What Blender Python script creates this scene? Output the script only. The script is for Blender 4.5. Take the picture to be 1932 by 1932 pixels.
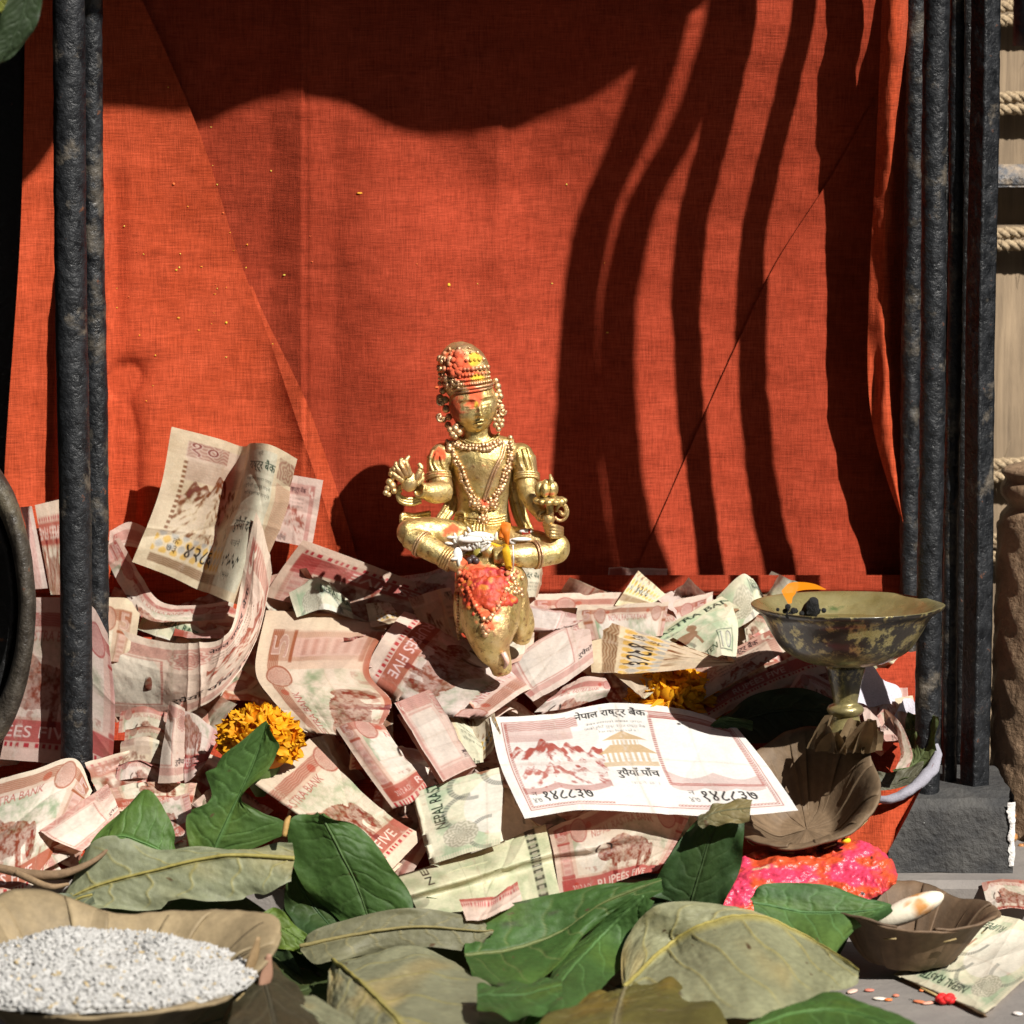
import bpy, math, random
import numpy as np
from mathutils import Vector, noise as mnoise

SC = bpy.context.scene
for _o in list(bpy.data.objects):
    bpy.data.objects.remove(_o)
COL = SC.collection
R = math.radians
CM = 0.01                                   # everything below is written in centimetres

# ------------------------------------------------------------------ camera
CAM_D, PITCH, H0, TANH = 170.0, R(7.0), 16.6, 0.1226
cam_d = bpy.data.cameras.new('camera')
cam = bpy.data.objects.new('camera', cam_d)
COL.objects.link(cam)
CAM_Z = H0 + CAM_D * math.tan(PITCH)
cam.location = (0, -CAM_D * CM, CAM_Z * CM)
cam.rotation_euler = (R(90) - PITCH, 0, 0)
cam_d.sensor_width = 36.0
cam_d.lens = 18.0 / TANH
cam_d.clip_start = 0.05
cam_d.clip_end = 200
cam_d.dof.use_dof = True
cam_d.dof.focus_distance = 1.68
cam_d.dof.aperture_fstop = 17.0
SC.camera = cam

# ------------------------------------------------------------------ daylight
SUN_AZ, SUN_EL = R(38), R(42)               # from the right front
SUN = np.array([math.sin(SUN_AZ) * math.cos(SUN_EL), -math.cos(SUN_AZ) * math.cos(SUN_EL), math.sin(SUN_EL)])
world = bpy.data.worlds.new('World')
SC.world = world
world.use_nodes = True
wn = world.node_tree
bg = wn.nodes['Background']
sky = wn.nodes.new('ShaderNodeTexSky')
sky.sky_type = 'NISHITA'
sky.sun_disc = False
sky.sun_elevation = SUN_EL
sky.sun_rotation = math.pi - SUN_AZ
wn.links.new(sky.outputs[0], bg.inputs[0])
bg.inputs[1].default_value = 0.05
sl = bpy.data.lights.new('sun', 'SUN')
sl.energy = 5.0
sl.angle = R(0.53)
sl.color = (1.0, 0.955, 0.89)
so = bpy.data.objects.new('sun', sl)
so.rotation_euler = Vector(SUN).to_track_quat('Z', 'Y').to_euler()
COL.objects.link(so)
SC.view_settings.view_transform = 'Standard'
SC.view_settings.look = 'None'
SC.view_settings.exposure = 0.62
SC.view_settings.gamma = 1.0
SC.render.engine = 'CYCLES'
SC.cycles.use_denoising = True
SC.cycles.max_bounces = 8
SC.cycles.diffuse_bounces = 1
SC.cycles.transmission_bounces = 6

# ------------------------------------------------------------------ geometry helpers
def P(px, py, Y):
    """world point (cm) seen at photo position px,py (1932 wide) when it stands at depth Y"""
    a = (px - 966) / 966 * TANH
    b = (966 - py) / 966 * TANH
    dx, dy, dz = a, math.cos(PITCH) + b * math.sin(PITCH), -math.sin(PITCH) + b * math.cos(PITCH)
    t = (Y + CAM_D) / dy
    return np.array([t * dx, -CAM_D + t * dy, CAM_Z + t * dz])

def PX(px, py, Y):
    px, py, Y = np.broadcast_arrays(np.asarray(px, float), np.asarray(py, float), np.asarray(Y, float))
    a = (px - 966) / 966 * TANH
    b = (966 - py) / 966 * TANH
    dy = math.cos(PITCH) + b * math.sin(PITCH)
    dz = -math.sin(PITCH) + b * math.cos(PITCH)
    t = (Y + CAM_D) / dy
    return np.stack([t * a, -CAM_D + t * dy, CAM_Z + t * dz], -1)

def heapY(py):
    return np.where(np.asarray(py) < 1120, 4.0, 4.0 - 0.025 * (np.asarray(py, float) - 1120))

def hsh(ix, iy, iz, seed):
    h = (ix * 374761393 + iy * 668265263 + iz * 2147483647 + seed * 974634777) & 0xFFFFFFFF
    h = ((h ^ (h >> 13)) * 1274126177) & 0xFFFFFFFF
    return ((h ^ (h >> 16)) & 0xFFFFFF) / float(0xFFFFFF)

def vnoise(p, seed=0):
    p = np.asarray(p, float)
    i = np.floor(p).astype(np.int64)
    f = p - i
    f = f * f * (3 - 2 * f)
    out = 0
    for a in (0, 1):
        for b in (0, 1):
            for c in (0, 1):
                w = (f[..., 0] if a else 1 - f[..., 0]) * (f[..., 1] if b else 1 - f[..., 1]) * (f[..., 2] if c else 1 - f[..., 2])
                out = out + w * hsh(i[..., 0] + a, i[..., 1] + b, i[..., 2] + c, seed)
    return out * 2 - 1

def fbm(p, seed=0, octv=4):
    p = np.asarray(p, float)
    s, a, t = 0, 1.0, 0
    for k in range(octv):
        s = s + a * vnoise(p * 2 ** k, seed + k * 17)
        t += a
        a *= 0.5
    return s / t

def nz2(u, v, sc, seed=0, octv=3):
    return fbm(np.stack([u * sc, v * sc, np.zeros_like(u) + 0.37], -1), seed, octv)

def smooth(a, b, x):
    t = np.clip((np.asarray(x, float) - a) / (b - a), 0, 1)
    return t * t * (3 - 2 * t)

def interp(xs, ys, x):
    """smooth (monotone-ish cubic) interpolation"""
    xs = np.asarray(xs, float); ys = np.asarray(ys, float); x = np.clip(np.asarray(x, float), xs[0], xs[-1])
    m = np.gradient(ys, xs)
    k = np.clip(np.searchsorted(xs, x) - 1, 0, len(xs) - 2)
    h = xs[k + 1] - xs[k]
    t = (x - xs[k]) / h
    return ((2 * t**3 - 3 * t**2 + 1) * ys[k] + (t**3 - 2 * t**2 + t) * h * m[k]
            + (-2 * t**3 + 3 * t**2) * ys[k + 1] + (t**3 - t**2) * h * m[k + 1])

def catmull(pts, n, power=1.0):
    pts = np.asarray(pts, float)
    if len(pts) == 2:
        t = np.linspace(0, 1, n)[:, None]
        return pts[0] * (1 - t) + pts[1] * t
    s = np.linspace(0, len(pts) - 1, n)
    xs = np.arange(len(pts))
    return np.stack([interp(xs, pts[:, k], s) for k in range(pts.shape[1])], -1)

def grid_faces(nu, nv, closed_u=False, closed_v=False):
    iu = np.arange(nu if closed_u else nu - 1)
    iv = np.arange(nv if closed_v else nv - 1)
    U, V = np.meshgrid(iu, iv, indexing='ij')
    U2, V2 = (U + 1) % nu, (V + 1) % nv
    return np.stack([U * nv + V, U2 * nv + V, U2 * nv + V2, U * nv + V2], -1).reshape(-1, 4)

class MB:
    """collects shapes (cm) that become one mesh"""
    def __init__(s):
        s.v, s.f, s.c, s.n = [], [], [], 0
    def add(s, v, f, col=None):
        v = np.asarray(v, float).reshape(-1, 3)
        s.v.append(v)
        s.f += [tuple(int(i) + s.n for i in q) for q in f]
        c = np.ones((len(v), 4)) if col is None else np.broadcast_to(np.asarray(col, float), (len(v), len(col) if np.ndim(col) == 1 else np.shape(col)[1]))
        if c.shape[1] == 3:
            c = np.concatenate([c, np.zeros((len(v), 1))], 1)
        s.c.append(c)
        s.n += len(v)
        return s
    def sphere(s, c, r, nu=12, nv=8, col=None, rot=None):
        r = np.broadcast_to(np.asarray(r, float), (3,))
        th = np.linspace(0, 2 * math.pi, nu, endpoint=False)
        ph = np.linspace(0, math.pi, nv + 2)[1:-1]
        T, Q = np.meshgrid(th, ph, indexing='ij')
        v = np.stack([np.sin(Q) * np.cos(T), np.sin(Q) * np.sin(T), np.cos(Q)], -1).reshape(-1, 3)
        v = np.concatenate([v, [[0, 0, 1], [0, 0, -1]]]) * r
        if rot is not None:
            v = v @ np.asarray(rot).T
        n = nu * nv
        f = [tuple(q[::-1]) for q in grid_faces(nu, nv, True)]
        for k in range(nu):
            k2 = (k + 1) % nu
            f.append((n, k * nv, k2 * nv))
            f.append((n + 1, k2 * nv + nv - 1, k * nv + nv - 1))
        return s.add(v + np.asarray(c), f, col)
    def tube(s, pts, rad, n=10, col=None, m=None, flat=1.0, up=(0.13, 0.2, 1), caps=True):
        pts = np.asarray(pts, float)
        rad = np.broadcast_to(np.asarray(rad, float), (len(pts),)).astype(float)
        if m:
            pr = catmull(np.concatenate([pts, rad[:, None]], 1), m)
            pts, rad = pr[:, :3], pr[:, 3]
        d = np.gradient(pts, axis=0)
        d /= np.linalg.norm(d, axis=1)[:, None] + 1e-9
        a = np.cross(d, np.asarray(up, float))
        a /= np.linalg.norm(a, axis=1)[:, None] + 1e-9
        b = np.cross(d, a)
        th = np.linspace(0, 2 * math.pi, n, endpoint=False)
        v = pts[:, None] + rad[:, None, None] * (np.cos(th)[None, :, None] * a[:, None] + flat * np.sin(th)[None, :, None] * b[:, None])
        L = len(pts)
        f = [tuple(q[::-1]) for q in grid_faces(L, n, False, True)]
        v = v.reshape(-1, 3)
        if caps:
            v = np.concatenate([v, pts[:1], pts[-1:]])
            for k in range(n):
                k2 = (k + 1) % n
                f.append((L * n, k, k2)[::-1])
                f.append((L * n + 1, (L - 1) * n + k2, (L - 1) * n + k)[::-1])
        return s.add(v, [q[::-1] for q in f], col)
    def lathe(s, prof, c=(0, 0, 0), n=48, col=None):
        prof = np.asarray(prof, float)
        th = np.linspace(0, 2 * math.pi, n, endpoint=False)
        v = np.stack([np.outer(np.cos(th), prof[:, 0]), np.outer(np.sin(th), prof[:, 0]), np.outer(np.ones(n), prof[:, 1])], -1)
        return s.add(v.reshape(-1, 3) + np.asarray(c, float), grid_faces(n, len(prof), True), col)
    def box(s, lo, hi, col=None, bev=0.0):
        lo, hi = np.asarray(lo, float), np.asarray(hi, float)
        if bev:
            v = []
            for k in range(3):
                for sx in (0, 1):
                    for sy in (0, 1):
                        for sz in (0, 1):
                            q = np.where([sx, sy, sz], hi, lo).astype(float)
                            for j in range(3):
                                if j != k:
                                    q[j] += bev if not (sx, sy, sz)[j] else -bev
                            v.append(q)
            I = lambda k, a, b, c: k * 8 + a * 4 + b * 2 + c
            f = [(I(0,0,0,0),I(0,0,0,1),I(0,0,1,1),I(0,0,1,0)), (I(0,1,0,0),I(0,1,1,0),I(0,1,1,1),I(0,1,0,1)),
                 (I(1,0,0,0),I(1,1,0,0),I(1,1,0,1),I(1,0,0,1)), (I(1,0,1,0),I(1,0,1,1),I(1,1,1,1),I(1,1,1,0)),
                 (I(2,0,0,0),I(2,0,1,0),I(2,1,1,0),I(2,1,0,0)), (I(2,0,0,1),I(2,1,0,1),I(2,1,1,1),I(2,0,1,1))]
            for a in (0, 1):
                for b in (0, 1):
                    f.append((I(0,a,b,0),I(0,a,b,1),I(1,a,b,1),I(1,a,b,0)))
                    f.append((I(0,a,0,b),I(0,a,1,b),I(2,a,1,b),I(2,a,0,b)))
                    f.append((I(1,0,a,b),I(1,1,a,b),I(2,1,a,b),I(2,0,a,b)))
                    for c in (0, 1):
                        f.append((I(0,a,b,c),I(1,a,b,c),I(2,a,b,c)))
            return s.add(v, f, col)
        v = [(x, y, z) for x in (lo[0], hi[0]) for y in (lo[1], hi[1]) for z in (lo[2], hi[2])]
        return s.add(v, [(0,1,3,2), (4,6,7,5), (0,4,5,1), (2,3,7,6), (0,2,6,4), (1,5,7,3)], col)
    def build(s, name, mat, parent=None, smooth=True, recalc=False):
        return mesh(name, np.concatenate(s.v), s.f, mat, parent, np.concatenate(s.c), smooth, recalc)

def mesh(name, v, f, mat, parent=None, col=None, smooth=True, recalc=False):
    v = np.asarray(v, float)
    me = bpy.data.meshes.new(name)
    if parent is not None:
        org = np.array(parent.get('_w', (0, 0, 0)))
    else:
        org = np.array([(v[:, 0].min() + v[:, 0].max()) / 2, (v[:, 1].min() + v[:, 1].max()) / 2, v[:, 2].min()])
    vv = (v - org) * CM
    if isinstance(f, np.ndarray):
        me.vertices.add(len(vv)); me.vertices.foreach_set('co', vv.ravel())
        k = f.shape[1]
        me.loops.add(f.size); me.loops.foreach_set('vertex_index', f.ravel().astype(np.int32))
        me.polygons.add(len(f))
        me.polygons.foreach_set('loop_start', np.arange(0, f.size, k, dtype=np.int32))
        me.update(calc_edges=True)
    else:
        me.from_pydata(vv.tolist(), [], f)
    if recalc:
        import bmesh
        bm = bmesh.new(); bm.from_mesh(me); bmesh.ops.recalc_face_normals(bm, faces=bm.faces); bm.to_mesh(me); bm.free()
    if smooth:
        me.polygons.foreach_set('use_smooth', np.ones(len(me.polygons), bool))
    if col is not None:
        col = np.asarray(col, float)
        if col.shape[1] == 3:
            col = np.concatenate([col, np.zeros((len(col), 1))], 1)
        ca = me.color_attributes.new('Col', 'FLOAT_COLOR', 'POINT')
        ca.data.foreach_set('color', col.ravel())
    me.materials.append(mat)
    o = bpy.data.objects.new(name, me)
    COL.objects.link(o)
    if parent is not None:
        o.parent = parent
        o['_w'] = tuple(org)
    else:
        o.location = org * CM
        o['_w'] = tuple(org)
    return o

def tag(o, label=None, cat=None, group=None, kind=None):
    for k, v in (('label', label), ('category', cat), ('group', group), ('kind', kind)):
        if v:
            o[k] = v
    return o

def thing(name, label, cat, loc, group=None):
    o = bpy.data.objects.new(name, None)
    COL.objects.link(o)
    o.empty_display_size = 0.01
    o.location = np.asarray(loc) * CM
    o['_w'] = tuple(float(x) for x in loc)
    return tag(o, label, cat, group)

# ------------------------------------------------------------------ material helpers
def mat_new(name):
    m = bpy.data.materials.new(name)
    m.use_nodes = True
    return m, m.node_tree.nodes, m.node_tree.links, m.node_tree.nodes['Principled BSDF']

def nd(N, typ, **kw):
    n = N.new('ShaderNode' + typ)
    for k, v in kw.items():
        if k.startswith('i_'):
            key = k[2:]
            n.inputs[int(key) if key.isdigit() else key].default_value = v
        else:
            setattr(n, k, v)
    return n

def ramp(N, stops):
    r = N.new('ShaderNodeValToRGB')
    e = r.color_ramp.elements
    while len(e) < len(stops):
        e.new(0.5)
    for q, (p, c) in zip(e, stops):
        q.position = p
        q.color = tuple(c) + (1,) if len(c) == 3 else c
    return r

def noise_node(N, L, scale, detail=4, rough=0.55, vec=None, dist=0.0, stretch=None):
    n = nd(N, 'TexNoise')
    n.inputs['Scale'].default_value = scale
    n.inputs['Detail'].default_value = detail
    n.inputs['Roughness'].default_value = rough
    n.inputs['Distortion'].default_value = dist
    tc = nd(N, 'TexCoord')
    src = tc.outputs['Object']
    if stretch:
        mp = nd(N, 'Mapping')
        mp.inputs['Scale'].default_value = stretch
        L.new(src, mp.inputs[0]); src = mp.outputs[0]
    L.new(src, n.inputs['Vector'])
    return n

def bump_to(N, L, bsdf, height, strength, dist):
    b = nd(N, 'Bump')
    b.inputs['Strength'].default_value = strength
    b.inputs['Distance'].default_value = dist
    L.new(height, b.inputs['Height'])
    L.new(b.outputs[0], bsdf.inputs['Normal'])
    return b

def mix_rgb(N, L, fac, a, b, typ='MIX'):
    m = nd(N, 'Mix', data_type='RGBA', blend_type=typ)
    for sock, v in ((m.inputs[0], fac), (m.inputs[6], a), (m.inputs[7], b)):
        if isinstance(v, (int, float)):
            sock.default_value = v
        elif isinstance(v, tuple):
            sock.default_value = v + (1,) if len(v) == 3 else v
        else:
            L.new(v, sock)
    return m.outputs[2]

def mat_attr(name, rough=0.6, spec=0.4, transl=0.0, transl_tint=(1, 1, 1), grain=0.0, grain_scale=900, bump=0.0, bump_scale=700, sheen=0.0, coat=0.0):
    """colour comes from the printed/pigment attribute 'Col'; fine grain and relief on top"""
    m, N, L, B = mat_new(name)
    at = nd(N, 'Attribute', attribute_name='Col')
    c = at.outputs['Color']
    if grain:
        n = noise_node(N, L, grain_scale, 5, 0.65)
        r = ramp(N, [(0.25, (1 - grain,) * 3), (0.75, (1 + grain * 0.3,) * 3)])
        L.new(n.outputs[0], r.inputs[0])
        c = mix_rgb(N, L, 1.0, c, r.outputs[0], 'MULTIPLY')
    L.new(c, B.inputs['Base Color'])
    B.inputs['Roughness'].default_value = rough
    B.inputs['Specular IOR Level'].default_value = spec
    if coat:
        B.inputs['Coat Weight'].default_value = coat
        B.inputs['Coat Roughness'].default_value = 0.25
    if bump:
        n2 = noise_node(N, L, bump_scale, 6, 0.6)
        bump_to(N, L, B, n2.outputs[0], bump, 0.0006)
    if transl:
        out = N['Material Output']
        tr = nd(N, 'BsdfTranslucent')
        tc = mix_rgb(N, L, 1.0, c, transl_tint, 'MULTIPLY')
        L.new(tc, tr.inputs[0])
        ms = nd(N, 'MixShader')
        ms.inputs[0].default_value = transl
        L.new(B.outputs[0], ms.inputs[1]); L.new(tr.outputs[0], ms.inputs[2])
        L.new(ms.outputs[0], out.inputs[0])
    return m
# ------------------------------------------------------------------ materials of the setting
def mat_cloth(name, base, light):
    m, N, L, B = mat_new(name)
    warp = noise_node(N, L, 1.0, 3, 0.6, stretch=(2600, 300, 130))
    weft = noise_node(N, L, 1.0, 3, 0.6, stretch=(130, 300, 2600))
    big = noise_node(N, L, 60, 5, 0.7)
    sl = noise_node(N, L, 1.0, 2, 0.5, stretch=(18, 20, 700))
    ad = nd(N, 'Math', operation='ADD'); L.new(warp.outputs[0], ad.inputs[0]); L.new(weft.outputs[0], ad.inputs[1])
    ad2 = nd(N, 'Math', operation='MULTIPLY_ADD', i_1=0.16); L.new(sl.outputs[0], ad2.inputs[0]); L.new(ad.outputs[0], ad2.inputs[2])
    r = ramp(N, [(0.30, (0.56, 0.54, 0.52)), (0.50, (0.86, 0.86, 0.86)), (0.72, (1.16, 1.24, 1.4))])
    mr = nd(N, 'MapRange', i_1=0.45, i_2=1.7); L.new(ad2.outputs[0], mr.inputs[0])
    L.new(mr.outputs[0], r.inputs[0])
    rb = ramp(N, [(0.3, base), (0.7, light)])
    L.new(big.outputs[0], rb.inputs[0])
    c = mix_rgb(N, L, 1.0, rb.outputs[0], r.outputs[0], 'MULTIPLY')
    L.new(c, B.inputs['Base Color'])
    B.inputs['Roughness'].default_value = 0.85
    B.inputs['Specular IOR Level'].default_value = 0.15
    B.inputs['Sheen Weight'].default_value = 0.15
    B.inputs['Sheen Roughness'].default_value = 0.4
    B.inputs['Sheen Tint'].default_value = (1, 0.5, 0.4, 1)
    bump_to(N, L, B, ad2.outputs[0], 0.5, 0.0004)
    tr = nd(N, 'BsdfTranslucent'); L.new(c, tr.inputs[0])
    ms = nd(N, 'MixShader'); ms.inputs[0].default_value = 0.06
    L.new(B.outputs[0], ms.inputs[1]); L.new(tr.outputs[0], ms.inputs[2])
    L.new(ms.outputs[0], N['Material Output'].inputs[0])
    return m

def mat_iron(name, c0=(0.0045, 0.005, 0.006), c1=(0.016, 0.0175, 0.020), rust=(0.12, 0.045, 0.02), dust=(0.11, 0.092, 0.07), dust_amt=0.58, rough=0.42, sc=1.0):
    m, N, L, B = mat_new(name)
    n1 = noise_node(N, L, 170 * sc, 6, 0.65)
    n2 = noise_node(N, L, 55 * sc, 5, 0.7)
    n3 = noise_node(N, L, 420 * sc, 3, 0.6)
    r1 = ramp(N, [(0.35, c0), (0.68, c1)]); L.new(n1.outputs[0], r1.inputs[0])
    r2 = ramp(N, [(dust_amt, (0, 0, 0)), (dust_amt + 0.12, (1, 1, 1))]); L.new(n2.outputs[0], r2.inputs[0])
    r3 = ramp(N, [(0.66, (0, 0, 0)), (0.72, (1, 1, 1))]); L.new(n1.outputs[0], r3.inputs[0])
    c = mix_rgb(N, L, r2.outputs[0], r1.outputs[0], dust)
    c = mix_rgb(N, L, r3.outputs[0], c, rust)
    L.new(c, B.inputs['Base Color'])
    rr = ramp(N, [(0.3, (rough - 0.12,) * 3), (0.7, (rough + 0.2,) * 3)]); L.new(n1.outputs[0], rr.inputs[0])
    L.new(rr.outputs[0], B.inputs['Roughness'])
    B.inputs['Specular IOR Level'].default_value = 0.38
    ad = nd(N, 'Math', operation='MULTIPLY_ADD', i_1=0.5); L.new(n3.outputs[0], ad.inputs[0]); L.new(n1.outputs[0], ad.inputs[2])
    bump_to(N, L, B, ad.outputs[0], 0.75, 0.0016)
    return m

def mat_stone(name, c0, c1, sc=1.0, bump=0.7, rough=0.8, speck=(0.45, 0.44, 0.42), speck_at=0.74):
    m, N, L, B = mat_new(name)
    n1 = noise_node(N, L, 40 * sc, 8, 0.7)
    n2 = noise_node(N, L, 330 * sc, 4, 0.6)
    r1 = ramp(N, [(0.3, c0), (0.7, c1)]); L.new(n1.outputs[0], r1.inputs[0])
    r2 = ramp(N, [(speck_at, (0, 0, 0)), (speck_at + 0.04, (1, 1, 1))]); L.new(n2.outputs[0], r2.inputs[0])
    c = mix_rgb(N, L, r2.outputs[0], r1.outputs[0], speck)
    L.new(c, B.inputs['Base Color'])
    B.inputs['Roughness'].default_value = rough
    ad = nd(N, 'Math', operation='MULTIPLY_ADD', i_1=0.35); L.new(n2.outputs[0], ad.inputs[0]); L.new(n1.outputs[0], ad.inputs[2])
    bump_to(N, L, B, ad.outputs[0], bump, 0.004)
    return m

def mat_wood(name, c0, c1):
    m, N, L, B = mat_new(name)
    n1 = noise_node(N, L, 1.0, 6, 0.65, stretch=(260, 260, 14), dist=0.4)
    n2 = noise_node(N, L, 18, 4, 0.6)
    r1 = ramp(N, [(0.28, c0), (0.62, c1)]); L.new(n1.outputs[0], r1.inputs[0])
    r2 = ramp(N, [(0.3, (0.72, 0.72, 0.72)), (0.7, (1.15, 1.15, 1.15))]); L.new(n2.outputs[0], r2.inputs[0])
    L.new(mix_rgb(N, L, 1.0, r1.outputs[0], r2.outputs[0], 'MULTIPLY'), B.inputs['Base Color'])
    B.inputs['Roughness'].default_value = 0.75
    bump_to(N, L, B, n1.outputs[0], 0.5, 0.0012)
    return m

M_CLOTH = mat_cloth('red_cotton', (0.31, 0.037, 0.013), (0.40, 0.055, 0.022))
M_CLOTH_LIT = mat_cloth('sunlit_red_cotton', (0.42, 0.056, 0.016), (0.51, 0.076, 0.027))  # lighter, oranger copy of the red cotton, sun glow put into the colour
M_IRON = mat_iron('painted_iron')
M_IRON_D = mat_iron('dusty_iron', dust_amt=0.52, dust=(0.075, 0.064, 0.05))
M_BLACK = mat_iron('black_iron', c0=(0.004, 0.004, 0.004), c1=(0.01, 0.01, 0.01), dust_amt=0.9)  # near-black iron, also standing in for shade in the gaps
M_BLOCK = mat_stone('blackened_stone', (0.018, 0.019, 0.021), (0.075, 0.072, 0.066), sc=1.3)
M_GROUND = mat_stone('grey_flagstone', (0.15, 0.135, 0.125), (0.24, 0.215, 0.19), sc=0.5, bump=0.35, speck=(0.3, 0.27, 0.25))
M_WALLWOOD = mat_wood('weathered_wood', (0.16, 0.115, 0.072), (0.33, 0.24, 0.15))
M_PILLAR = mat_stone('ochre_stained_wood', (0.10, 0.062, 0.034), (0.33, 0.215, 0.13), sc=1.2, rough=0.55, speck=(0.05, 0.03, 0.02), speck_at=0.70)
M_CHIP = mat_stone('bare_plaster', (0.55, 0.53, 0.5), (0.75, 0.73, 0.7))

# ------------------------------------------------------------------ ground
b = MB(); b.box((-4000, -4000, -30), (4000, 4000, 0))
tag(b.build('ground', mat_stone('dark_paving', (0.025, 0.023, 0.021), (0.055, 0.05, 0.045), sc=0.2), smooth=False), kind='structure')
b = MB(); b.box((-34, -27, 0.02), (34, -7.0, 0.4), bev=0.1)
tag(b.build('flagstone', M_GROUND, smooth=False), kind='structure')
b = MB(); b.box((-900, -460, 0), (150, -430, 760)); b.box((150, -460, 0), (600, -431, 330))  # unseen wall added behind the camera to block sky light
tag(b.build('sky_block_wall', mat_stone('old_brick', (0.07, 0.035, 0.025), (0.14, 0.075, 0.05), sc=0.3), smooth=False), kind='structure')
STEP = 2.7
b = MB(); b.box((-48, -7.2, 0.0), (48, 13.5, STEP), bev=0.3)
tag(b.build('stone_step', M_GROUND, smooth=False), kind='structure')

# ------------------------------------------------------------------ the red cloth
def foldA(py):
    return interp([-300, -100, 0, 120, 231, 350, 462, 580, 693, 850, 1000, 1120, 1250], [-0.6, -0.2, 0, 0.6, 1.3, 2.1, 2.6, 2.7, 2.5, 2.0, 1.4, 0.9, 0.6], py)
def mainY(px, py):
    px = np.asarray(px, float); py = np.asarray(py, float)
    w = 0.30 + 0.70 * smooth(760, 1180, px)
    y = 5.0 + w * foldA(py)
    y = y + 0.42 * np.sin((px - 0.35 * py) / 120.0) * (1 - 0.7 * smooth(950, 1150, px)) + 0.20 * np.sin((px + 0.5 * py) / 61.0) * smooth(300, 700, py) * (1 - smooth(950, 1100, px))
    y = y - 0.34 * np.maximum(0, 1 - np.abs(px - 572) / 60) + 0.10 * np.exp(-((px - 577) / 3.5) ** 2) * (1 - 0.6 * smooth(700, 1000, py))
    y = y - 0.42 * np.maximum(0, 1 - np.abs(px - 938 + 0.03 * (py - 400)) / 60) * smooth(190, 260, py) * (1 - smooth(430, 640, py))
    y = y + 0.60 * np.exp(-((px - 880) / 95) ** 2 - ((py - 350) / 70) ** 2)
    y = y - 0.22 * np.exp(-((px - 965) / 60) ** 2 - ((py - 480) / 80) ** 2)
    y = y - 0.30 * np.exp(-((px - 700) / 90) ** 2 - ((py - 470) / 200) ** 2)
    y = y + 0.26 * np.cos((px - 650 + 0.08 * py) / 66) * smooth(480, 900, py) + 0.12 * np.cos((px + 0.3 * py) / 90)
    y = y + 0.20 * fbm(np.stack([px / 240, py / 70, px * 0], -1), 3, 3) * 0.55 + 0.055 * fbm(np.stack([px / 60, py / 60, px * 0], -1), 9, 3)
    return y
def cloth_sheet(name, xl, xr, py0, py1, Yf, nu, nv, parent, mat):
    v = np.linspace(py0, py1, nv)
    u = np.linspace(0, 1, nu)
    U, V = np.meshgrid(u, v, indexing='ij')
    PXX = xl(V) * (1 - U) + xr(V) * U
    pts = PX(PXX, V, Yf(PXX, V, U))
    return mesh(name, pts.reshape(-1, 3), grid_faces(nu, nv), mat, parent)

cl = thing('backdrop_cloth', 'red cotton cloth hung behind the golden statue between the iron posts', 'cloth', P(900, 1150, 5))
cloth_sheet('back_panel', lambda v: v * 0 + 66, lambda v: v * 0 + 1708, -330, 1230, lambda x, y, u: mainY(x, y), 300, 260, cl, M_CLOTH)
xbL = lambda v: interp([-330, -150, 0, 250, 500, 640, 800, 950, 1100, 1230], [120, 195, 268, 376, 456, 508, 562, 612, 655, 690], v)
def leftY(x, y, u):
    d = mainY(x, y) - 0.45
    edge = xbL(y) - x
    d = d - 0.28 * np.exp(-edge / 22) * smooth(560, 760, y)
    on = smooth(250, 520, y)
    d = d - 2.1 * np.exp(-((x - 158 + 0.02 * (y - 500)) / 30) ** 2) * on + 0.5 * np.exp(-((x - 92) / 40) ** 2) * on
    d = d + 0.9 * np.exp(-((x - 232 - 0.0 * y) / 34) ** 2 - ((y - 715 + 0.25 * (x - 230)) / 26) ** 2)
    d = d + 0.7 * np.exp(-((x - 236) / 26) ** 2) * smooth(700, 830, y)
    d = d + 0.35 * np.exp(-((x - 215) / 25) ** 2 - ((y - 480) / 160) ** 2)
    return np.minimum(d, mainY(x, y) - 0.12)
cloth_sheet('left_panel', lambda v: interp([-330, 0, 400, 950, 1230], [52, 48, 40, 6, 0], v), xbL, -330, 1230, leftY, 150, 260, cl, M_CLOTH_LIT)
cloth_sheet('hem_strip', lambda v: xbL(v) - 8, lambda v: xbL(v) + 6 + 26 * smooth(560, 800, v), 540, 1230, lambda x, y, u: mainY(x, y) - 0.22 - 0.1 * (1 - u), 12, 120, cl, M_CLOTH_LIT)
xbR = lambda v: interp([100, 150, 330, 500, 650, 800, 950, 1090, 1230], [1706, 1672, 1570, 1462, 1390, 1322, 1256, 1195, 1140], v)
cloth_sheet('right_panel', xbR, lambda v: v * 0 + 1700, 100, 1230, lambda x, y, u: mainY(x, y) - 0.16 - 0.05 * np.exp(-(x - xbR(y)) / 25) - 0.06 * (1 + np.sin(x / 38.0)) * smooth(0, 60, x - xbR(y)), 110, 200, cl, M_CLOTH)
def edgeY(x, y, u):
    return mainY(x * 0 + 1660, y) - 2.2 - 0.7 * np.sin(math.pi * np.clip(u, 0, 1)) + 0.4 * u + 0.25 * np.sin(y / 130.0) + 0.12 * fbm(np.stack([x / 20, y / 70, x * 0], -1), 31, 3) + 0.5 * np.exp(-((x - 1652) / 12) ** 2 - ((y - 720) / 70) ** 2)
cloth_sheet('front_edge_strip', lambda v: interp([-330, 0, 300, 600, 700, 800, 900, 985], [1668, 1664, 1652, 1638, 1637, 1646, 1672, 1702], v),
            lambda v: interp([-330, 985], [1716, 1706], v), -330, 985, edgeY, 24, 200, cl, M_CLOTH_LIT)

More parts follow.
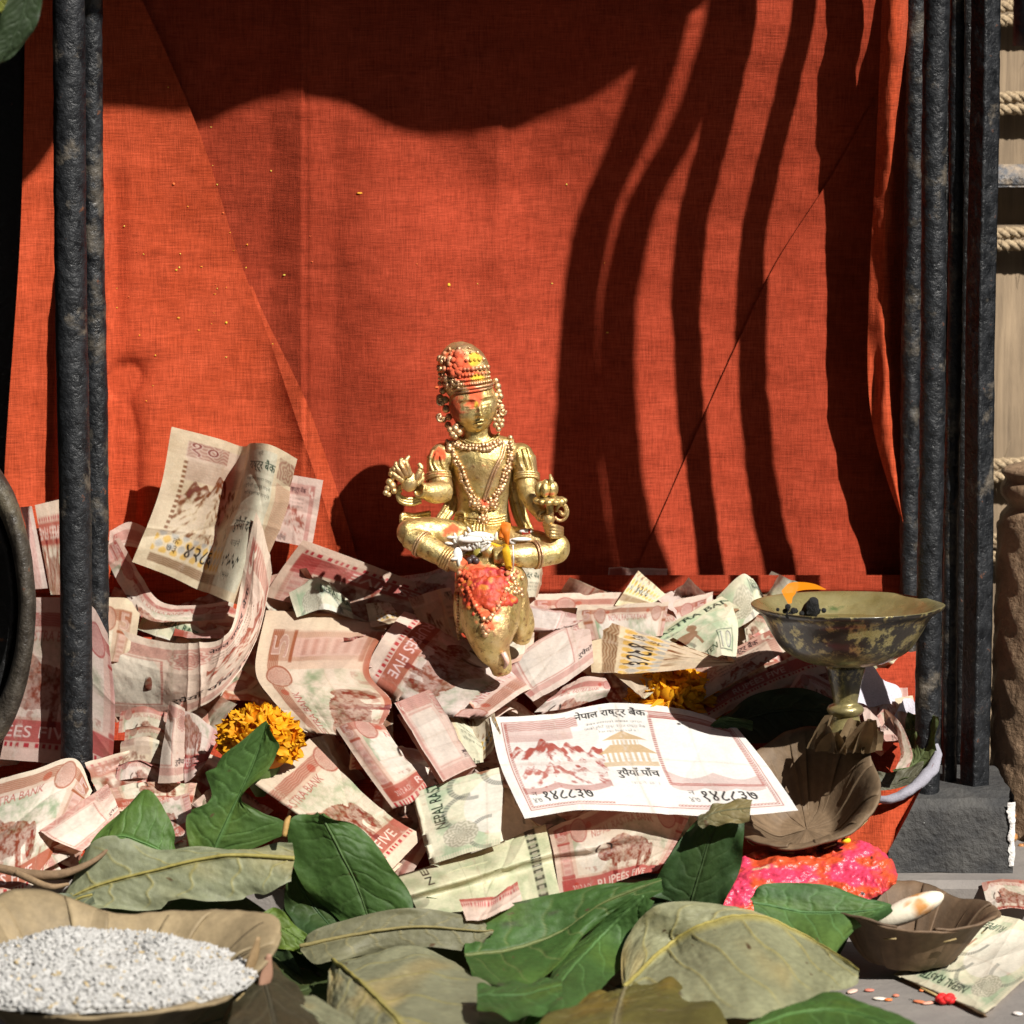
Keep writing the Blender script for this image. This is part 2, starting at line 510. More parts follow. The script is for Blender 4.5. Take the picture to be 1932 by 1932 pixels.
# the same cloth runs on under the heap of offerings
def altar():
    nu, nv = 150, 70
    U, V = np.meshgrid(np.linspace(0, 1, nu), np.linspace(1085, 1648, nv), indexing='ij')
    U = -80 + U * (interp([1085, 1300, 1430, 1520, 1600, 1700], [1720, 1745, 1745, 1690, 1600, 1560], V) + 80)
    Y = heapY(V) + 2.4 + 0.5 * nz2(U / 200, V / 200, 3.0, 5)
    Y = np.where(V < 1120, np.minimum(Y, 4.6), Y)
    pts = PX(U, V, Y)
    o = mesh('altar_cloth', pts.reshape(-1, 3), grid_faces(nu, nv), M_CLOTH)
    tag(o, 'orange red cloth spread under the heap of banknotes', 'cloth')
    nu, nv = 40, 40
    a = catmull([(1590, 1480), (1655, 1492), (1720, 1478), (1762, 1440)], nu)
    c = catmull([(1560, 1660), (1620, 1655), (1665, 1622), (1712, 1540)], nu)
    t = np.linspace(0, 1, nv)
    G = a[:, None] * (1 - t)[None, :, None] + c[:, None] * t[None, :, None]
    Y = -6.0 - 1.6 * t[None] + 0.18 * np.sin(np.linspace(0, 9, nu))[:, None] + 0 * G[..., 0]
    mesh('hanging_corner', PX(G[..., 0], G[..., 1], Y).reshape(-1, 3), grid_faces(nu, nv), M_CLOTH_LIT, o)
altar()

# yellow and orange specks of powder thrown on the cloth
def specks():
    rng = random.Random(5)
    b = MB()
    for _ in range(60):
        if rng.random() < 0.6:
            x, y = rng.gauss(360, 90), rng.gauss(520, 130)
        else:
            x, y = rng.uniform(220, 1250), rng.uniform(260, 1050)
        if x < 205:
            continue
        yy = float(mainY(np.array(x), np.array(y)))
        if x < float(xbL(np.array(float(y)))) + 8:
            yy = float(leftY(np.array(x), np.array(y), 0.5))
        p = P(x, y, yy - 0.03)
        s = rng.uniform(0.014, 0.04) * (1.8 if rng.random() < 0.12 else 1)
        c = rng.choice([(0.75, 0.5, 0.05), (0.8, 0.35, 0.04), (0.7, 0.16, 0.05), (0.75, 0.6, 0.1)])
        b.sphere(p, (s * rng.uniform(0.6, 1.9), s * 0.3, s * rng.uniform(0.5, 1.1)), 6, 3, c)
    o = b.build('powder_speck', mat_attr('powder', 0.9, 0.1))
    tag(o, 'yellow and orange powder specks stuck to the red cloth', 'powder', kind='stuff')
specks()

# ------------------------------------------------------------------ iron frame
def rough_bar(name, x, y, r, z0, z1, mat, parent, seed, amp=0.05, n=28, square=0.0, rot=0.0, dz=0.22, sx=1.0):
    m = int((z1 - z0) / dz)
    z = np.linspace(z0, z1, m)
    th = np.linspace(0, 2 * math.pi, n, endpoint=False)
    Z, T = np.meshgrid(z, th, indexing='ij')
    rr = np.full_like(T, r)
    if square:
        q = np.maximum(np.abs(np.cos(T)), np.abs(np.sin(T)))
        rr = r * ((1 - square) + square / q)
    X0, Y0 = np.cos(T) * rr * sx, np.sin(T) * rr
    nn = fbm(np.stack([np.cos(T) * r * 2.2, np.sin(T) * r * 2.2, Z * 1.9], -1), seed, 4)
    nn = 0.55 * nn + 0.45 * fbm(np.stack([np.cos(T) * r * 5, np.sin(T) * r * 5, Z * 0.8], -1), seed + 3, 3)
    k = 1 + amp * nn / r * 1.3
    X0, Y0 = X0 * k, Y0 * k
    c, s = math.cos(rot), math.sin(rot)
    wob = 0.03 * np.sin(Z * 0.3 + seed)
    pts = np.stack([x + X0 * c - Y0 * s + wob, y + X0 * s + Y0 * c, Z], -1)
    v = pts.reshape(-1, 3)
    f = [tuple(q[::-1]) for q in grid_faces(m, n, False, True)]
    v = np.concatenate([v, [[x, y, z0], [x, y, z1]]])
    for j in range(n):
        j2 = (j + 1) % n
        f.append((m * n, j2, j)); f.append((m * n + 1, (m - 1) * n + j, (m - 1) * n + j2))
    return mesh(name, v, f, mat, parent, recalc=True)

TOP = 64.0
xw = lambda px, py, Y: P(px, py, Y)[0]
po = thing('iron_post', 'dark iron post of two fused rods standing left of the red cloth', 'post', (xw(140, 700, -4), -4, STEP))
rough_bar('round_rod', xw(137, 700, -4), -4.0, 0.64, STEP, TOP, M_IRON, po, 3, 0.045)
rough_bar('flat_rod', xw(179, 700, -2.2), -2.2, 0.47, STEP, TOP, M_IRON_D, po, 8, 0.05)
p2 = thing('iron_post', 'bundle of dusty iron rods at the right edge of the red cloth', 'post', (xw(1750, 700, 0), 0, STEP))
rough_bar('thin_rod', xw(1720, 700, 3.9), 3.9, 0.42, STEP, TOP, M_IRON_D, p2, 11, 0.06)
rough_bar('round_rod', xw(1759, 700, -4.3), -4.3, 0.50, STEP, TOP, M_IRON, p2, 14, 0.055)
rough_bar('thin_rod', xw(1799, 700, -2.4), -2.4, 0.30, STEP, TOP, M_IRON_D, p2, 19, 0.06)
rough_bar('backing_bar', xw(1768, 700, 4.6), 4.6, 1.1, STEP, TOP, M_BLACK, p2, 23, 0.05)
p3 = thing('iron_post', 'square iron post with one sunlit edge standing on the blackened stone block', 'post', (xw(1846, 700, -4), -4, STEP))
rough_bar('square_bar', xw(1850, 700, -3.4), -3.4, 0.42, 5.4, TOP, M_IRON, p3, 29, 0.03, n=40, square=0.95, rot=R(38))
rough_bar('shade_gap_bar', xw(1832, 700, 3.4), 3.4, 0.62, 5.4, TOP, M_BLACK, p3, 31, 0.03, square=0.9, rot=R(8))  # near-black bar put in for the shaded gap beside the post

# block under the right post
def block():
    t = thing('stone_block', 'blackened stone block with a chipped white corner under the square post', 'block', (xw(1800, 1640, -5.2), -2.2, STEP))
    b = MB()
    x0, x1 = xw(1676, 1600, -5.6), xw(1910, 1600, -5.6)
    n = 26
    def face(fn):
        U, V = np.meshgrid(np.linspace(0, 1, n), np.linspace(0, 1, n), indexing='ij')
        b.add(fn(U, V).reshape(-1, 3), grid_faces(n, n))
    zt = 5.75
    def rnd(p):
        e = 0.10 * fbm(p * 0.7, 41, 4)
        e2 = 0.10 * fbm(p * 0.7 + 9, 43, 4)
        return p + np.stack([e2, e, e * 0.8], -1)
    face(lambda U, V: rnd(np.stack([x0 + (x1 - x0) * U, -5.6 + 0 * U + 0.35 * smooth(0.82, 1, V) ** 2 + 0.0 * U, STEP + (zt - STEP - 0.1) * V], -1)))
    face(lambda U, V: rnd(np.stack([x0 + (x1 - x0) * U - 0.25 * smooth(0.9, 1, U) * 0, -5.25 + 6.2 * V, zt - 0.1 + 0.25 * smooth(0, 0.2, V) + 0 * U], -1)))
    face(lambda U, V: rnd(np.stack([x1 + 0 * U, -5.6 + 6.6 * U, STEP + (zt - STEP + 0.1) * V], -1)))
    face(lambda U, V: rnd(np.stack([x0 + 0 * U, -5.6 + 6.6 * U, STEP + (zt - STEP + 0.1) * V], -1)))
    b.build('block_body', M_BLOCK, t)
    b = MB()
    rng = random.Random(2)
    m = 60
    zz = np.linspace(STEP + 0.3, zt - 0.15, m)
    w1 = 0.10 + 0.16 * np.abs(fbm(np.stack([zz * 2.2, zz * 0, zz * 0], -1), 12, 4)) + 0.10 * smooth(0.6, 1.0, (zz - STEP) / 3)
    e = 0.05 * fbm(np.stack([zz * 3, zz * 0 + 5, zz * 0], -1), 15, 4)
    rowsv = [np.stack([x1 - w1, -5.66 + 0 * zz, zz], -1), np.stack([x1 - w1 * 0.3 + e, -5.70 + 0 * zz, zz], -1), np.stack([x1 + 0.10 + e, -5.60 + 0 * zz, zz], -1), np.stack([x1 + 0.10 + e, -5.3 + 0 * zz, zz], -1)]
    b.add(np.stack(rowsv, 1).reshape(-1, 3), grid_faces(m, 4))
    b.build('chipped_corner', M_CHIP, t)
block()

# ------------------------------------------------------------------ unseen canopy and rods, shaped to cast shadows on the cloth
def canopy():
    t = thing('shadow_canopy', 'scalloped unseen canopy, its edge shaped to cast the shadow on the red cloth', 'canopy', (0, -10, TOP))
    edge = [(-620, 560), (-300, 500), (-60, 430), (60, 330), (130, 235), (200, 204), (330, 216), (385, 236), (440, 210), (510, 190), (580, 187), (645, 196),
            (720, 235), (800, 257), (870, 258), (930, 246), (960, 250), (1010, 230), (1092, 200), (1150, 165), (1200, 128), (1262, 62), (1330, 6), (1400, -60), (1560, -140), (1760, -220)]
    YC = -16.0
    low = []  # unseen edge, traced back along the sun from its shadow outline
    for px, py in edge:
        yc = float(mainY(np.array(float(px)), np.array(float(py))))
        if px < xbL(np.array(float(py))):
            yc -= 0.45
        q = P(px, py, yc)
        low.append(q + SUN * (q[1] - YC) / -SUN[1])
    low = catmull(low, 160)
    b = MB()
    n = len(low)
    zt = 84.0
    rows = [np.stack([low[:, 0], np.full(n, YC), low[:, 2]], -1), np.stack([low[:, 0], np.full(n, YC), np.full(n, zt)], -1),
            np.stack([low[:, 0], np.full(n, YC + 0.3), np.full(n, zt)], -1), np.stack([low[:, 0], np.full(n, YC + 0.3), low[:, 2]], -1)]
    b.add(np.stack(rows, 1).reshape(-1, 3), grid_faces(n, 4, False, True))
    b.build('scalloped_valance', M_BLACK, t, smooth=False)
    b = MB(); b.box((-62, YC + 0.3, zt - 0.2), (low[-1, 0], 16, zt + 1.0), bev=0.2)
    b.build('roof_plate', M_BLACK, t, smooth=False)
    b = MB(); b.box((-27.9, -1.8, 43), (xw(1090, 200, 5.2) + 5.2, 6.4, 43.8), bev=0.1)
    b.build('skylight_blocker', M_BLACK, t, smooth=False)  # unseen plate added to keep sky light off the top of the cloth
    return YC
YC = canopy()
def stripe_rod(label, pts, rad):  # unseen rod, run back along the sun from its shadow stripe
    b = MB()
    q = []
    for px, py in pts:
        p = P(px, py, 5.0)
        q.append(p + SUN * (p[1] - YC - 0.8) / -SUN[1])
    q = np.array(q)
    top = q[0] + (q[0] - q[1]) * 0.1
    top[2] = 84
    b.tube(np.concatenate([[top], q]), [rad[0]] + list(rad), 14, m=40)
    tag(b.build('shadow_stripe_rod', M_IRON), label, 'rod', 'unseen rods added for their shadow stripes')
stripe_rod('thick unseen rod added to cast the shadow stripe beside the statue', [(1262, 20), (1212, 300), (1166, 650), (1134, 900), (1132, 1112)], [0.66, 0.70, 0.78, 1.0, 1.05])
stripe_rod('thinner unseen rod added to cast the shadow stripe further right', [(1358, 20), (1290, 300), (1244, 650), (1232, 900), (1246, 1090)], [0.55, 0.62, 0.70, 0.72, 0.95])

# ------------------------------------------------------------------ behind and beside
def dark_plates():
    b = MB(); b.box((-60, 6.9, 0), (xw(44, 300, 6.5), 7.5, 84), bev=0.1); b.box((-29, -16, 0), (-28, 6.8, 84), bev=0.1)  # black sheet for the shaded gap; unseen side plate added against sky light
    tag(b.build('dark_gap_plate', M_BLACK, smooth=False), 'black sheet standing in for the shaded gap left of the red cloth', 'plate')
dark_plates()
b = MB(); b.box((50, -17, 0), (64, 13.5, 150), bev=0.3)  # unseen pier added to block the sky from the right
tag(b.build('sky_block_pier', mat_stone('dark_brick', (0.05, 0.028, 0.02), (0.10, 0.06, 0.045), sc=0.4), smooth=False), kind='structure')
def wood_wall():
    t = thing('plank_wall', 'weathered wooden plank wall behind the right iron posts', 'wall', (30, 14, 0))
    x = -62.0  # planks run on unseen behind the cloth to stop light from behind
    rng = random.Random(3)
    k = 0
    while x < 90:
        w = rng.uniform(8.5, 11)
        b = MB(); b.box((x + 0.06, 13.9 + rng.uniform(0, 0.15), 0), (x + w - 0.06, 15.5, 84), bev=0.12)
        b.build('plank', M_WALLWOOD, t, smooth=False)
        x += w
        k += 1
wood_wall()

M_JUTE, N, L, B = mat_new('jute_fibre')
n1 = noise_node(N, L, 700, 5, 0.7); r1 = ramp(N, [(0.3, (0.22, 0.15, 0.085)), (0.7, (0.52, 0.40, 0.25))]); L.new(n1.outputs[0], r1.inputs[0]); L.new(r1.outputs[0], B.inputs['Base Color'])
B.inputs['Roughness'].default_value = 0.9
bump_to(N, L, B, n1.outputs[0], 0.8, 0.001)
def rope_pair(py, label, gap=26, seed=0):
    rng = random.Random(seed)
    t = thing('jute_rope', label, 'rope', P(1930, py + 20, 13), 'jute rope lashings on the plank wall')
    for s in (-0.5, 0.5):
        b = MB()
        c = P(1905, py + s * gap, 13.2)
        xs = np.linspace(14, 62, 170)
        base = np.stack([xs, np.full_like(xs, 13.2), c[2] + 0.06 * np.sin(xs * 0.9 + s)], -1)
        for k in range(3):
            ph = xs * 5.2 + k * 2.094
            off = np.stack([0 * xs, np.cos(ph) * 0.15, np.sin(ph) * 0.15], -1)
            b.tube(base + off, 0.155, 7)
        for _ in range(60):
            i = rng.randrange(len(xs)); p = base[i]
            d = np.array([rng.gauss(0, .5), rng.gauss(-0.2, .3), rng.gauss(0, .5)])
            b.tube([p, p + d * 0.6, p + d * 1.0 + np.array([0, 0, -.1])], [0.014, 0.012, 0.005], 4)
        b.build('strand', M_JUTE, t)
rope_pair(26, 'topmost jute rope lashing on the plank wall at upper right', 28, 1)
rope_pair(196, 'jute rope lashing just above the short iron strap on the wall', 24, 2)
rope_pair(452, 'jute rope lashing just below the short iron strap on the wall', 24, 3)
rope_pair(888, 'jute rope lashing level with the top of the carved wooden column', 26, 4)
rope_pair(1034, 'lowest jute rope lashing, passing behind the carved wooden column', 36, 5)
b = MB(); b.box((xw(1850, 330, 12.9), 12.4, P(1900, 352, 12.9)[2]), (60, 13.4, P(1900, 310, 12.9)[2]), bev=0.12)
tag(b.build('iron_strap', mat_iron('worn_grey_iron', (0.05, 0.055, 0.065), (0.12, 0.12, 0.125), dust_amt=0.48, dust=(0.3, 0.23, 0.16))), 'short grey iron strap between two rope lashings on the plank wall', 'strap')

def column():
    t = thing('carved_column', 'ochre stained wooden column with chevron carving at the right edge', 'column', (xw(1960, 1480, 2), 3, STEP))
    n, m = 60, 150
    z0, z1 = STEP, P(1900, 868, 2)[2]
    z = np.linspace(z0, z1, m); th = np.linspace(0, 2 * math.pi, n, endpoint=False)
    Z, T = np.meshgrid(z, th, indexing='ij')
    hh = (Z - z0) / (z1 - z0)
    r = 2.25 + 0.25 * (1 - hh) - 0.35 * np.exp(-((hh - 0.875) / 0.018) ** 2) - 0.2 * np.exp(-((hh - 0.945) / 0.012) ** 2) - 1.5 * smooth(0.955, 1.0, hh) ** 2
    q = np.abs(((T / (2 * math.pi) * 8) % 1) - 0.5) * 2
    chev = ((hh * 9 + q * 0.9) % 1)
    r = r + np.where(hh < 0.83, 0.12 * np.abs(chev - 0.5) * 2, 0) + 0.05 * fbm(np.stack([np.cos(T) * 3, np.sin(T) * 3, Z], -1), 4)
    cx = xw(1984, 1300, 3)
    pts = np.stack([cx + np.cos(T) * r, 3 + np.sin(T) * r, Z], -1).reshape(-1, 3)
    f = [tuple(a) for a in grid_faces(m, n, False, True)]
    pts = np.concatenate([pts, [[cx, 3, z1]]])
    for j in range(n):
        f.append((m * n, (m - 1) * n + (j + 1) % n, (m - 1) * n + j))
    mesh('shaft', pts, f, M_PILLAR, t, recalc=True)
    b = MB()
    rng = random.Random(8)
    for _ in range(50):
        a = rng.uniform(-2.6, 0.6); rr = rng.uniform(2.3, 3.6)
        b.sphere((cx + math.cos(a) * rr, 3 + math.sin(a) * rr, STEP + rng.uniform(0, 1.3) * max(0, 3.4 - rr)), np.array([1, 1, .8]) * rng.uniform(0.12, 0.34), 8, 5)
    o = b.build('wax_crust', mat_stone('orange_wax', (0.30, 0.10, 0.02), (0.62, 0.36, 0.14), rough=0.45), t)
    o['kind'] = 'stuff'
column()

# big dark metal rim at the left edge
def rim():
    t = thing('metal_rim', 'dark round metal rim of a bell shaped vessel at the left edge', 'metal rim', P(-60, 1440, -4))
    c = P(-80, 1140, -4.6)
    prof = []
    R0 = 6.0
    for k in range(17):
        a = k / 16 * 2 * math.pi
        prof.append((R0 + 0.85 * math.cos(a) * (0.75 if math.cos(a) > 0 else 1.0), 0.7 * math.sin(a)))
    def ring(pr, n=120, sx=0.44):
        th = np.linspace(0, 2 * math.pi, n, endpoint=False)
        pr = np.array(pr)
        v = np.stack([np.outer(np.cos(th), pr[:, 0]) * 0.47, np.outer(np.ones(n), -pr[:, 1]), np.outer(np.sin(th), pr[:, 0])], -1)
        v = v + 0.03 * fbm(v * 0.9, 5)[..., None]
        return v.reshape(-1, 3) + c, grid_faces(n, len(pr), True)
    b = MB(); v, f = ring(prof); b.add(v, f)
    b.build('outer_rim', mat_iron('browned_iron', (0.02, 0.016, 0.012), (0.06, 0.05, 0.038), dust_amt=0.5, dust=(0.09, 0.075, 0.05)), t, recalc=True)
    b = MB(); v, f = ring([(5.9, 0.1), (5.0, -0.9), (4.9, -0.4), (4.4, -0.2), (4.2, -1.2), (0.05, -1.5)]); b.add(v, f)
    b.build('hollow_face', M_BLACK, t)
rim()
# ------------------------------------------------------------------ printing of the banknotes (drawn in code, kept as a colour attribute)
AW, AH = 880, 480
YY, XX = np.mgrid[0:AH, 0:AW]
UU, VV = (XX + 0.5) / AW, (YY + 0.5) / AH
def canvas(c):
    a = np.empty((AH, AW, 3)); a[:] = c
    return a
def put(a, m, c, k=1.0):
    m = np.clip(m, 0, 1)[..., None] * k
    a[:] = a * (1 - m) + np.asarray(c) * m
def rectm(x0, y0, x1, y1):
    return ((UU >= x0) & (UU <= x1) & (VV >= y0) & (VV <= y1)).astype(float)
def framem(x0, y0, x1, y1, t):
    return rectm(x0, y0, x1, y1) - rectm(x0 + t, y0 + t * AW / AH, x1 - t, y1 - t * AW / AH)
def ellm(cx, cy, rx, ry):
    return (((UU - cx) / rx) ** 2 + ((VV - cy) / ry) ** 2 < 1).astype(float)
def polym(pts):
    pts = np.asarray(pts, float)
    m = np.zeros(UU.shape, bool)
    for (x0, y0), (x1, y1) in zip(pts, np.roll(pts, -1, 0)):
        if y0 == y1:
            continue
        c = ((y0 > VV) != (y1 > VV)) & (UU < (x1 - x0) * (VV - y0) / (y1 - y0) + x0)
        m ^= c
    return m.astype(float)
_glyph = {}
def glyph_tris(s):
    if s in _glyph:
        return _glyph[s]
    cu = bpy.data.curves.new('t', 'FONT'); cu.body = s; cu.resolution_u = 3
    o = bpy.data.objects.new('t', cu); COL.objects.link(o)
    ev = o.evaluated_get(bpy.context.evaluated_depsgraph_get())
    me = ev.to_mesh(); me.calc_loop_triangles()
    v = np.array([w.co[:2] for w in me.vertices]); t = np.array([l.vertices[:] for l in me.loop_triangles])
    ev.to_mesh_clear(); bpy.data.objects.remove(o); bpy.data.curves.remove(cu)
    _glyph[s] = (v, t)
    return v, t
def textm(s, x0, y0, x1, y1, rot=0, bold=0):
    """mask of a line of lettering fitted into a box (0..1); rot 90 reads upwards"""
    v, t = glyph_tris(s)
    m = np.zeros((AH, AW))
    lo, hi = v.min(0), v.max(0)
    q = (v - lo) / (hi - lo)
    if rot == 90:
        q = np.stack([1 - q[:, 1], q[:, 0]], -1)
    p = np.stack([(x0 + (x1 - x0) * q[:, 0]) * AW, (y1 - (y1 - y0) * q[:, 1]) * AH], -1)
    for tri in t:
        a, b, c = p[tri]
        bx0, by0 = np.floor(np.minimum(np.minimum(a, b), c)).astype(int); bx1, by1 = np.ceil(np.maximum(np.maximum(a, b), c)).astype(int)
        bx0, by0 = max(bx0, 0), max(by0, 0); bx1, by1 = min(bx1, AW - 1), min(by1, AH - 1)
        if bx1 < bx0 or by1 < by0:
            continue
        X, Y = np.meshgrid(np.arange(bx0, bx1 + 1), np.arange(by0, by1 + 1))
        d = (b[1] - c[1]) * (a[0] - c[0]) + (c[0] - b[0]) * (a[1] - c[1])
        if abs(d) < 1e-9:
            continue
        l1 = ((b[1] - c[1]) * (X - c[0]) + (c[0] - b[0]) * (Y - c[1])) / d
        l2 = ((c[1] - a[1]) * (X - c[0]) + (a[0] - c[0]) * (Y - c[1])) / d
        ins = (l1 >= -0.01) & (l2 >= -0.01) & (1 - l1 - l2 >= -0.01)
        m[by0:by1 + 1, bx0:bx1 + 1] = np.maximum(m[by0:by1 + 1, bx0:bx1 + 1], ins)
    for _ in range(bold):
        m = np.maximum.reduce([m, np.roll(m, 1, 0), np.roll(m, 1, 1), np.roll(m, -1, 1)])
    return m
def guil(freq, amp, seed):
    """engraver's wavy line pattern"""
    w = VV * freq + amp * np.sin(UU * 37 + seed) + amp * 0.6 * np.sin(UU * 91 + seed * 3)
    return 0.5 + 0.5 * np.sin(w * 2 * math.pi)
def rosette(cx, cy, r, k=9):
    dx, dy = (UU - cx) * AW, (VV - cy) * AH
    rr = np.hypot(dx, dy) / (r * AW); th = np.arctan2(dy, dx)
    return (rr < 1) * (0.55 + 0.45 * np.sin(rr * 22 + 2.2 * np.sin(th * k)))
NA = nz2(UU * 1.8, VV, 7, 1, 5)
NB = nz2(UU * 1.8, VV, 26, 2, 4)
NC = nz2(UU * 1.8, VV, 70, 3, 2)
PAPER, PINK, RED, BRN, BLK = (0.88, 0.865, 0.815), (0.76, 0.60, 0.55), (0.46, 0.10, 0.09), (0.27, 0.11, 0.075), (0.035, 0.03, 0.035)

def age(a, k=0.10):
    g = guil(130, 0.8, 7) * 0.5 + 0.5 * (0.5 + 0.5 * np.sin(UU * 620 + 3 * np.sin(VV * 40)))
    a *= (1 - 0.10 * g * smooth(-0.2, 0.4, NA))[..., None]
    for p, w in ((0.25, 0.5), (0.5, 1.0), (0.75, 0.5)):
        m = np.exp(-np.abs(UU - p + 0.004 * NB) / 0.0035) * w
        put(a, m, (0.50, 0.42, 0.33), 0.45)
        put(a, np.exp(-((UU - p) / 0.016) ** 2) * smooth(-0.1, 0.4, NC) * w, (0.82, 0.77, 0.70), 0.45)
    put(a, np.exp(-np.abs(VV - 0.5 + 0.006 * NB) / 0.006), (0.50, 0.42, 0.33), 0.35)
    put(a, smooth(0.35, 0.6, nz2(UU * 1.8, VV, 4.0, 44, 4)), (0.50, 0.36, 0.22), 0.30)
    put(a, smooth(0.45, 0.6, nz2(UU * 1.8, VV, 14.0, 48, 3)), (0.55, 0.20, 0.12), 0.20)
    a *= (1 - k * np.clip(NA + 0.3, 0, 1) - 0.5 * k * np.clip(NB, 0, 1))[..., None]
    return np.clip(a, 0.01, 0.9)
def mountain(a, x0, x1, y0, y1, c, seed=0):
    u, v = (UU - x0) / (x1 - x0), (VV - y0) / (y1 - y0)
    ridge = 0.08 + 0.62 * np.abs(u - 0.42) ** 0.85 + 0.07 * np.sin(u * 21 + seed) + 0.05 * np.sin(u * 47)
    ins = (u > 0) & (u < 1) & (v > ridge) & (v < 1)
    sl = np.where(u < 0.42, 1.0, -1.0)
    rock = 0.6 * nz2(UU * 5.2 + sl * VV * 2.2, VV * 1.1 - sl * UU * 0.9, 11, 7 + seed, 5) + 0.4 * nz2(UU * 3, VV * 1.5, 16, 9 + seed, 4)
    put(a, ins * smooth(-0.16, 0.14, rock + 0.30 * smooth(0.45, 0, v - ridge * 0.6) - 0.06 - 0.10 * smooth(0.35, 0.6, v)), c, 0.9)
    put(a, ins * smooth(0.05, -0.1, rock), (0.70, 0.62, 0.56), 0.30)
    put(a, ((u > 0) & (u < 1) & (v < ridge) & (v > -0.1)) * (0.4 + 0.6 * guil(150, 0.0, 1)), c, 0.16)
def yak(a, cx, cy, s, c=(0.27, 0.11, 0.07), flip=1):
    X, Y = (UU - cx) / s * flip, (VV - cy) / s * AH / AW
    n = 0.10 * NB + 0.05 * NC
    body = ((X / 1.0) ** 2 + ((Y - 0.05) / 0.52) ** 2 < 1 + 2 * n)
    hump = (((X + 0.45) / 0.5) ** 2 + ((Y + 0.3) / 0.42) ** 2 < 1 + 2 * n)
    head = (((X + 1.05) / 0.34) ** 2 + ((Y - 0.12) / 0.3) ** 2 < 1 + n)
    legs = ((np.abs(np.abs(X + 0.05) - 0.62) < 0.12) & (Y > 0.2) & (Y < 0.95))
    tail = (((X - 1.05) / 0.2) ** 2 + ((Y - 0.3) / 0.5) ** 2 < 1)
    hr = np.hypot(X + 1.1, (Y + 0.18) * 1.0)
    horn = (np.abs(hr - 0.34) < 0.05) & (Y < -0.05) & (np.abs(X + 1.1) > 0.12)
    m = (body | hump | head | legs | tail)
    put(a, m * (0.55 + 0.45 * smooth(-0.3, 0.3, NB + 0.5 * NC)), c, 0.85)
    put(a, m * smooth(0.1, 0.5, nz2(UU * 1.8, VV, 34, 77, 3) - 0.5 * Y), (0.62, 0.42, 0.34), 0.6)
    put(a, horn * 1.0, (0.12, 0.07, 0.05), 0.9)

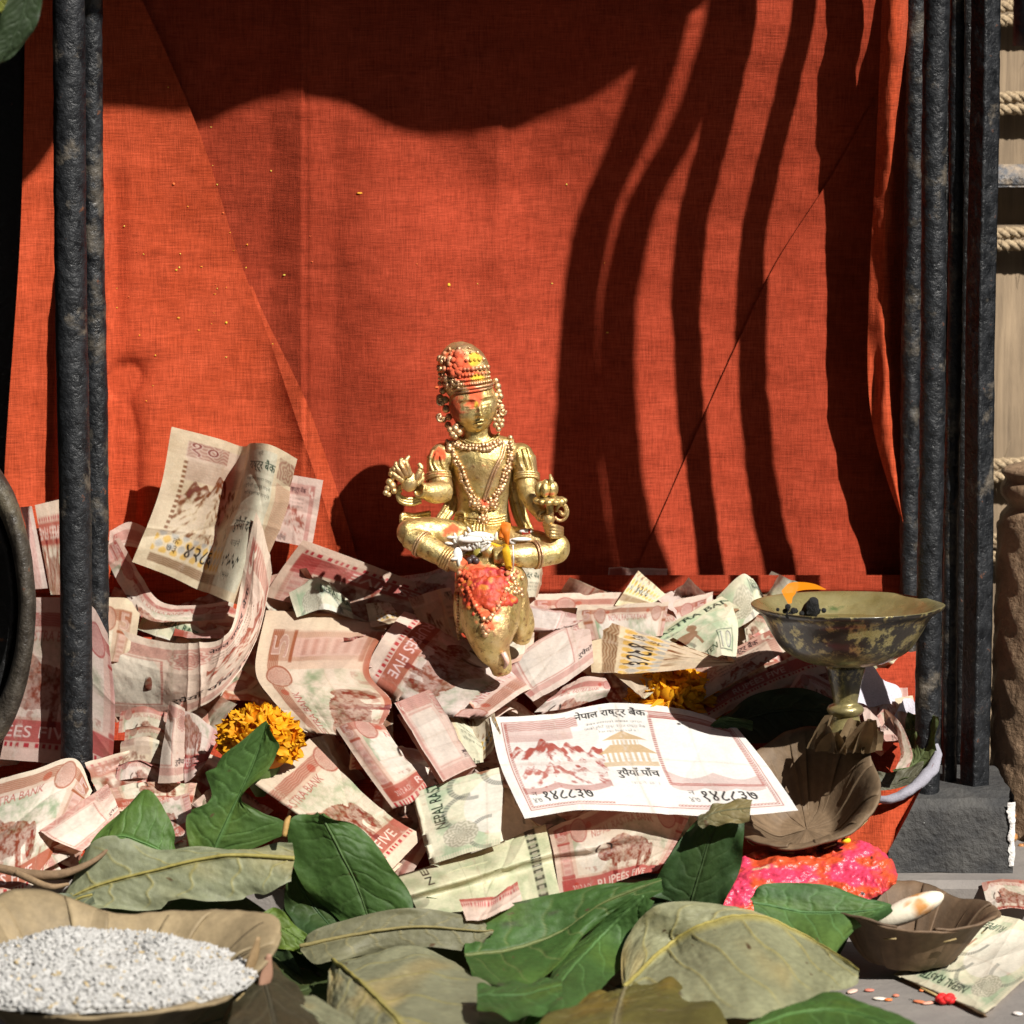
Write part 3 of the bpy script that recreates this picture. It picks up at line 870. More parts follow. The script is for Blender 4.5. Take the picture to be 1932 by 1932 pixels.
def art_five_front():
    a = canvas(PAPER)
    c = (0.44, 0.13, 0.105)
    put(a, rectm(0.05, 0.07, 0.34, 0.16) * (0.4 + 0.6 * guil(55, 0.4, 1)), c, 0.75)
    put(a, rectm(0.05, 0.16, 0.31, 0.27) * (0.5 + 0.5 * guil(140, 0.1, 2)), (0.62, 0.38, 0.34), 0.7)
    mountain(a, 0.05, 0.41, 0.24, 0.60, c, 3)
    mountain(a, 0.06, 0.40, 0.50, 0.74, (0.50, 0.20, 0.17), 8)
    sc = 0.70 + 0.05 * np.abs(np.sin(UU * 16))
    put(a, ((np.abs(VV - sc - 0.02) < 0.03) & (UU > 0.05) & (UU < 0.40)) * (0.35 + 0.65 * guil(120, 0.3, 4)), c, 0.8)
    for x in (0.045, 0.335, 0.0):
        pass
    put(a, framem(0.04, 0.06, 0.965, 0.94, 0.004) * ((UU < 0.30) | (UU > 0.60) | (VV > 0.5)), c, 0.9)
    put(a, framem(0.048, 0.075, 0.957, 0.925, 0.012) * (0.3 + 0.7 * (np.sin(UU * 500) * np.sin(VV * 280) > 0)) * ((UU < 0.06) | (UU > 0.945) | ((VV > 0.9) & ((UU < 0.38) | (UU > 0.60)))), c, 0.75)
    # right window with its scalloped foot
    put(a, framem(0.605, 0.10, 0.945, 0.73, 0.012) * (0.35 + 0.65 * (np.sin(VV * 330) > 0)), c, 0.8)
    put(a, rectm(0.61, 0.06, 0.95, 0.12) * (0.4 + 0.6 * guil(60, 0.5, 3)), c, 0.7)
    t = 0.60 + 0.06 * np.abs(np.sin((UU - 0.61) / 0.335 * math.pi * 2)); b2 = 0.75 + 0.03 * np.abs(np.sin((UU - 0.61) / 0.335 * math.pi * 3))
    put(a, ((VV > t) & (VV < b2) & (UU > 0.61) & (UU < 0.94)) * (0.25 + 0.75 * guil(110, 0.5, 5)), c, 0.55)
    # pagoda
    g = (0.62, 0.45, 0.26)
    put(a, polym([(0.415, 0.33), (0.50, 0.25), (0.585, 0.33), (0.56, 0.325), (0.44, 0.325)]), g, 0.85)
    put(a, polym([(0.39, 0.45), (0.445, 0.37), (0.555, 0.37), (0.61, 0.45), (0.57, 0.44), (0.43, 0.44)]), g, 0.85)
    put(a, rectm(0.45, 0.33, 0.55, 0.37) * (np.sin(UU * 400) > -0.2), g, 0.7)
    put(a, rectm(0.42, 0.44, 0.58, 0.52) * (np.sin(UU * 300) > -0.1), g, 0.75)
    put(a, rectm(0.40, 0.52, 0.60, 0.56), g, 0.7)
    put(a, textm('नेपाल राष्ट्र बैंक', 0.335, 0.035, 0.60, 0.13, bold=1), BLK, 0.95)
    for k, (x0, x1) in enumerate([(0.37, 0.58), (0.36, 0.59), (0.41, 0.56)]):
        put(a, textm(['नेपाल सरकारको जमानत प्राप्त', 'यसको रुपैयाँ तुरुन्त नेपाल राष्ट्र बैंक', 'नेपाल राष्ट्र बैंकबाट पाइने छ ।'][k], x0, 0.15 + 0.04 * k, x1, 0.182 + 0.04 * k), BLK, 0.75)
    put(a, textm('रुपैयाँ पाँच', 0.435, 0.575, 0.585, 0.675, bold=1), BLK, 0.95)
    put(a, textm('पाइने छ ।', 0.47, 0.70, 0.57, 0.735), BLK, 0.5)
    for x in (0.075, 0.655):
        put(a, textm('न', x, 0.775, x + 0.022, 0.81), BLK, 0.85)
        put(a, textm('४७', x - 0.005, 0.83, x + 0.03, 0.875), BLK, 0.85)
        put(a, textm('१४८८३७', x + 0.045, 0.775, x + 0.235, 0.875, bold=1), BLK, 0.95)
    return age(a, 0.06)

def art_five_back(green=0.35, tone=0):
    a = canvas([(0.78, 0.655, 0.565), (0.79, 0.70, 0.575), (0.79, 0.64, 0.57)][tone])
    put(a, smooth(-0.3, 0.5, NA), (0.80, 0.70, 0.62), 0.5)
    put(a, rectm(0.05, 0.09, 0.95, 0.92), (0.75, 0.62, 0.54), 0.6)
    red = [(0.42, 0.15, 0.115), (0.38, 0.16, 0.10), (0.46, 0.14, 0.13)][tone]
    put(a, rectm(0.17, 0.20, 0.83, 0.72), (0.82, 0.79, 0.71), 0.8)
    put(a, ellm(0.30, 0.46, 0.13, 0.26) * smooth(-0.5, 0.2, NA), (0.88, 0.87, 0.83), 0.9)
    put(a, rectm(0.17, 0.24, 0.83, 0.50) * smooth(-0.15, 0.35, NA + 0.2 * NB), (0.36, 0.50, 0.34), green + 0.3)
    put(a, rectm(0.17, 0.56, 0.83, 0.74) * smooth(-0.1, 0.3, NA), (0.45, 0.55, 0.38), green)
    # frame: bands and pillars
    put(a, rectm(0.05, 0.09, 0.95, 0.17) * (0.45 + 0.55 * guil(70, 0.4, 2)), red, 0.75)
    put(a, rectm(0.05, 0.74, 0.95, 0.88), red, 0.82)
    put(a, rectm(0.05, 0.74, 0.95, 0.88) * guil(90, 0.5, 4), (0.70, 0.35, 0.32), 0.5)
    put(a, rectm(0.05, 0.885, 0.95, 0.915) * (np.sin(UU * 210 + 2 * np.sin(UU * 40)) > 0.1), (0.50, 0.06, 0.08), 0.8)
    for x in (0.06, 0.86):
        put(a, rectm(x, 0.09, x + 0.085, 0.88) * (0.3 + 0.7 * guil(90, 0.2, x * 9)), red, 0.5)
        put(a, rectm(x + 0.015, 0.27, x + 0.07, 0.72), (0.78, 0.60, 0.56), 0.75)
        put(a, rectm(x + 0.02, 0.30, x + 0.065, 0.70) * (0.5 + 0.5 * np.sin(VV * 95)) * (0.4 + 0.6 * guil(110, 0.3, 8)), red, 0.5)
        put(a, rectm(x - 0.004, 0.245, x + 0.09, 0.27) + rectm(x - 0.004, 0.705, x + 0.09, 0.735), red, 0.7)
    for x, r in ((0.225, 0.06), (0.79, 0.055)):
        put(a, ellm(x, 0.17, r, r * AW / AH), (0.80, 0.68, 0.62), 0.85)
        put(a, ellm(x, 0.17, r, r * AW / AH) * (0.45 + 0.3 * rosette(x, 0.17, r) + 0.3 * guil(120, 0.4, 3)), red, 0.5)
        put(a, (np.abs(np.hypot((UU - x) / r, (VV - 0.17) / (r * AW / AH)) - 0.93) < 0.06) * 1.0, red, 0.6)
    put(a, ellm(0.30, 0.15, 0.018, 0.032) + ellm(0.70, 0.15, 0.018, 0.032) + ellm(0.15, 0.80, 0.016, 0.03), (0.52, 0.12, 0.09), 0.45)
    put(a, rectm(0.05, 0.09, 0.95, 0.92) * (0.5 + 0.5 * guil(75, 0.7, 9)), red, 0.16)
    yak(a, 0.54, 0.52, 0.15, (0.27, 0.095, 0.065))
    put(a, rectm(0.2, 0.66, 0.82, 0.74) * smooth(0.0, 0.3, NB), (0.40, 0.16, 0.12), 0.5)
    lite = (0.84, 0.72, 0.68)
    put(a, textm('5', 0.065, 0.105, 0.125, 0.225, bold=2), lite, 1)
    put(a, textm('5', 0.065, 0.105, 0.125, 0.225), red, 0.5)
    put(a, textm('5', 0.875, 0.105, 0.935, 0.225, bold=2), lite, 1)
    put(a, textm('5', 0.875, 0.105, 0.935, 0.225), red, 0.5)
    put(a, textm('NEPAL RASTRA BANK', 0.31, 0.195, 0.70, 0.255), (0.52, 0.20, 0.18), 0.9)
    put(a, textm('RUPEES FIVE', 0.30, 0.775, 0.72, 0.85), lite, 1)
    put(a, textm('2012 A.D.', 0.12, 0.79, 0.25, 0.84), lite, 0.7)
    return age(a, 0.13)

def art_five_pale():
    """pink note, mostly pale: blank watermark window and the ५ corner"""
    a = canvas((0.80, 0.70, 0.64))
    red = (0.48, 0.14, 0.12)
    put(a, rectm(0.05, 0.08, 0.95, 0.92), (0.79, 0.66, 0.61), 0.8)
    put(a, rectm(0.06, 0.09, 0.94, 0.22) * (0.35 + 0.65 * guil(60, 0.5, 1)), red, 0.6)
    put(a, rectm(0.06, 0.82, 0.94, 0.91) * (0.35 + 0.65 * guil(60, 0.5, 2)), red, 0.5)
    for x in (0.055, 0.90):
        put(a, rectm(x, 0.09, x + 0.045, 0.91) * (0.3 + 0.7 * guil(100, 0.2, 3)), red, 0.65)
    put(a, polym([(0.13, 0.28), (0.20, 0.25), (0.44, 0.25), (0.46, 0.35), (0.46, 0.78), (0.12, 0.78)]), (0.82, 0.78, 0.73), 0.9)
    put(a, framem(0.115, 0.24, 0.47, 0.80, 0.008) * (0.4 + 0.6 * (np.sin(VV * 300) > 0)), red, 0.7)
    put(a, ellm(0.56, 0.24, 0.075, 0.125), (0.80, 0.70, 0.65), 0.9)
    put(a, ellm(0.56, 0.24, 0.075, 0.125) * rosette(0.56, 0.24, 0.075), red, 0.6)
    put(a, ellm(0.56, 0.24, 0.05, 0.08) * (guil(120, 0, 1)), (0.35, 0.12, 0.1), 0.5)
    mountain(a, 0.62, 0.89, 0.30, 0.75, (0.42, 0.17, 0.13), 5)
    put(a, textm('५', 0.075, 0.11, 0.115, 0.235, bold=2), (0.86, 0.76, 0.7), 1)
    put(a, textm('५', 0.885, 0.11, 0.935, 0.235, bold=2), (0.86, 0.76, 0.7), 1)
    put(a, textm('नेपाल राष्ट्र बैंक', 0.62, 0.115, 0.86, 0.21, bold=1), BLK, 0.85)
    for k in range(3):
        put(a, textm('यसको रुपैयाँ तुरुन्त पाइने छ', 0.63, 0.25 + 0.045 * k, 0.85, 0.285 + 0.045 * k), BLK, 0.7)
    put(a, textm('रुपैयाँ पाँच', 0.50, 0.70, 0.72, 0.80, bold=1), BLK, 0.85)
    put(a, textm('३५४३९', 0.74, 0.835, 0.88, 0.905, bold=1), BLK, 0.9)
    return age(a, 0.12)

def art_ten_front():
    a = canvas((0.80, 0.73, 0.56))
    c = (0.27, 0.135, 0.085)
    put(a, smooth(0.0, 0.5, NA), (0.76, 0.66, 0.46), 0.35)
    put(a, rectm(0.10, 0.07, 0.50, 0.20), (0.74, 0.64, 0.55), 0.8)
    put(a, rectm(0.11, 0.20, 0.52, 0.36) * (0.5 + 0.5 * guil(150, 0.1, 1)), (0.58, 0.47, 0.42), 0.7)
    mountain(a, 0.11, 0.53, 0.26, 0.74, c, 2)
    put(a, rectm(0.105, 0.07, 0.30, 0.185) * (0.35 + 0.65 * guil(40, 0.7, 3)), (0.40, 0.20, 0.16), 0.7)
    put(a, textm('१०', 0.115, 0.075, 0.235, 0.175, bold=3), (0.80, 0.70, 0.62), 1)
    put(a, textm('१०', 0.115, 0.075, 0.235, 0.175), (0.30, 0.12, 0.1), 0.85)
    put(a, rectm(0.098, 0.22, 0.112, 0.74) * (np.sin(VV * 170) > -0.2), c, 0.85)
    d = guil(14, 0.0, 0)
    z = np.sin((UU * 60 + VV * 40)) * np.sin((UU * 60 - VV * 40))
    bd = rectm(0.08, 0.74, 0.56, 0.88)
    put(a, bd * (z > 0.25), (0.80, 0.55, 0.16), 0.75)
    put(a, bd * (z < -0.3), (0.45, 0.52, 0.58), 0.55)
    put(a, rectm(0.085, 0.895, 0.60, 0.955) * (0.5 + 0.5 * guil(80, 0.4, 2)), (0.25, 0.14, 0.09), 0.85)
    put(a, textm('के', 0.155, 0.755, 0.185, 0.80), BLK, 0.85)
    put(a, textm('७३', 0.14, 0.81, 0.185, 0.86), BLK, 0.85)
    put(a, textm('४२८६', 0.225, 0.775, 0.42, 0.865, bold=1), BLK, 0.95)
    put(a, rectm(0.55, 0.05, 0.80, 0.95), (0.70, 0.73, 0.62), 0.75)
    put(a, textm('श्री', 0.66, 0.055, 0.70, 0.10), BLK, 0.8)
    put(a, textm('राष्ट्र बैंक', 0.59, 0.115, 0.80, 0.225, bold=1), (0.06, 0.10, 0.08), 0.95)
    for k in range(3):
        put(a, textm(['सरकारको जमानत प्राप्त', 'रुपैयाँ तुरुन्त पाइने', 'विश्वास गर्ने'][k], 0.58, 0.26 + 0.055 * k, 0.79, 0.30 + 0.055 * k), BLK, 0.8)
    put(a, textm('रुपैयाँ दश', 0.58, 0.55, 0.74, 0.65, bold=1), BLK, 0.85)
    put(a, textm('पाइने', 0.60, 0.68, 0.68, 0.725), BLK, 0.8)
    w = 0.80 + 0.02 * np.sin(UU * 130) + 0.012 * np.sin(UU * 310)
    put(a, ((np.abs(VV - w) < 0.009) & (UU > 0.58) & (UU < 0.72)) * 1.0, BLK, 0.85)
    put(a, textm('गभर्नर', 0.60, 0.865, 0.68, 0.905), BLK, 0.85)
    put(a, rectm(0.82, 0.06, 0.95, 0.22) * (0.3 + 0.7 * rosette(0.885, 0.14, 0.08, 5)), (0.36, 0.2, 0.17), 0.75)
    put(a, rectm(0.83, 0.25, 0.95, 0.92) * (0.4 + 0.6 * guil(60, 0.7, 5)), (0.55, 0.26, 0.2), 0.5)
    return age(a, 0.10)

def art_ten_back():
    a = canvas((0.78, 0.78, 0.64))
    g = (0.34, 0.52, 0.36)
    put(a, smooth(-0.25, 0.35, NA + 0.25 * NB) * rectm(0.05, 0.06, 0.95, 0.94), (0.50, 0.64, 0.47), 0.75)
    put(a, ellm(0.30, 0.62, 0.20, 0.30), (0.82, 0.82, 0.76), 0.9)
    dk = (0.20, 0.21, 0.20)
    for cx, cy, r in ((0.13, 0.52, 0.10), (0.30, 0.36, 0.11), (0.48, 0.42, 0.10), (0.53, 0.66, 0.10)):
        rr = np.hypot((UU - cx), (VV - cy) * AH / AW)
        put(a, ((np.abs(rr - r) < 0.012) & (VV < cy + 0.02)) * (0.5 + 0.5 * (np.sin(np.arctan2(VV - cy, UU - cx) * 60) > 0)), dk, 0.7)
    put(a, ellm(0.16, 0.27, 0.085, 0.155), (0.78, 0.77, 0.66), 0.9)
    put(a, ellm(0.16, 0.27, 0.085, 0.155) * rosette(0.16, 0.27, 0.085, 11), (0.30, 0.30, 0.24), 0.6)
    put(a, textm('NEPAL RASTRA BANK', 0.24, 0.075, 0.80, 0.165, bold=1), (0.05, 0.10, 0.07), 0.95)
    put(a, textm('RUPEES TEN', 0.45, 0.82, 0.78, 0.89, bold=1), (0.07, 0.13, 0.1), 0.9)
    put(a, framem(0.80, 0.66, 0.94, 0.92, 0.006), dk, 0.9)
    put(a, textm('10', 0.82, 0.69, 0.92, 0.89, bold=1), (0.22, 0.22, 0.24), 0.95)
    put(a, textm('10', 0.825, 0.70, 0.915, 0.88), (0.72, 0.74, 0.66), 0.8)
    # antelope
    X, Y = (UU - 0.62) / 0.10, (VV - 0.48) / 0.10 * AH / AW
    m = ((X ** 2 + (Y / 0.45) ** 2 < 1 + 0.3 * NB) | (((X - 0.95) / 0.3) ** 2 + ((Y + 0.55) / 0.35) ** 2 < 1) | ((np.abs(X - 0.75 - 0.3 * -Y) < 0.16) & (Y < 0) & (Y > -0.6)) | ((np.abs(np.abs(X) - 0.7) < 0.09) & (Y > 0) & (Y < 1.2)) | ((np.abs(X - 0.95 + 0.15 * (Y + 0.8)) < 0.05) & (Y < -0.8) & (Y > -1.7)))
    put(a, m * 1.0, (0.38, 0.20, 0.14), 0.75)
    put(a, rectm(0.02, 0.0, 0.06, 1) * guil(40, 0.3, 1), g, 0.4)
    return age(a, 0.12)

def art_green_roll():
    a = canvas((0.76, 0.77, 0.62))
    put(a, smooth(-0.2, 0.4, NA), (0.55, 0.66, 0.47), 0.55)
    put(a, rectm(0.855, 0, 0.925, 1) * (0.45 + 0.55 * (np.sin(VV * 75) > 0)), (0.13, 0.12, 0.11), 0.85)
    put(a, rectm(0.872, 0, 0.908, 1) * (np.abs(np.sin(VV * 60)) > 0.6), (0.6, 0.58, 0.5), 0.7)
    put(a, textm('NE', 0.145, 0.0, 0.19, 0.30, rot=90, bold=1), BLK, 0.95)
    put(a, (np.hypot(UU - 0.02, (VV - 0.7) * 0.6) < 0.09) * (0.5 + 0.5 * guil(70, 0.6, 1)), (0.25, 0.25, 0.22), 0.6)
    put(a, rectm(0.40, 0, 0.403, 1), (0.35, 0.34, 0.25), 0.5)
    return age(a, 0.12)

ART = {'hero': art_five_front(), 'five': art_five_back(), 'five_c': art_five_back(0.5, 1), 'five_r': art_five_back(0.2, 2), 'pale': art_five_pale(),
       'ten': art_ten_front(), 'green': art_ten_back(), 'roll': art_green_roll()}
def prefilter(a, k):
    if k < 1.5:
        return a
    k = int(round(k))
    for ax in (0, 1):
        c = np.cumsum(np.concatenate([np.repeat(np.take(a, [0], ax), k, ax), a, np.repeat(np.take(a, [-1], ax), k, ax)], ax), ax)
        n = a.shape[ax]
        hi = np.take(c, np.arange(n) + k + k // 2, ax); lo = np.take(c, np.arange(n) + k - (k - k // 2), ax)
        a = (hi - lo) / k
    return a
SOFT = {k: prefilter(v, 7) for k, v in ART.items()}
SOFT2 = {k: prefilter(v, 26) for k, v in ART.items()}
def sample(art, u, v):
    x = np.clip(u * AW - 0.5, 0, AW - 1.001); y = np.clip(v * AH - 0.5, 0, AH - 1.001)
    x0, y0 = x.astype(int), y.astype(int)
    fx, fy = (x - x0)[..., None], (y - y0)[..., None]
    return (art[y0, x0] * (1 - fx) + art[y0, x0 + 1] * fx) * (1 - fy) + (art[y0 + 1, x0] * (1 - fx) + art[y0 + 1, x0 + 1] * fx) * fy

def on_ground(W, zmin):
    """nothing sinks into the flagstone: points below it slide toward the viewer until they rest on it"""
    c0 = np.array([0, -CAM_D, CAM_Z])
    t = np.where(W[..., 2] < zmin, (zmin - c0[2]) / (W[..., 2] - c0[2]), 1.0)
    return c0 + (W - c0) * t[..., None]
M_NOTE = mat_attr('banknote_paper', 0.55, 0.35, 0.26, (1.0, 0.62, 0.45), grain=0.14, grain_scale=700, bump=0.25, bump_scale=900)
M_NOTE2 = M_NOTE
NSEED = [100]
def note(label, art, uv, rows, wr=0.10, fold=None, gap=0.22, flen=0.55, dens=1.0, group='offered banknotes', name='banknote', back=None):
    """rows: control points of the sheet in the note's own orientation (first row = its printed top edge), each (px, py, offset towards (-) or away from (+) the viewer)"""
    NSEED[0] += 1
    seed = NSEED[0]
    rng = np.random.RandomState(seed)
    G = np.array([[(p[0], p[1], float(heapY(p[1])) + (p[2] if len(p) > 2 else 0)) for p in r] for r in rows], float)
    W3 = on_ground(PX(G[..., 0], G[..., 1], G[..., 2]), 0.6)
    ln = lambda a, b: np.linalg.norm(a - b, axis=-1)
    wid = ln(W3[:, 1:], W3[:, :-1]).sum(1).max(); hei = ln(W3[1:], W3[:-1]).sum(0).max()
    K = 26.0 * dens
    nu, nv = int(np.clip(wid * K, 14, 340)), int(np.clip(hei * K, 14, 200))
    tmp = np.stack([catmull(W3[r], nu) for r in range(W3.shape[0])], 0)      # rows x nu x 3
    S = np.stack([catmull(tmp[:, i], nv) for i in range(nu)], 0)             # nu x nv x 3
    u = np.linspace(uv[0], uv[2], nu); v = np.linspace(uv[1], uv[3], nv)
    fx = {'right': 1, 'left': -1}.get(fold, 0); fy = {'bottom': 1, 'top': -1}.get(fold, 0)
    if fx or fy:                                                             # the sheet turns over and runs back underneath
        ax = 0 if fx else 1
        n = S.shape[ax]
        k = max(4, int(n * flen))
        if (fx or fy) < 0:
            S = np.flip(S, ax); 
            if ax == 0: u = u[::-1]
            else: v = v[::-1]
        dS = np.cross(np.gradient(S, axis=0), np.gradient(S, axis=1)); dS /= np.linalg.norm(dS, axis=-1)[..., None] + 1e-9
        tocam = np.array([0, -CAM_D, CAM_Z]) - S
        dS = np.where((dS * tocam).sum(-1)[..., None] > 0, dS, -dS)
        idx = np.arange(n - 2, n - 2 - k, -1)
        E = np.take(S, idx, ax); NRM = np.take(dS, idx, ax)
        step = np.arange(1, k + 1) / max(k, 1)
        off = gap * smooth(0, 0.16, step) + 0.35 * gap * step
        shp = (k, 1, 1) if ax == 0 else (1, k, 1)
        E = E - NRM * off.reshape(shp)
        out = np.take(S, [n - 1], ax) - np.take(S, [n - 3], ax)
        out = out / (np.linalg.norm(out, axis=-1)[..., None] + 1e-9)
        E = E + out * (gap * 0.7 * np.exp(-step / 0.06)).reshape(shp)
        S = np.concatenate([S, E], ax)
        if ax == 0:
            u = np.concatenate([u, 2 * u[-1] - np.take(u, idx)])
        else:
            v = np.concatenate([v, 2 * v[-1] - np.take(v, idx)])
    nu, nv = S.shape[:2]
    Nn = np.cross(np.gradient(S, axis=0), np.gradient(S, axis=1)); Nn /= np.linalg.norm(Nn, axis=-1)[..., None] + 1e-9
    U, V = np.meshgrid(np.linspace(0, wid, nu), np.linspace(0, hei, nv), indexing='ij')
    d = wr * 0.9 * nz2(U + seed, V, 0.42, seed, 2) + wr * 0.30 * nz2(U, V + seed, 1.6, seed + 5, 3)
    for _ in range(4 if art == 'hero' else 9):                                # sharp handling creases
        a = rng.uniform(0, math.pi); c0 = rng.uniform(0.1, 0.9)
        t = (U - wid * c0) * math.cos(a) + (V - hei * rng.uniform(0.2, 0.8)) * math.sin(a)
        d += max(wr, 0.07 if art != 'hero' else 0) * rng.uniform(0.2, 0.8) * np.exp(-np.abs(t) / rng.uniform(0.15, 0.6)) * rng.choice([-1, 1])
    S = S + Nn * d[..., None]
    UG, VG = np.meshgrid(u, v, indexing='ij')
    UG = 0.5 - 0.5 * np.cos(np.pi * 0) + UG - 0.0 if False else UG
    UG = np.abs(UG); UG = np.where(UG > 1, 2 - UG, UG); VG = np.abs(VG); VG = np.where(VG > 1, 2 - VG, VG)
    foot = abs(uv[2] - uv[0]) * AW / max(nu, 1)
    A = prefilter(ART[art], foot * 0.8)
    C = sample(A, UG, VG)
    if art != 'hero':                                                         # the print is rubbed away in patches
        Bl = sample(SOFT[art], UG, VG); Bl2 = sample(SOFT2[art], UG, VG)
        w1 = smooth(-0.25, 0.45, nz2(U, V, 0.7, seed + 40, 4))[..., None]; w2 = smooth(0.1, 0.6, nz2(U, V, 0.45, seed + 44, 3))[..., None]
        C = C * (1 - 0.55 * w1) + Bl * 0.55 * w1
        C = C * (1 - 0.5 * w2) + (Bl2 * 0.6 + 0.4 * np.array([0.80, 0.72, 0.66])) * 0.5 * w2
    worn = 1 - 0.10 * smooth(0.0, 0.5, nz2(U, V, 0.5, seed + 9, 3)) * rng.uniform(0.3, 1.2)
    pap = np.array([0.88, 0.86, 0.81]) if art == 'hero' else np.array([0.84, 0.78, 0.70])
    C = np.clip(pap - (pap - C) * (1.15 if art == 'hero' else 1.22), 0.02, 0.9)
    tint = np.ones(3) if art == 'hero' else np.array([1.0, 1.0 - rng.uniform(0.02, 0.09), 1.0 - rng.uniform(0.06, 0.20)])
    dirt = smooth(-0.05, 0.5, nz2(U, V, 0.9, seed + 21, 5)) * rng.uniform(0.25, 0.7)
    k = 0.97 if art == 'hero' else rng.uniform(0.74, 1.0)
    C = C * worn[..., None] * tint * k
    if art != 'hero':
        C = C * (1 - 0.45 * dirt)[..., None] + np.array([0.26, 0.16, 0.09]) * (0.45 * dirt)[..., None]
    o = mesh(name, S.reshape(-1, 3), grid_faces(nu, nv), M_NOTE, None, C.reshape(-1, 3))
    return tag(o, label, 'banknote', group)
# ------------------------------------------------------------------ banknotes one by one
# --- left group
note('cream brown ten rupee banknote standing upright with a snowy mountain and curled middle', 'ten', (0.03, 0.0, 0.93, 1.0),
     [[(324, 805, -1.4), (410, 827, -1.2), (456, 842, -0.7), (474, 836, -2.6), (512, 840, -3.5), (560, 866, -2.4)],
      [(300, 930, -1.8), (380, 950, -1.5), (428, 962, -0.8), (452, 958, -2.8), (490, 966, -3.8), (530, 992, -2.6)],
      [(249, 1060, -2.2), (318, 1086, -2.0), (372, 1112, -1.3), (396, 1120, -3.0), (428, 1134, -3.8), (460, 1144, -2.8)]], wr=0.07, dens=1.25)
note('pink banknote edge sticking up behind the curled ten rupee note, ornament column facing', 'pale', (0.62, 0.0, 1.0, 0.8),
     [[(532, 893, -0.4), (610, 906, -0.6)], [(520, 1020, -0.6), (588, 1034, -0.8)]], wr=0.05)
note('wide pink banknote leaning below the statue shadow, upper edge sunlit', 'five_r', (0.98, 0.98, 0.45, 0.40),
     [[(572, 1018, -1.0), (690, 1062, -1.0), (820, 1112, -0.8)], [(530, 1075, -1.0), (650, 1110, -1.2), (800, 1150, -1.0)], [(498, 1125, -0.8), (640, 1160, -0.8), (770, 1190, -0.8)]], wr=0.08)
note('tall pink banknote with a yak hanging behind the left iron post, reading FIVE', 'five_r', (0.45, 0.0, 0.88, 1.0),
     [[(62, 1127, -6.9), (118, 1128, -6.95), (170, 1140, -6.7), (203, 1195, -5.2)],
      [(30, 1285, -2.8), (95, 1288, -2.85), (158, 1295, -2.6), (217, 1330, -1.6)],
      [(0, 1432, 0.9), (68, 1438, 1.0), (145, 1448, 1.3), (210, 1474, 2.0)]], wr=0.03, dens=1.2)
note('pink banknote standing upside down between the metal rim and the left post', 'five', (0.55, 0.42, 0.30, 1.0)[::1] and (0.30, 0.45, 0.72, 1.0),
     [[(124, 1122, -0.6), (96, 1122, -0.6)], [(122, 1030, -0.4), (80, 1035, -0.4)], [(121, 940, -0.2), (66, 953, -0.2)]], wr=0.05)
note('narrow pale pink strip of banknote squeezed against the metal rim', 'pale', (0.1, 0.8, 0.5, 0.98),
     [[(38, 957, -1.2), (52, 1010, -1.2), (64, 1112, -1.0)], [(60, 955, -1.2), (72, 1015, -1.1), (90, 1110, -1.0)]], wr=0.05)
note('folded banknote corner with a white seal and the figure 5 right of the left post', 'five_c', (0.66, 0.0, 1.0, 0.62),
     [[(170, 1124, -0.6), (220, 1128, -0.6), (267, 1137, -0.7)], [(168, 1190, -0.5), (212, 1200, -0.6), (255, 1212, -0.6)], [(168, 1250, 0), (205, 1248, 0), (240, 1250, 0)]], wr=0.05)
note('bent orange pink banknote folded into an angle under the upright ten rupee note', 'five_r', (0.05, 0.0, 0.95, 0.45),
     [[(224, 1014, -0.6), (262, 1080, -1.0), (300, 1132, -1.2), (362, 1142, -1.3), (432, 1134, -1.2)], [(193, 1035, -0.4), (226, 1108, -0.8), (276, 1166, -0.8), (350, 1172, -0.7), (426, 1168, -0.6)]], wr=0.10)
note('small pale banknote flap beside the post foot of the upright note', 'pale', (0.0, 0.0, 0.5, 0.3),
     [[(207, 1002, 0.2), (246, 985, 0.2), (292, 1004, 0.2)], [(204, 1040, 0.2), (240, 1030, 0.3), (282, 1040, 0.3)]], wr=0.08)
note('green folded banknote peeking out between pink notes left of centre', 'green', (0.05, 0.0, 0.6, 0.35),
     [[(274, 1152, -0.2), (330, 1160, -0.4), (392, 1196, -0.4)], [(258, 1186, 0.2), (310, 1205, 0.0), (372, 1220, 0.0)]], wr=0.08)
note('thin pinkish banknote strip above the crumpled orange pink note', 'five', (0.1, 0.0, 0.7, 0.2),
     [[(372, 1172, 0.0), (420, 1160, 0.0), (462, 1162, 0.0)], [(380, 1204, 0.0), (424, 1196, 0.0), (456, 1190, 0.0)]], wr=0.06)
note('large crumpled orange pink banknote curling upward to a peak left of centre', 'pale', (0.30, 0.0, 0.98, 0.95),
     [[(206, 1180, -0.4), (285, 1206, -1.2), (370, 1214, -2.4), (432, 1192, -3.6), (455, 1100, -4.0), (482, 964, -4.0)],
      [(210, 1270, 0.6), (288, 1282, -0.4), (366, 1280, -1.7), (436, 1242, -3.0), (484, 1160, -3.6), (503, 1020, -3.8)],
      [(216, 1352, 2.4), (288, 1352, 1.2), (360, 1344, -0.2), (428, 1296, -1.8), (486, 1200, -2.8), (516, 1080, -3.2)]], wr=0.16, dens=1.1)
note('cream pink banknote with a pale yak, folded double, its figure 5 lying sideways', 'five_c', (0.50, 0.0, 1.0, 0.78),
     [[(566, 1372, -1.6), (512, 1318, -2.2), (482, 1262, -2.0), (502, 1152, -0.6)],
      [(640, 1376, -1.6), (606, 1318, -2.6), (580, 1262, -2.2), (606, 1158, -0.6)],
      [(722, 1368, -1.4), (738, 1322, -2.0), (696, 1262, -1.6), (742, 1162, -0.4)]], wr=0.08, fold='left', gap=0.55, flen=0.35, dens=1.2)
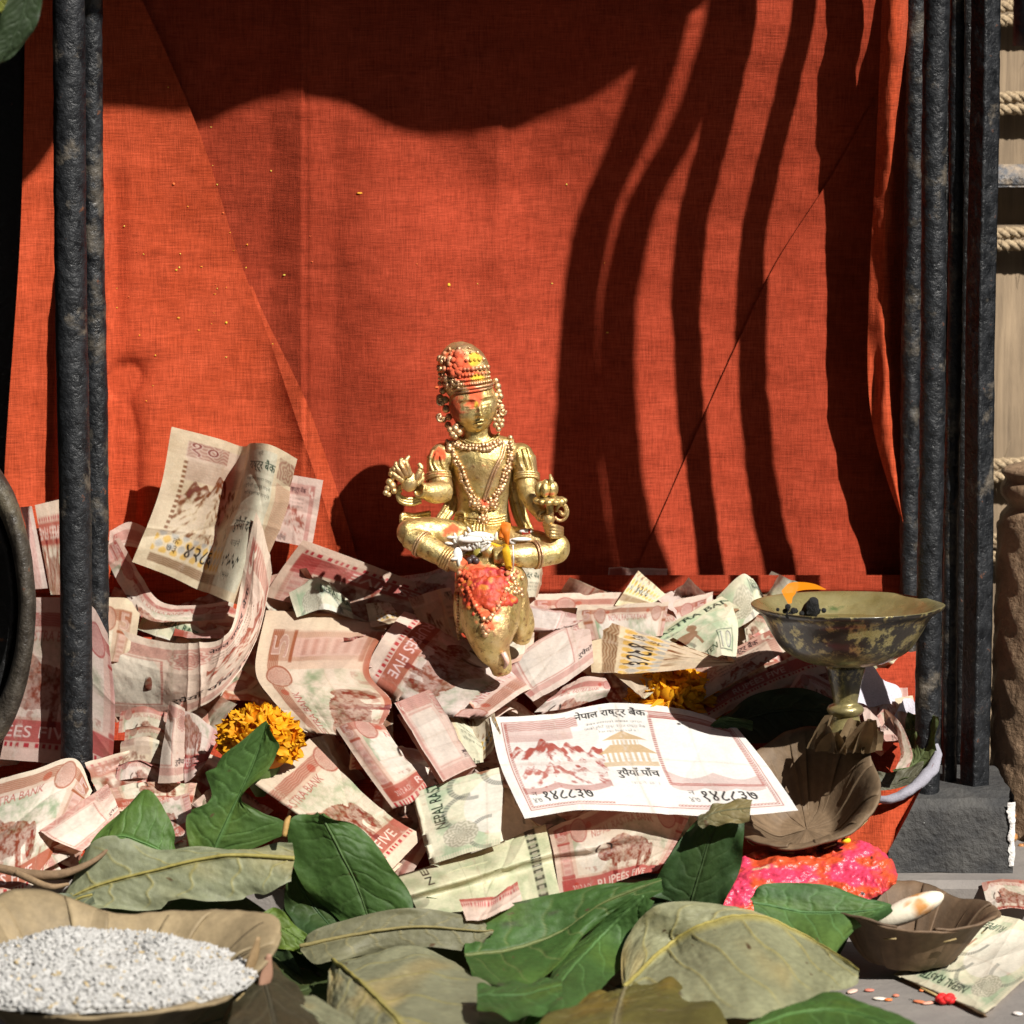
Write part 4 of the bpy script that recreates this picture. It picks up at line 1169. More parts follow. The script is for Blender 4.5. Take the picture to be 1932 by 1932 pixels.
note('rolled cream banknote reading RUPEES FIVE, lying diagonally below the elephant head', 'five_c', (0.26, 0.05, 0.77, 1.0),
     [[(1012, 1296, -1.4), (980, 1310, -2.2), (928, 1346, -1.6)], [(892, 1212, -1.3), (850, 1258, -2.4), (798, 1326, -1.4)], [(770, 1146, -0.8), (728, 1196, -1.9), (689, 1264, -1.0)]], wr=0.09, dens=1.2, fold='right', gap=0.8, flen=0.5)
note('pink banknote with a white yak panel, folded, lying above the green leaf', 'five', (0.48, 0.0, 0.80, 1.0),
     [[(486, 1476, -2.4), (584, 1393, -1.4)], [(577, 1540, -2.8), (652, 1462, -2.0)], [(655, 1592, -2.4), (726, 1532, -1.9)], [(734, 1646, -1.8), (798, 1580, -1.3)]], wr=0.09, fold='left', gap=0.4, flen=0.5, dens=1.2)
note('narrow folded pink banknote strip with a pillar print, left of the white window note', 'five', (0.02, 0.10, 0.34, 0.9),
     [[(634, 1374, -1.6), (668, 1362, -2.1), (724, 1366, -1.4)], [(684, 1448, -1.8), (718, 1436, -2.2), (762, 1424, -1.5)], [(737, 1520, -1.9), (772, 1508, -2.2), (802, 1478, -1.6)]], wr=0.07, fold='bottom', gap=0.45, flen=0.3)
note('folded banknote showing a blank white window in a red frame, right of the pillar strip', 'pale', (0.04, 0.10, 0.52, 0.92),
     [[(744, 1326, -2.4), (806, 1302, -2.2)], [(790, 1402, -2.6), (850, 1378, -2.4)], [(836, 1476, -2.6), (892, 1448, -2.4)]], wr=0.04, fold='right', gap=0.5, flen=0.9)
note('dark brown banknote folded on edge, standing left of the flat five rupee note', 'ten', (0.05, 0.2, 0.45, 1.0),
     [[(845, 1346, -0.6), (872, 1318, -1.0), (904, 1262, -1.4)], [(874, 1400, -0.5), (908, 1366, -1.0), (926, 1330, -1.6)], [(894, 1442, -0.6), (926, 1418, -1.2), (946, 1384, -1.8)]], wr=0.14)
note('dried brown scrap of banknote folded beside the roll', 'ten', (0.5, 0.0, 0.8, 0.6),
     [[(806, 1300, -0.8), (860, 1320, -0.4)], [(850, 1360, -0.8), (905, 1400, -0.6)], [(880, 1440, -0.9), (912, 1440, -0.8)]], wr=0.10)
note('pale green folded banknote reading NEPAL RAS upward, below the flat five rupee note', 'green', (0.02, 0.02, 0.54, 0.62),
     [[(826, 1626, -2.2), (788, 1490, -2.0)], [(884, 1608, -2.6), (868, 1466, -2.2)], [(944, 1592, -2.6), (951, 1446, -2.2)]], wr=0.05, fold='top', gap=0.7, flen=0.5, dens=1.2)
note('dull olive inside of a folded green banknote, in shade under the flat note', 'green', (0.2, 0.3, 0.6, 0.9),
     [[(946, 1462, -0.9), (1000, 1545, -1.0)], [(940, 1592, -1.2), (1040, 1570, -1.2)]], wr=0.05)
note('green white rolled banknote with a dark ornamental band, lying above the front leaves', 'roll', (0.0, 0.0, 1.0, 1.0),
     [[(752, 1656, -1.6), (890, 1612, -1.8), (1030, 1560, -1.6)], [(772, 1684, -2.4), (905, 1646, -2.7), (1040, 1604, -2.4)], [(780, 1702, -1.8), (912, 1668, -1.9), (1044, 1630, -1.8)], [(792, 1726, -2.4), (924, 1716, -2.6), (1058, 1692, -2.4)]], wr=0.04, fold='top', gap=0.6, flen=0.4, dens=1.2)
note('pink red banknote folded in three, right of the dark banded green roll', 'five_r', (0.02, 0.05, 0.9, 0.85),
     [[(1034, 1564, -1.3), (1110, 1532, -1.5), (1190, 1498, -1.8), (1302, 1538, -1.6)], [(1044, 1606, -2.0), (1120, 1590, -2.2), (1210, 1560, -2.2), (1282, 1580, -1.7)], [(1048, 1632, -1.4), (1124, 1620, -1.5), (1204, 1606, -1.6), (1262, 1614, -1.4)], [(1056, 1694, -2.2), (1134, 1676, -2.2), (1196, 1654, -2.0), (1240, 1642, -1.8)]], wr=0.08)
note('pink banknote scrap with crinkled edge lying over the green roll', 'five', (0.1, 0.85, 0.8, 1.0),
     [[(866, 1700, -3.6), (930, 1690, -3.6), (976, 1664, -3.6)], [(880, 1738, -3.6), (930, 1730, -3.7), (985, 1700, -3.6)]], wr=0.12)
note('flat cream five rupee banknote in front, with mountain, pagoda and number 148837', 'hero', (0.0, 0.0, 1.0, 1.0),
     [[(924, 1354, -1.4), (1040, 1346, -1.6), (1160, 1326, -1.6), (1290, 1338, -1.8), (1388, 1370, -2.2)],
      [(944, 1444, -2.4), (1065, 1440, -2.6), (1188, 1432, -2.8), (1322, 1436, -3.0), (1450, 1446, -3.2)],
      [(990, 1545, -3.4), (1102, 1529, -3.6), (1235, 1534, -3.8), (1372, 1540, -4.0), (1506, 1529, -4.2)]], wr=0.05, dens=1.25)
# --- centre right group
note('overexposed white banknote lying diagonally right of the elephant head', 'pale', (0.40, 0.0, 0.05, 1.0)[::1] and (0.05, 0.2, 0.62, 1.0),
     [[(952, 1254, -1.3), (1030, 1200, -1.4), (1110, 1158, -1.2)], [(975, 1290, -1.6), (1048, 1246, -1.8), (1116, 1204, -1.5)], [(1006, 1324, -1.8), (1062, 1292, -2.0), (1120, 1250, -1.8)]], wr=0.05)
note('small rolled red and green banknote just above the flat five rupee note', 'five_r', (0.2, 0.0, 0.8, 0.45),
     [[(1062, 1296, -1.8), (1102, 1276, -2.0), (1142, 1280, -1.6)], [(1036, 1318, -2.4), (1092, 1302, -2.6), (1152, 1296, -2.2)], [(1008, 1344, -1.8), (1072, 1336, -2.0), (1144, 1314, -1.6)]], wr=0.05)
note('brown ten rupee banknote folded to a long triangle pointing right', 'ten', (0.10, 0.55, 0.50, 1.0),
     [[(1386, 1250, -4.6), (1382, 1253, -4.6)], [(1244, 1204, -2.6), (1216, 1270, -2.6)], [(1106, 1159, -0.9), (1116, 1268, -1.4)]], wr=0.05, dens=1.2)
note('brown green banknote tip hanging below the triangular brown note', 'ten', (0.3, 0.0, 0.7, 0.4),
     [[(1150, 1268, -1.5), (1292, 1256, -1.5)], [(1196, 1304, -1.7), (1246, 1296, -1.7)], [(1212, 1318, -1.8), (1218, 1318, -1.8)]], wr=0.05)
note('green banknote strip with letters TR, slanting up right of the brown triangle', 'green', (0.45, 0.0, 0.75, 0.4),
     [[(1232, 1202, -0.8), (1300, 1160, -0.9), (1362, 1128, -0.8)], [(1252, 1224, -1.0), (1326, 1186, -1.1), (1398, 1150, -1.0)]], wr=0.08)
note('cream banknote corner with a round seal topping the right heap', 'green', (0.02, 0.05, 0.35, 0.5),
     [[(1350, 1126, -0.6), (1398, 1084, -0.8), (1420, 1092, -0.7)], [(1366, 1170, -0.8), (1412, 1138, -1.0), (1442, 1126, -0.8)], [(1380, 1192, -0.9), (1415, 1172, -1.0), (1440, 1150, -0.9)]], wr=0.07)
note('green white banknote with a boxed 10, curled, above the brown triangle tip', 'green', (0.6, 0.3, 1.0, 1.0),
     [[(1268, 1204, -1.2), (1320, 1168, -1.6), (1380, 1142, -1.3)], [(1304, 1226, -1.4), (1350, 1194, -1.9), (1392, 1180, -1.5)], [(1330, 1256, -1.5), (1362, 1240, -1.9), (1388, 1248, -1.6)]], wr=0.08, dens=1.2)
note('long horizontal pink banknote against the foot of the red cloth', 'five', (0.0, 0.0, 1.0, 0.22),
     [[(990, 1121, -0.4), (1160, 1118, -0.4), (1335, 1124, -0.4)], [(992, 1148, -0.6), (1160, 1146, -0.6), (1335, 1152, -0.6)]], wr=0.07)
note('white folded banknote wedge touching the right side of the elephant', 'pale', (0.1, 0.2, 0.7, 0.8),
     [[(996, 1140, -1.2), (1050, 1150, -1.4), (1110, 1164, -1.4)], [(1002, 1185, -1.4), (1040, 1186, -1.6), (1080, 1180, -1.5)]], wr=0.08, fold='bottom', gap=0.3)
note('banknote with a white folded edge running level behind the brown triangle', 'five_c', (0.0, 0.0, 0.9, 0.4),
     [[(1090, 1146, -1.0), (1180, 1140, -1.1), (1262, 1136, -1.0)], [(1088, 1166, -1.4), (1175, 1160, -1.5), (1258, 1158, -1.3)], [(1100, 1210, -1.2), (1180, 1205, -1.2), (1250, 1200, -1.1)]], wr=0.08)
note('small upright folded banknote with an orange band against the red cloth', 'ten', (0.55, 0.6, 0.1, 1.0)[::1] and (0.1, 0.7, 0.6, 1.0),
     [[(1205, 1076, -0.9), (1258, 1122, -0.8)], [(1160, 1142, -1.2), (1222, 1146, -1.0)]], wr=0.07, fold='right', gap=0.3)
note('pink brown banknote lying under the letters TR strip', 'five', (0.2, 0.0, 1.0, 0.5),
     [[(1160, 1150, -0.6), (1250, 1138, -0.6), (1345, 1118, -0.4)], [(1170, 1226, -0.9), (1256, 1212, -0.8), (1340, 1180, -0.6)]], wr=0.09)
note('pink white banknote with black lettering slanting up toward the oil lamp', 'pale', (0.48, 0.10, 0.98, 0.52),
     [[(1282, 1280, -1.2), (1380, 1226, -1.3), (1466, 1180, -1.2)], [(1296, 1306, -1.6), (1392, 1252, -1.7), (1478, 1206, -1.5)], [(1310, 1330, -1.4), (1404, 1276, -1.5), (1488, 1226, -1.3)]], wr=0.05, dens=1.2)
note('long dark red banknote edge slanting below the lettered pink note', 'five_r', (0.0, 0.7, 1.0, 1.0),
     [[(1312, 1334, -1.0), (1420, 1272, -1.0), (1540, 1226, -0.8)], [(1330, 1368, -0.9), (1440, 1312, -0.9), (1560, 1270, -0.7)]], wr=0.08)
note('pink banknote peeking out behind the lamp bowl, left side', 'five', (0.3, 0.1, 0.8, 0.7),
     [[(1400, 1150, 0.0), (1452, 1168, 0.1)], [(1410, 1220, -0.3), (1470, 1230, -0.2)]], wr=0.14)
note('lilac pink banknote lying behind the stem of the oil lamp', 'five_r', (0.1, 0.1, 0.8, 0.8),
     [[(1470, 1250, -0.4), (1560, 1232, -0.3), (1660, 1285, -0.2)], [(1450, 1310, -0.6), (1550, 1300, -0.6), (1650, 1330, -0.5)]], wr=0.12)
note('crumpled pink banknote corner left of the lamp stem', 'five', (0.0, 0.0, 0.6, 0.6),
     [[(1490, 1300, -0.8), (1520, 1270, -1.0), (1566, 1288, -0.9)], [(1520, 1330, -0.9), (1545, 1322, -1.0), (1572, 1330, -0.9)]], wr=0.10)
note('brownish banknote standing behind the leaf bowl right of the lamp foot', 'pale', (0.5, 0.3, 0.95, 0.9),
     [[(1620, 1312, -0.6), (1668, 1300, -0.6), (1712, 1298, -0.5)], [(1640, 1400, -0.9), (1680, 1400, -0.9), (1720, 1390, -0.8)]], wr=0.10)
note('pink banknote curled into a loop right of the lamp foot', 'five_r', (0.1, 0.2, 0.8, 0.5),
     [[(1655, 1350, -2.0), (1672, 1336, -2.4), (1702, 1366, -2.4), (1722, 1420, -2.2), (1716, 1448, -2.0)], [(1662, 1372, -1.6), (1678, 1352, -1.8), (1692, 1382, -2.0), (1700, 1424, -1.9), (1690, 1452, -1.8)]], wr=0.07, dens=1.2)
note('white and red banknote edge standing beside the curled pink loop', 'five_c', (0.0, 0.0, 0.5, 0.3),
     [[(1688, 1318, -1.0), (1722, 1312, -1.0)], [(1700, 1380, -1.2), (1736, 1372, -1.2)]], wr=0.06)
# --- lower left group
note('cream banknote with a yak at the left edge, curving down over the twig', 'five_c', (0.45, 0.05, 0.97, 0.95),
     [[(-30, 1478, -1.6), (60, 1454, -1.9), (140, 1432, -1.8), (174, 1492, -1.4)], [(-30, 1590, -2.6), (35, 1570, -2.9), (95, 1545, -2.6), (150, 1538, -1.8)], [(-20, 1694, -3.0), (34, 1690, -3.2), (72, 1660, -2.8), (96, 1620, -2.2)]], wr=0.08, dens=1.2)
note('white pink banknote folded double, slanting below the left post', 'pale', (0.5, 0.1, 0.1, 0.9)[::1] and (0.10, 0.1, 0.6, 0.9),
     [[(74, 1566, -3.0), (140, 1520, -2.8), (202, 1474, -2.4)], [(100, 1582, -3.3), (160, 1548, -3.2), (216, 1504, -2.8)], [(152, 1604, -3.1), (190, 1570, -3.0), (226, 1530, -2.7)]], wr=0.06, fold='bottom', gap=0.4)
note('reddish white banknote stub under the folded double note at left', 'five_r', (0.0, 0.0, 0.4, 0.5),
     [[(62, 1585, -2.4), (120, 1602, -2.4)], [(84, 1640, -2.4), (140, 1612, -2.4)]], wr=0.06, fold='left', gap=0.4)
note('flat pink banknote crossing below the left post foot', 'five', (0.05, 0.4, 0.95, 0.95),
     [[(206, 1486, -1.2), (290, 1472, -1.2), (372, 1480, -1.2)], [(222, 1532, -1.6), (300, 1520, -1.6), (362, 1512, -1.5)]], wr=0.12)
note('pale pink banknote end dropping between two green leaves at left', 'five', (0.55, 0.2, 0.95, 1.0),
     [[(298, 1512, -2.2), (356, 1494, -2.0)], [(322, 1596, -2.4), (368, 1566, -2.2)]], wr=0.06)
note('pleated pale banknote standing upright left of the marigold', 'pale', (0.35, 0.05, 0.6, 1.0),
     [[(320, 1322, -1.0), (334, 1330, -1.6), (348, 1338, -1.0)], [(308, 1400, -1.3), (326, 1404, -1.9), (346, 1406, -1.2)], [(298, 1478, -1.6), (326, 1478, -2.1), (346, 1472, -1.5)]], wr=0.06)
note('orange pink banknote wing beside the pleated one, left of the marigold', 'five_r', (0.4, 0.3, 0.95, 1.0),
     [[(346, 1340, -0.8), (380, 1352, -1.2), (416, 1384, -0.8)], [(346, 1474, -1.2), (366, 1464, -1.5), (384, 1446, -1.0)]], wr=0.08)
for k, (x, y, w, h, lab, art) in enumerate([
        (228, 1345, 90, 40, 'uppermost of the thin stacked pink folds right of the left post', 'five_r'), (236, 1376, 84, 34, 'second of the thin stacked pink folds right of the left post', 'five'),
        (230, 1404, 90, 40, 'dark folded banknote below the thin stacked pink folds', 'ten'), (222, 1440, 80, 34, 'lowest rust coloured banknote fold above the flat pink one', 'five_r')]):
    note(lab, art, (0.1, 0.1, 0.8, 0.5), [[(x, y, -0.2), (x + w * .5, y - 8, -0.7), (x + w, y + 4, -0.2)], [(x - 4, y + h, 0.2), (x + w * .5, y + h - 6, 0.1), (x + w - 4, y + h, 0.2)]], wr=0.10, fold='top', gap=0.3)
# --- lower right
note('green white banknote lying on the ground at lower right, antelope and BANK upside down', 'green', (0.0, 0.0, 0.72, 1.0),
     [[(1862, 1912, 1.2), (1776, 1874, 1.4), (1688, 1836, 1.6)], [(1930, 1850, 1.4), (1850, 1812, 1.2), (1770, 1778, 1.4)], [(2010, 1780, 1.5), (1938, 1742, 1.6), (1864, 1720, 1.6)]], wr=0.07, dens=1.2, fold='top', gap=0.3, flen=0.4)
note('pink banknote lying beyond the green one at the right edge', 'five', (0.2, 0.1, 0.9, 0.8),
     [[(1852, 1672, 2.6), (1900, 1660, 2.6), (1960, 1662, 2.6)], [(1868, 1722, 1.8), (1910, 1716, 1.8), (1980, 1722, 1.8)]], wr=0.10)
note('orange red folded banknote corner between the leaf bowl and the green note', 'five_r', (0.2, 0.1, 0.6, 0.6),
     [[(1800, 1720, 1.6), (1840, 1706, 1.8), (1866, 1716, 2.0)], [(1808, 1760, 1.4), (1846, 1744, 1.6), (1876, 1740, 1.8)]], wr=0.06, fold='bottom')

note('white curled banknote standing behind the right side of the elephant head', 'ten', (0.5, 0.0, 0.9, 0.5),
     [[(944, 1078, -1.0), (985, 1062, -1.6), (1020, 1068, -1.4), (1026, 1082, -0.6)], [(958, 1130, -1.0), (990, 1128, -1.6), (1008, 1126, -1.4), (1014, 1128, -0.6)]], wr=0.04)
note('dark red folded banknote tucked behind the left side of the elephant head', 'five_r', (0.1, 0.2, 0.8, 0.9),
     [[(690, 1102, -0.2), (780, 1084, -0.6), (858, 1068, -0.4)], [(720, 1150, -0.6), (790, 1150, -1.0), (862, 1142, -0.6)]], wr=0.12, fold='top', gap=0.4)
note('shaded brown banknote slanting down left of the elephant trunk', 'ten', (0.1, 0.1, 0.7, 0.8),
     [[(770, 1130, -1.2), (850, 1110, -1.0)], [(800, 1190, -1.2), (864, 1180, -1.2)], [(850, 1240, -1.3), (890, 1236, -1.4)]], wr=0.12)
note('pale banknote wedge right of the elephant trunk under the overexposed one', 'pale', (0.1, 0.1, 0.6, 0.9),
     [[(950, 1190, -1.4), (1010, 1172, -1.2)], [(948, 1262, -1.6), (1004, 1240, -1.2)]], wr=0.08)
note('small orange brown torn banknote corner above the folded yak note', 'ten', (0.0, 0.5, 0.3, 1.0),
     [[(690, 1140, -1.4), (735, 1132, -1.6)], [(700, 1180, -1.2), (760, 1176, -1.2)]], wr=0.14)
note('cream and green folded banknote edge above the folded yak note', 'green', (0.0, 0.0, 0.5, 0.4),
     [[(545, 1118, -1.5), (605, 1090, -1.8), (660, 1132, -1.5)], [(560, 1165, -1.2), (610, 1150, -1.4), (668, 1166, -1.2)]], wr=0.10, fold='top', gap=0.5)
# --- notes mostly buried in the heap, seen only in the gaps
ANCHORS = [(30, 1180, 'the dark metal rim'), (145, 1250, 'the left iron post'), (400, 960, 'the upright ten rupee note'), (330, 1270, 'the large crumpled orange pink note'), (600, 1260, 'the folded yak note'), (680, 1090, 'the wide pink leaning note'),
           (490, 1390, 'the left marigold'), (640, 1510, 'the folded note above the green leaf'), (850, 1250, 'the rolled RUPEES FIVE note'), (810, 1390, 'the white window note'), (870, 1540, 'the NEPAL RAS note'), (900, 1660, 'the green banknote roll'),
           (910, 1150, 'the elephant head'), (1030, 1240, 'the overexposed white note'), (1200, 1440, 'the flat five rupee note'), (1230, 1230, 'the brown triangle note'), (1236, 1320, 'the right marigold'), (1180, 1580, 'the pink red note folded in three'),
           (1340, 1200, 'the boxed 10 note'), (1390, 1250, 'the lettered pink note'), (1597, 1180, 'the oil lamp bowl'), (1597, 1330, 'the oil lamp stem'), (1690, 1400, 'the pink loop note'), (1510, 1490, 'the brown leaf bowl'), (100, 1560, 'the cream yak note at the left edge'), (320, 1400, 'the pleated pale note'), (430, 1510, 'the torn green leaf'), (250, 1580, 'the lobed green leaf'), (350, 1650, 'the long pale leaf'), (640, 1620, 'the broad deep green leaf'), (770, 1750, 'the olive grey leaf'), (760, 1870, 'the large bottom leaf'), (1060, 1750, 'the bruised green leaf'), (1100, 1830, 'the steep green leaf'), (1400, 1800, 'the big pale leaf'), (220, 1800, 'the rice bowl'), (1320, 1630, 'the curled dark leaf')]
USED = set()
def where(x, y, head):
    """a label that names the nearest things"""
    near = sorted(ANCHORS, key=lambda q: (q[0] - x) ** 2 + 1.6 * (q[1] - y) ** 2)
    for m in range(0, 5):
        ax, ay, n = near[m]
        dx, dy = x - ax, y - ay
        rel = ('left of' if dx < 0 else 'right of') if abs(dx) > abs(dy) * 1.1 else ('above' if dy < 0 else 'below')
        s = f'{head} {rel} {n}'
        if s not in USED:
            USED.add(s)
            return s
    ax, ay, n2 = near[1]
    s = f'{head} between {near[0][2]} and {n2}'
    USED.add(s)
    return s
def fillers():
    rng = random.Random(77)
    for row, py in enumerate(range(1150, 1640, 74)):
        for px in range(20 + 64 * (row % 2), 1720, 128):
            if px > 1640 or (px > 1360 and py > 1380):
                continue
            if 820 < px < 990 and py < 1200:
                continue
            x, y = px + rng.uniform(-30, 30), py + rng.uniform(-20, 20)
            a = rng.uniform(0, math.pi)
            w, h = rng.uniform(60, 95), rng.uniform(34, 56)
            ca, sa = math.cos(a), math.sin(a)
            u0, v0 = rng.uniform(0, 0.55), rng.uniform(0, 0.4)
            rows = []
            tilt = rng.uniform(-1.3, 1.3); cur = rng.uniform(-1.1, 1.1)
            for j in (-1, 0, 1):
                rr = []
                for i in (-1, -0.3, 0.4, 1):
                    rr.append((x + i * w * ca - j * h * sa, y + (i * w * sa + j * h * ca) * 0.75, 0.55 + (2.2 if x < 250 else 0) + tilt * i + cur * j * j + rng.uniform(-0.35, 0.35)))
                rows.append(rr)
            art = rng.choice(['five', 'five_r', 'five_r', 'pale', 'five_c', 'five', 'green'])
            tone = {'five': 'pink', 'five_r': 'red pink', 'pale': 'pale', 'five_c': 'cream', 'green': 'green'}[art]
            note(where(x, y, f'half buried {tone} banknote'), art, (u0, v0, u0 + 0.45, v0 + 0.6), rows, wr=0.22, dens=0.45, group='banknotes buried in the heap')
fillers()
# ------------------------------------------------------------------ golden deity seated on an elephant
from mathutils.bvhtree import BVHTree
KC = 0.3406 * 2 * TANH / 1932 * CAM_D / math.cos(PITCH)        # cm per unit of the statue sketch
def Q(cx, cy, Y=0.0):
    return P(658 + cx * 0.3406, 601 + cy * 0.3406, Y)
def sketch(v):
    """sketch coordinates of world points"""
    v = np.asarray(v)
    rel = v - np.array([0, -CAM_D, CAM_Z])
    zf = rel[..., 1] * math.cos(PITCH) - rel[..., 2] * math.sin(PITCH)
    zu = rel[..., 1] * math.sin(PITCH) + rel[..., 2] * math.cos(PITCH)
    px = 966 + rel[..., 0] / zf / TANH * 966; py = 966 - zu / zf / TANH * 966
    return (px - 658) / 0.3406, (py - 601) / 0.3406

def mat_gold(name='gilt_bronze', pink=0.0):
    m, N, L, B = mat_new(name)
    at = nd(N, 'Attribute', attribute_name='Col')
    n1 = noise_node(N, L, 130, 6, 0.65); n2 = noise_node(N, L, 420, 5, 0.7); n3 = noise_node(N, L, 45, 3, 0.5)
    g = ramp(N, [(0.32, (0.44, 0.30, 0.09)), (0.55, (0.74, 0.58, 0.25)), (0.75, (0.85, 0.72, 0.42))]); L.new(n1.outputs[0], g.inputs[0])
    pt = ramp(N, [(0.53, (0, 0, 0)), (0.68, (0.85, 0.85, 0.85))]); L.new(n2.outputs[0], pt.inputs[0])
    c = mix_rgb(N, L, pt.outputs[0], g.outputs[0], (0.16, 0.075, 0.03))
    pk = ramp(N, [(0.50, (0, 0, 0)), (0.68, (0.65, 0.65, 0.65))]); L.new(n3.outputs[0], pk.inputs[0])
    c = mix_rgb(N, L, pk.outputs[0], c, (0.52, 0.27, 0.15))
    if pink:
        c = mix_rgb(N, L, pink, c, (0.60, 0.36, 0.24))
    c = mix_rgb(N, L, at.outputs['Alpha'], c, at.outputs['Color'])
    L.new(c, B.inputs['Base Color'])
    inv = nd(N, 'Math', operation='MULTIPLY_ADD', i_1=-0.84, i_2=0.84); L.new(at.outputs['Alpha'], inv.inputs[0]); L.new(inv.outputs[0], B.inputs['Metallic'])
    rr = ramp(N, [(0.3, (0.33,) * 3), (0.7, (0.54,) * 3)]); L.new(n2.outputs[0], rr.inputs[0])
    ra = nd(N, 'Math', operation='MULTIPLY_ADD', i_1=0.45, use_clamp=True); L.new(at.outputs['Alpha'], ra.inputs[0]); L.new(rr.outputs[0], ra.inputs[2]); L.new(ra.outputs[0], B.inputs['Roughness'])
    bump_to(N, L, B, n2.outputs[0], 0.6, 0.0009)
    return m
M_GOLD = mat_gold()
M_BEAD = mat_gold('rubbed_copper_gilt', 0.62)
def paint(v):
    """vermilion, saffron and turmeric paste smeared on the metal: rgb + cover"""
    cx, cy = sketch(v)
    n = fbm(v * 2.1, 60, 4); n2 = fbm(v * 5.0, 66, 3)
    g = lambda x, y, rx, ry: np.exp(-((cx - x) / rx) ** 2 - ((cy - y) / ry) ** 2)
    red = g(720, 1470, 120, 90) * 1.35 + g(760, 1640, 150, 160) * 0.42 + g(640, 480, 200, 260) * 0.16 + g(700, 440, 45, 60) * 0.55 + g(610, 250, 90, 90) * 0.75 + g(590, 520, 30, 90) * 0.55 + g(500, 750, 40, 40) * 0.6 + g(570, 1165, 80, 30) * 0.7 + g(740, 1020, 60, 25) * 0.6 + g(1110, 975, 40, 10) * .9 + g(640, 1340, 60, 30) * 0.7 + g(850, 1400, 90, 40) * 0.5 + g(470, 860, 60, 14) * 0.5
    yel = g(700, 225, 55, 55) * 1.0 + g(715, 330, 50, 20) * 0.8 + g(705, 480, 16, 40) * 0.7 + g(880, 1420, 30, 25) * 0.7 + g(740, 1500, 30, 60) * .5
    kr = smooth(0.34, 0.60, red + 0.08 + 0.50 * n + 0.25 * n2); ky = smooth(0.42, 0.66, yel + 0.35 * n + 0.2 * n2)
    col = np.array([0.62, 0.075, 0.02]) * (1 - ky[..., None]) + np.array([0.72, 0.46, 0.03]) * ky[..., None]
    col = col * (0.75 + 0.4 * smooth(-0.4, 0.5, n2))[..., None]
    return np.concatenate([col, np.clip(np.maximum(kr, ky) * 0.92, 0, 1)[..., None]], -1)

ST = thing('golden_statue', 'small gilt bronze deity seated cross legged on an elephant head, smeared with red paste', 'statue', Q(780, 1900, -1.5))
def remeshed(name, mb, voxel, it=2, parent=ST, mat=None):
    o = mb.build('tmp', M_GOLD, None, recalc=True)
    org = np.array(o['_w'])
    md = o.modifiers.new('r', 'REMESH'); md.mode = 'VOXEL'; md.voxel_size = voxel * CM; md.use_smooth_shade = True
    sm = o.modifiers.new('s', 'SMOOTH'); sm.iterations = it; sm.factor = 0.5
    me = bpy.data.meshes.new_from_object(o.evaluated_get(bpy.context.evaluated_depsgraph_get()))
    n = len(me.vertices)
    v = np.empty(n * 3); me.vertices.foreach_get('co', v); v = v.reshape(-1, 3) / CM + org
    f = [tuple(p.vertices) for p in me.polygons]
    bpy.data.objects.remove(o); bpy.data.meshes.remove(me)
    v = v + 0.012 * np.stack([fbm(v * 4, 70 + k, 2) for k in range(3)], -1)
    ob = mesh(name, v, f, mat or M_GOLD, parent, paint(v))
    return ob, v, f

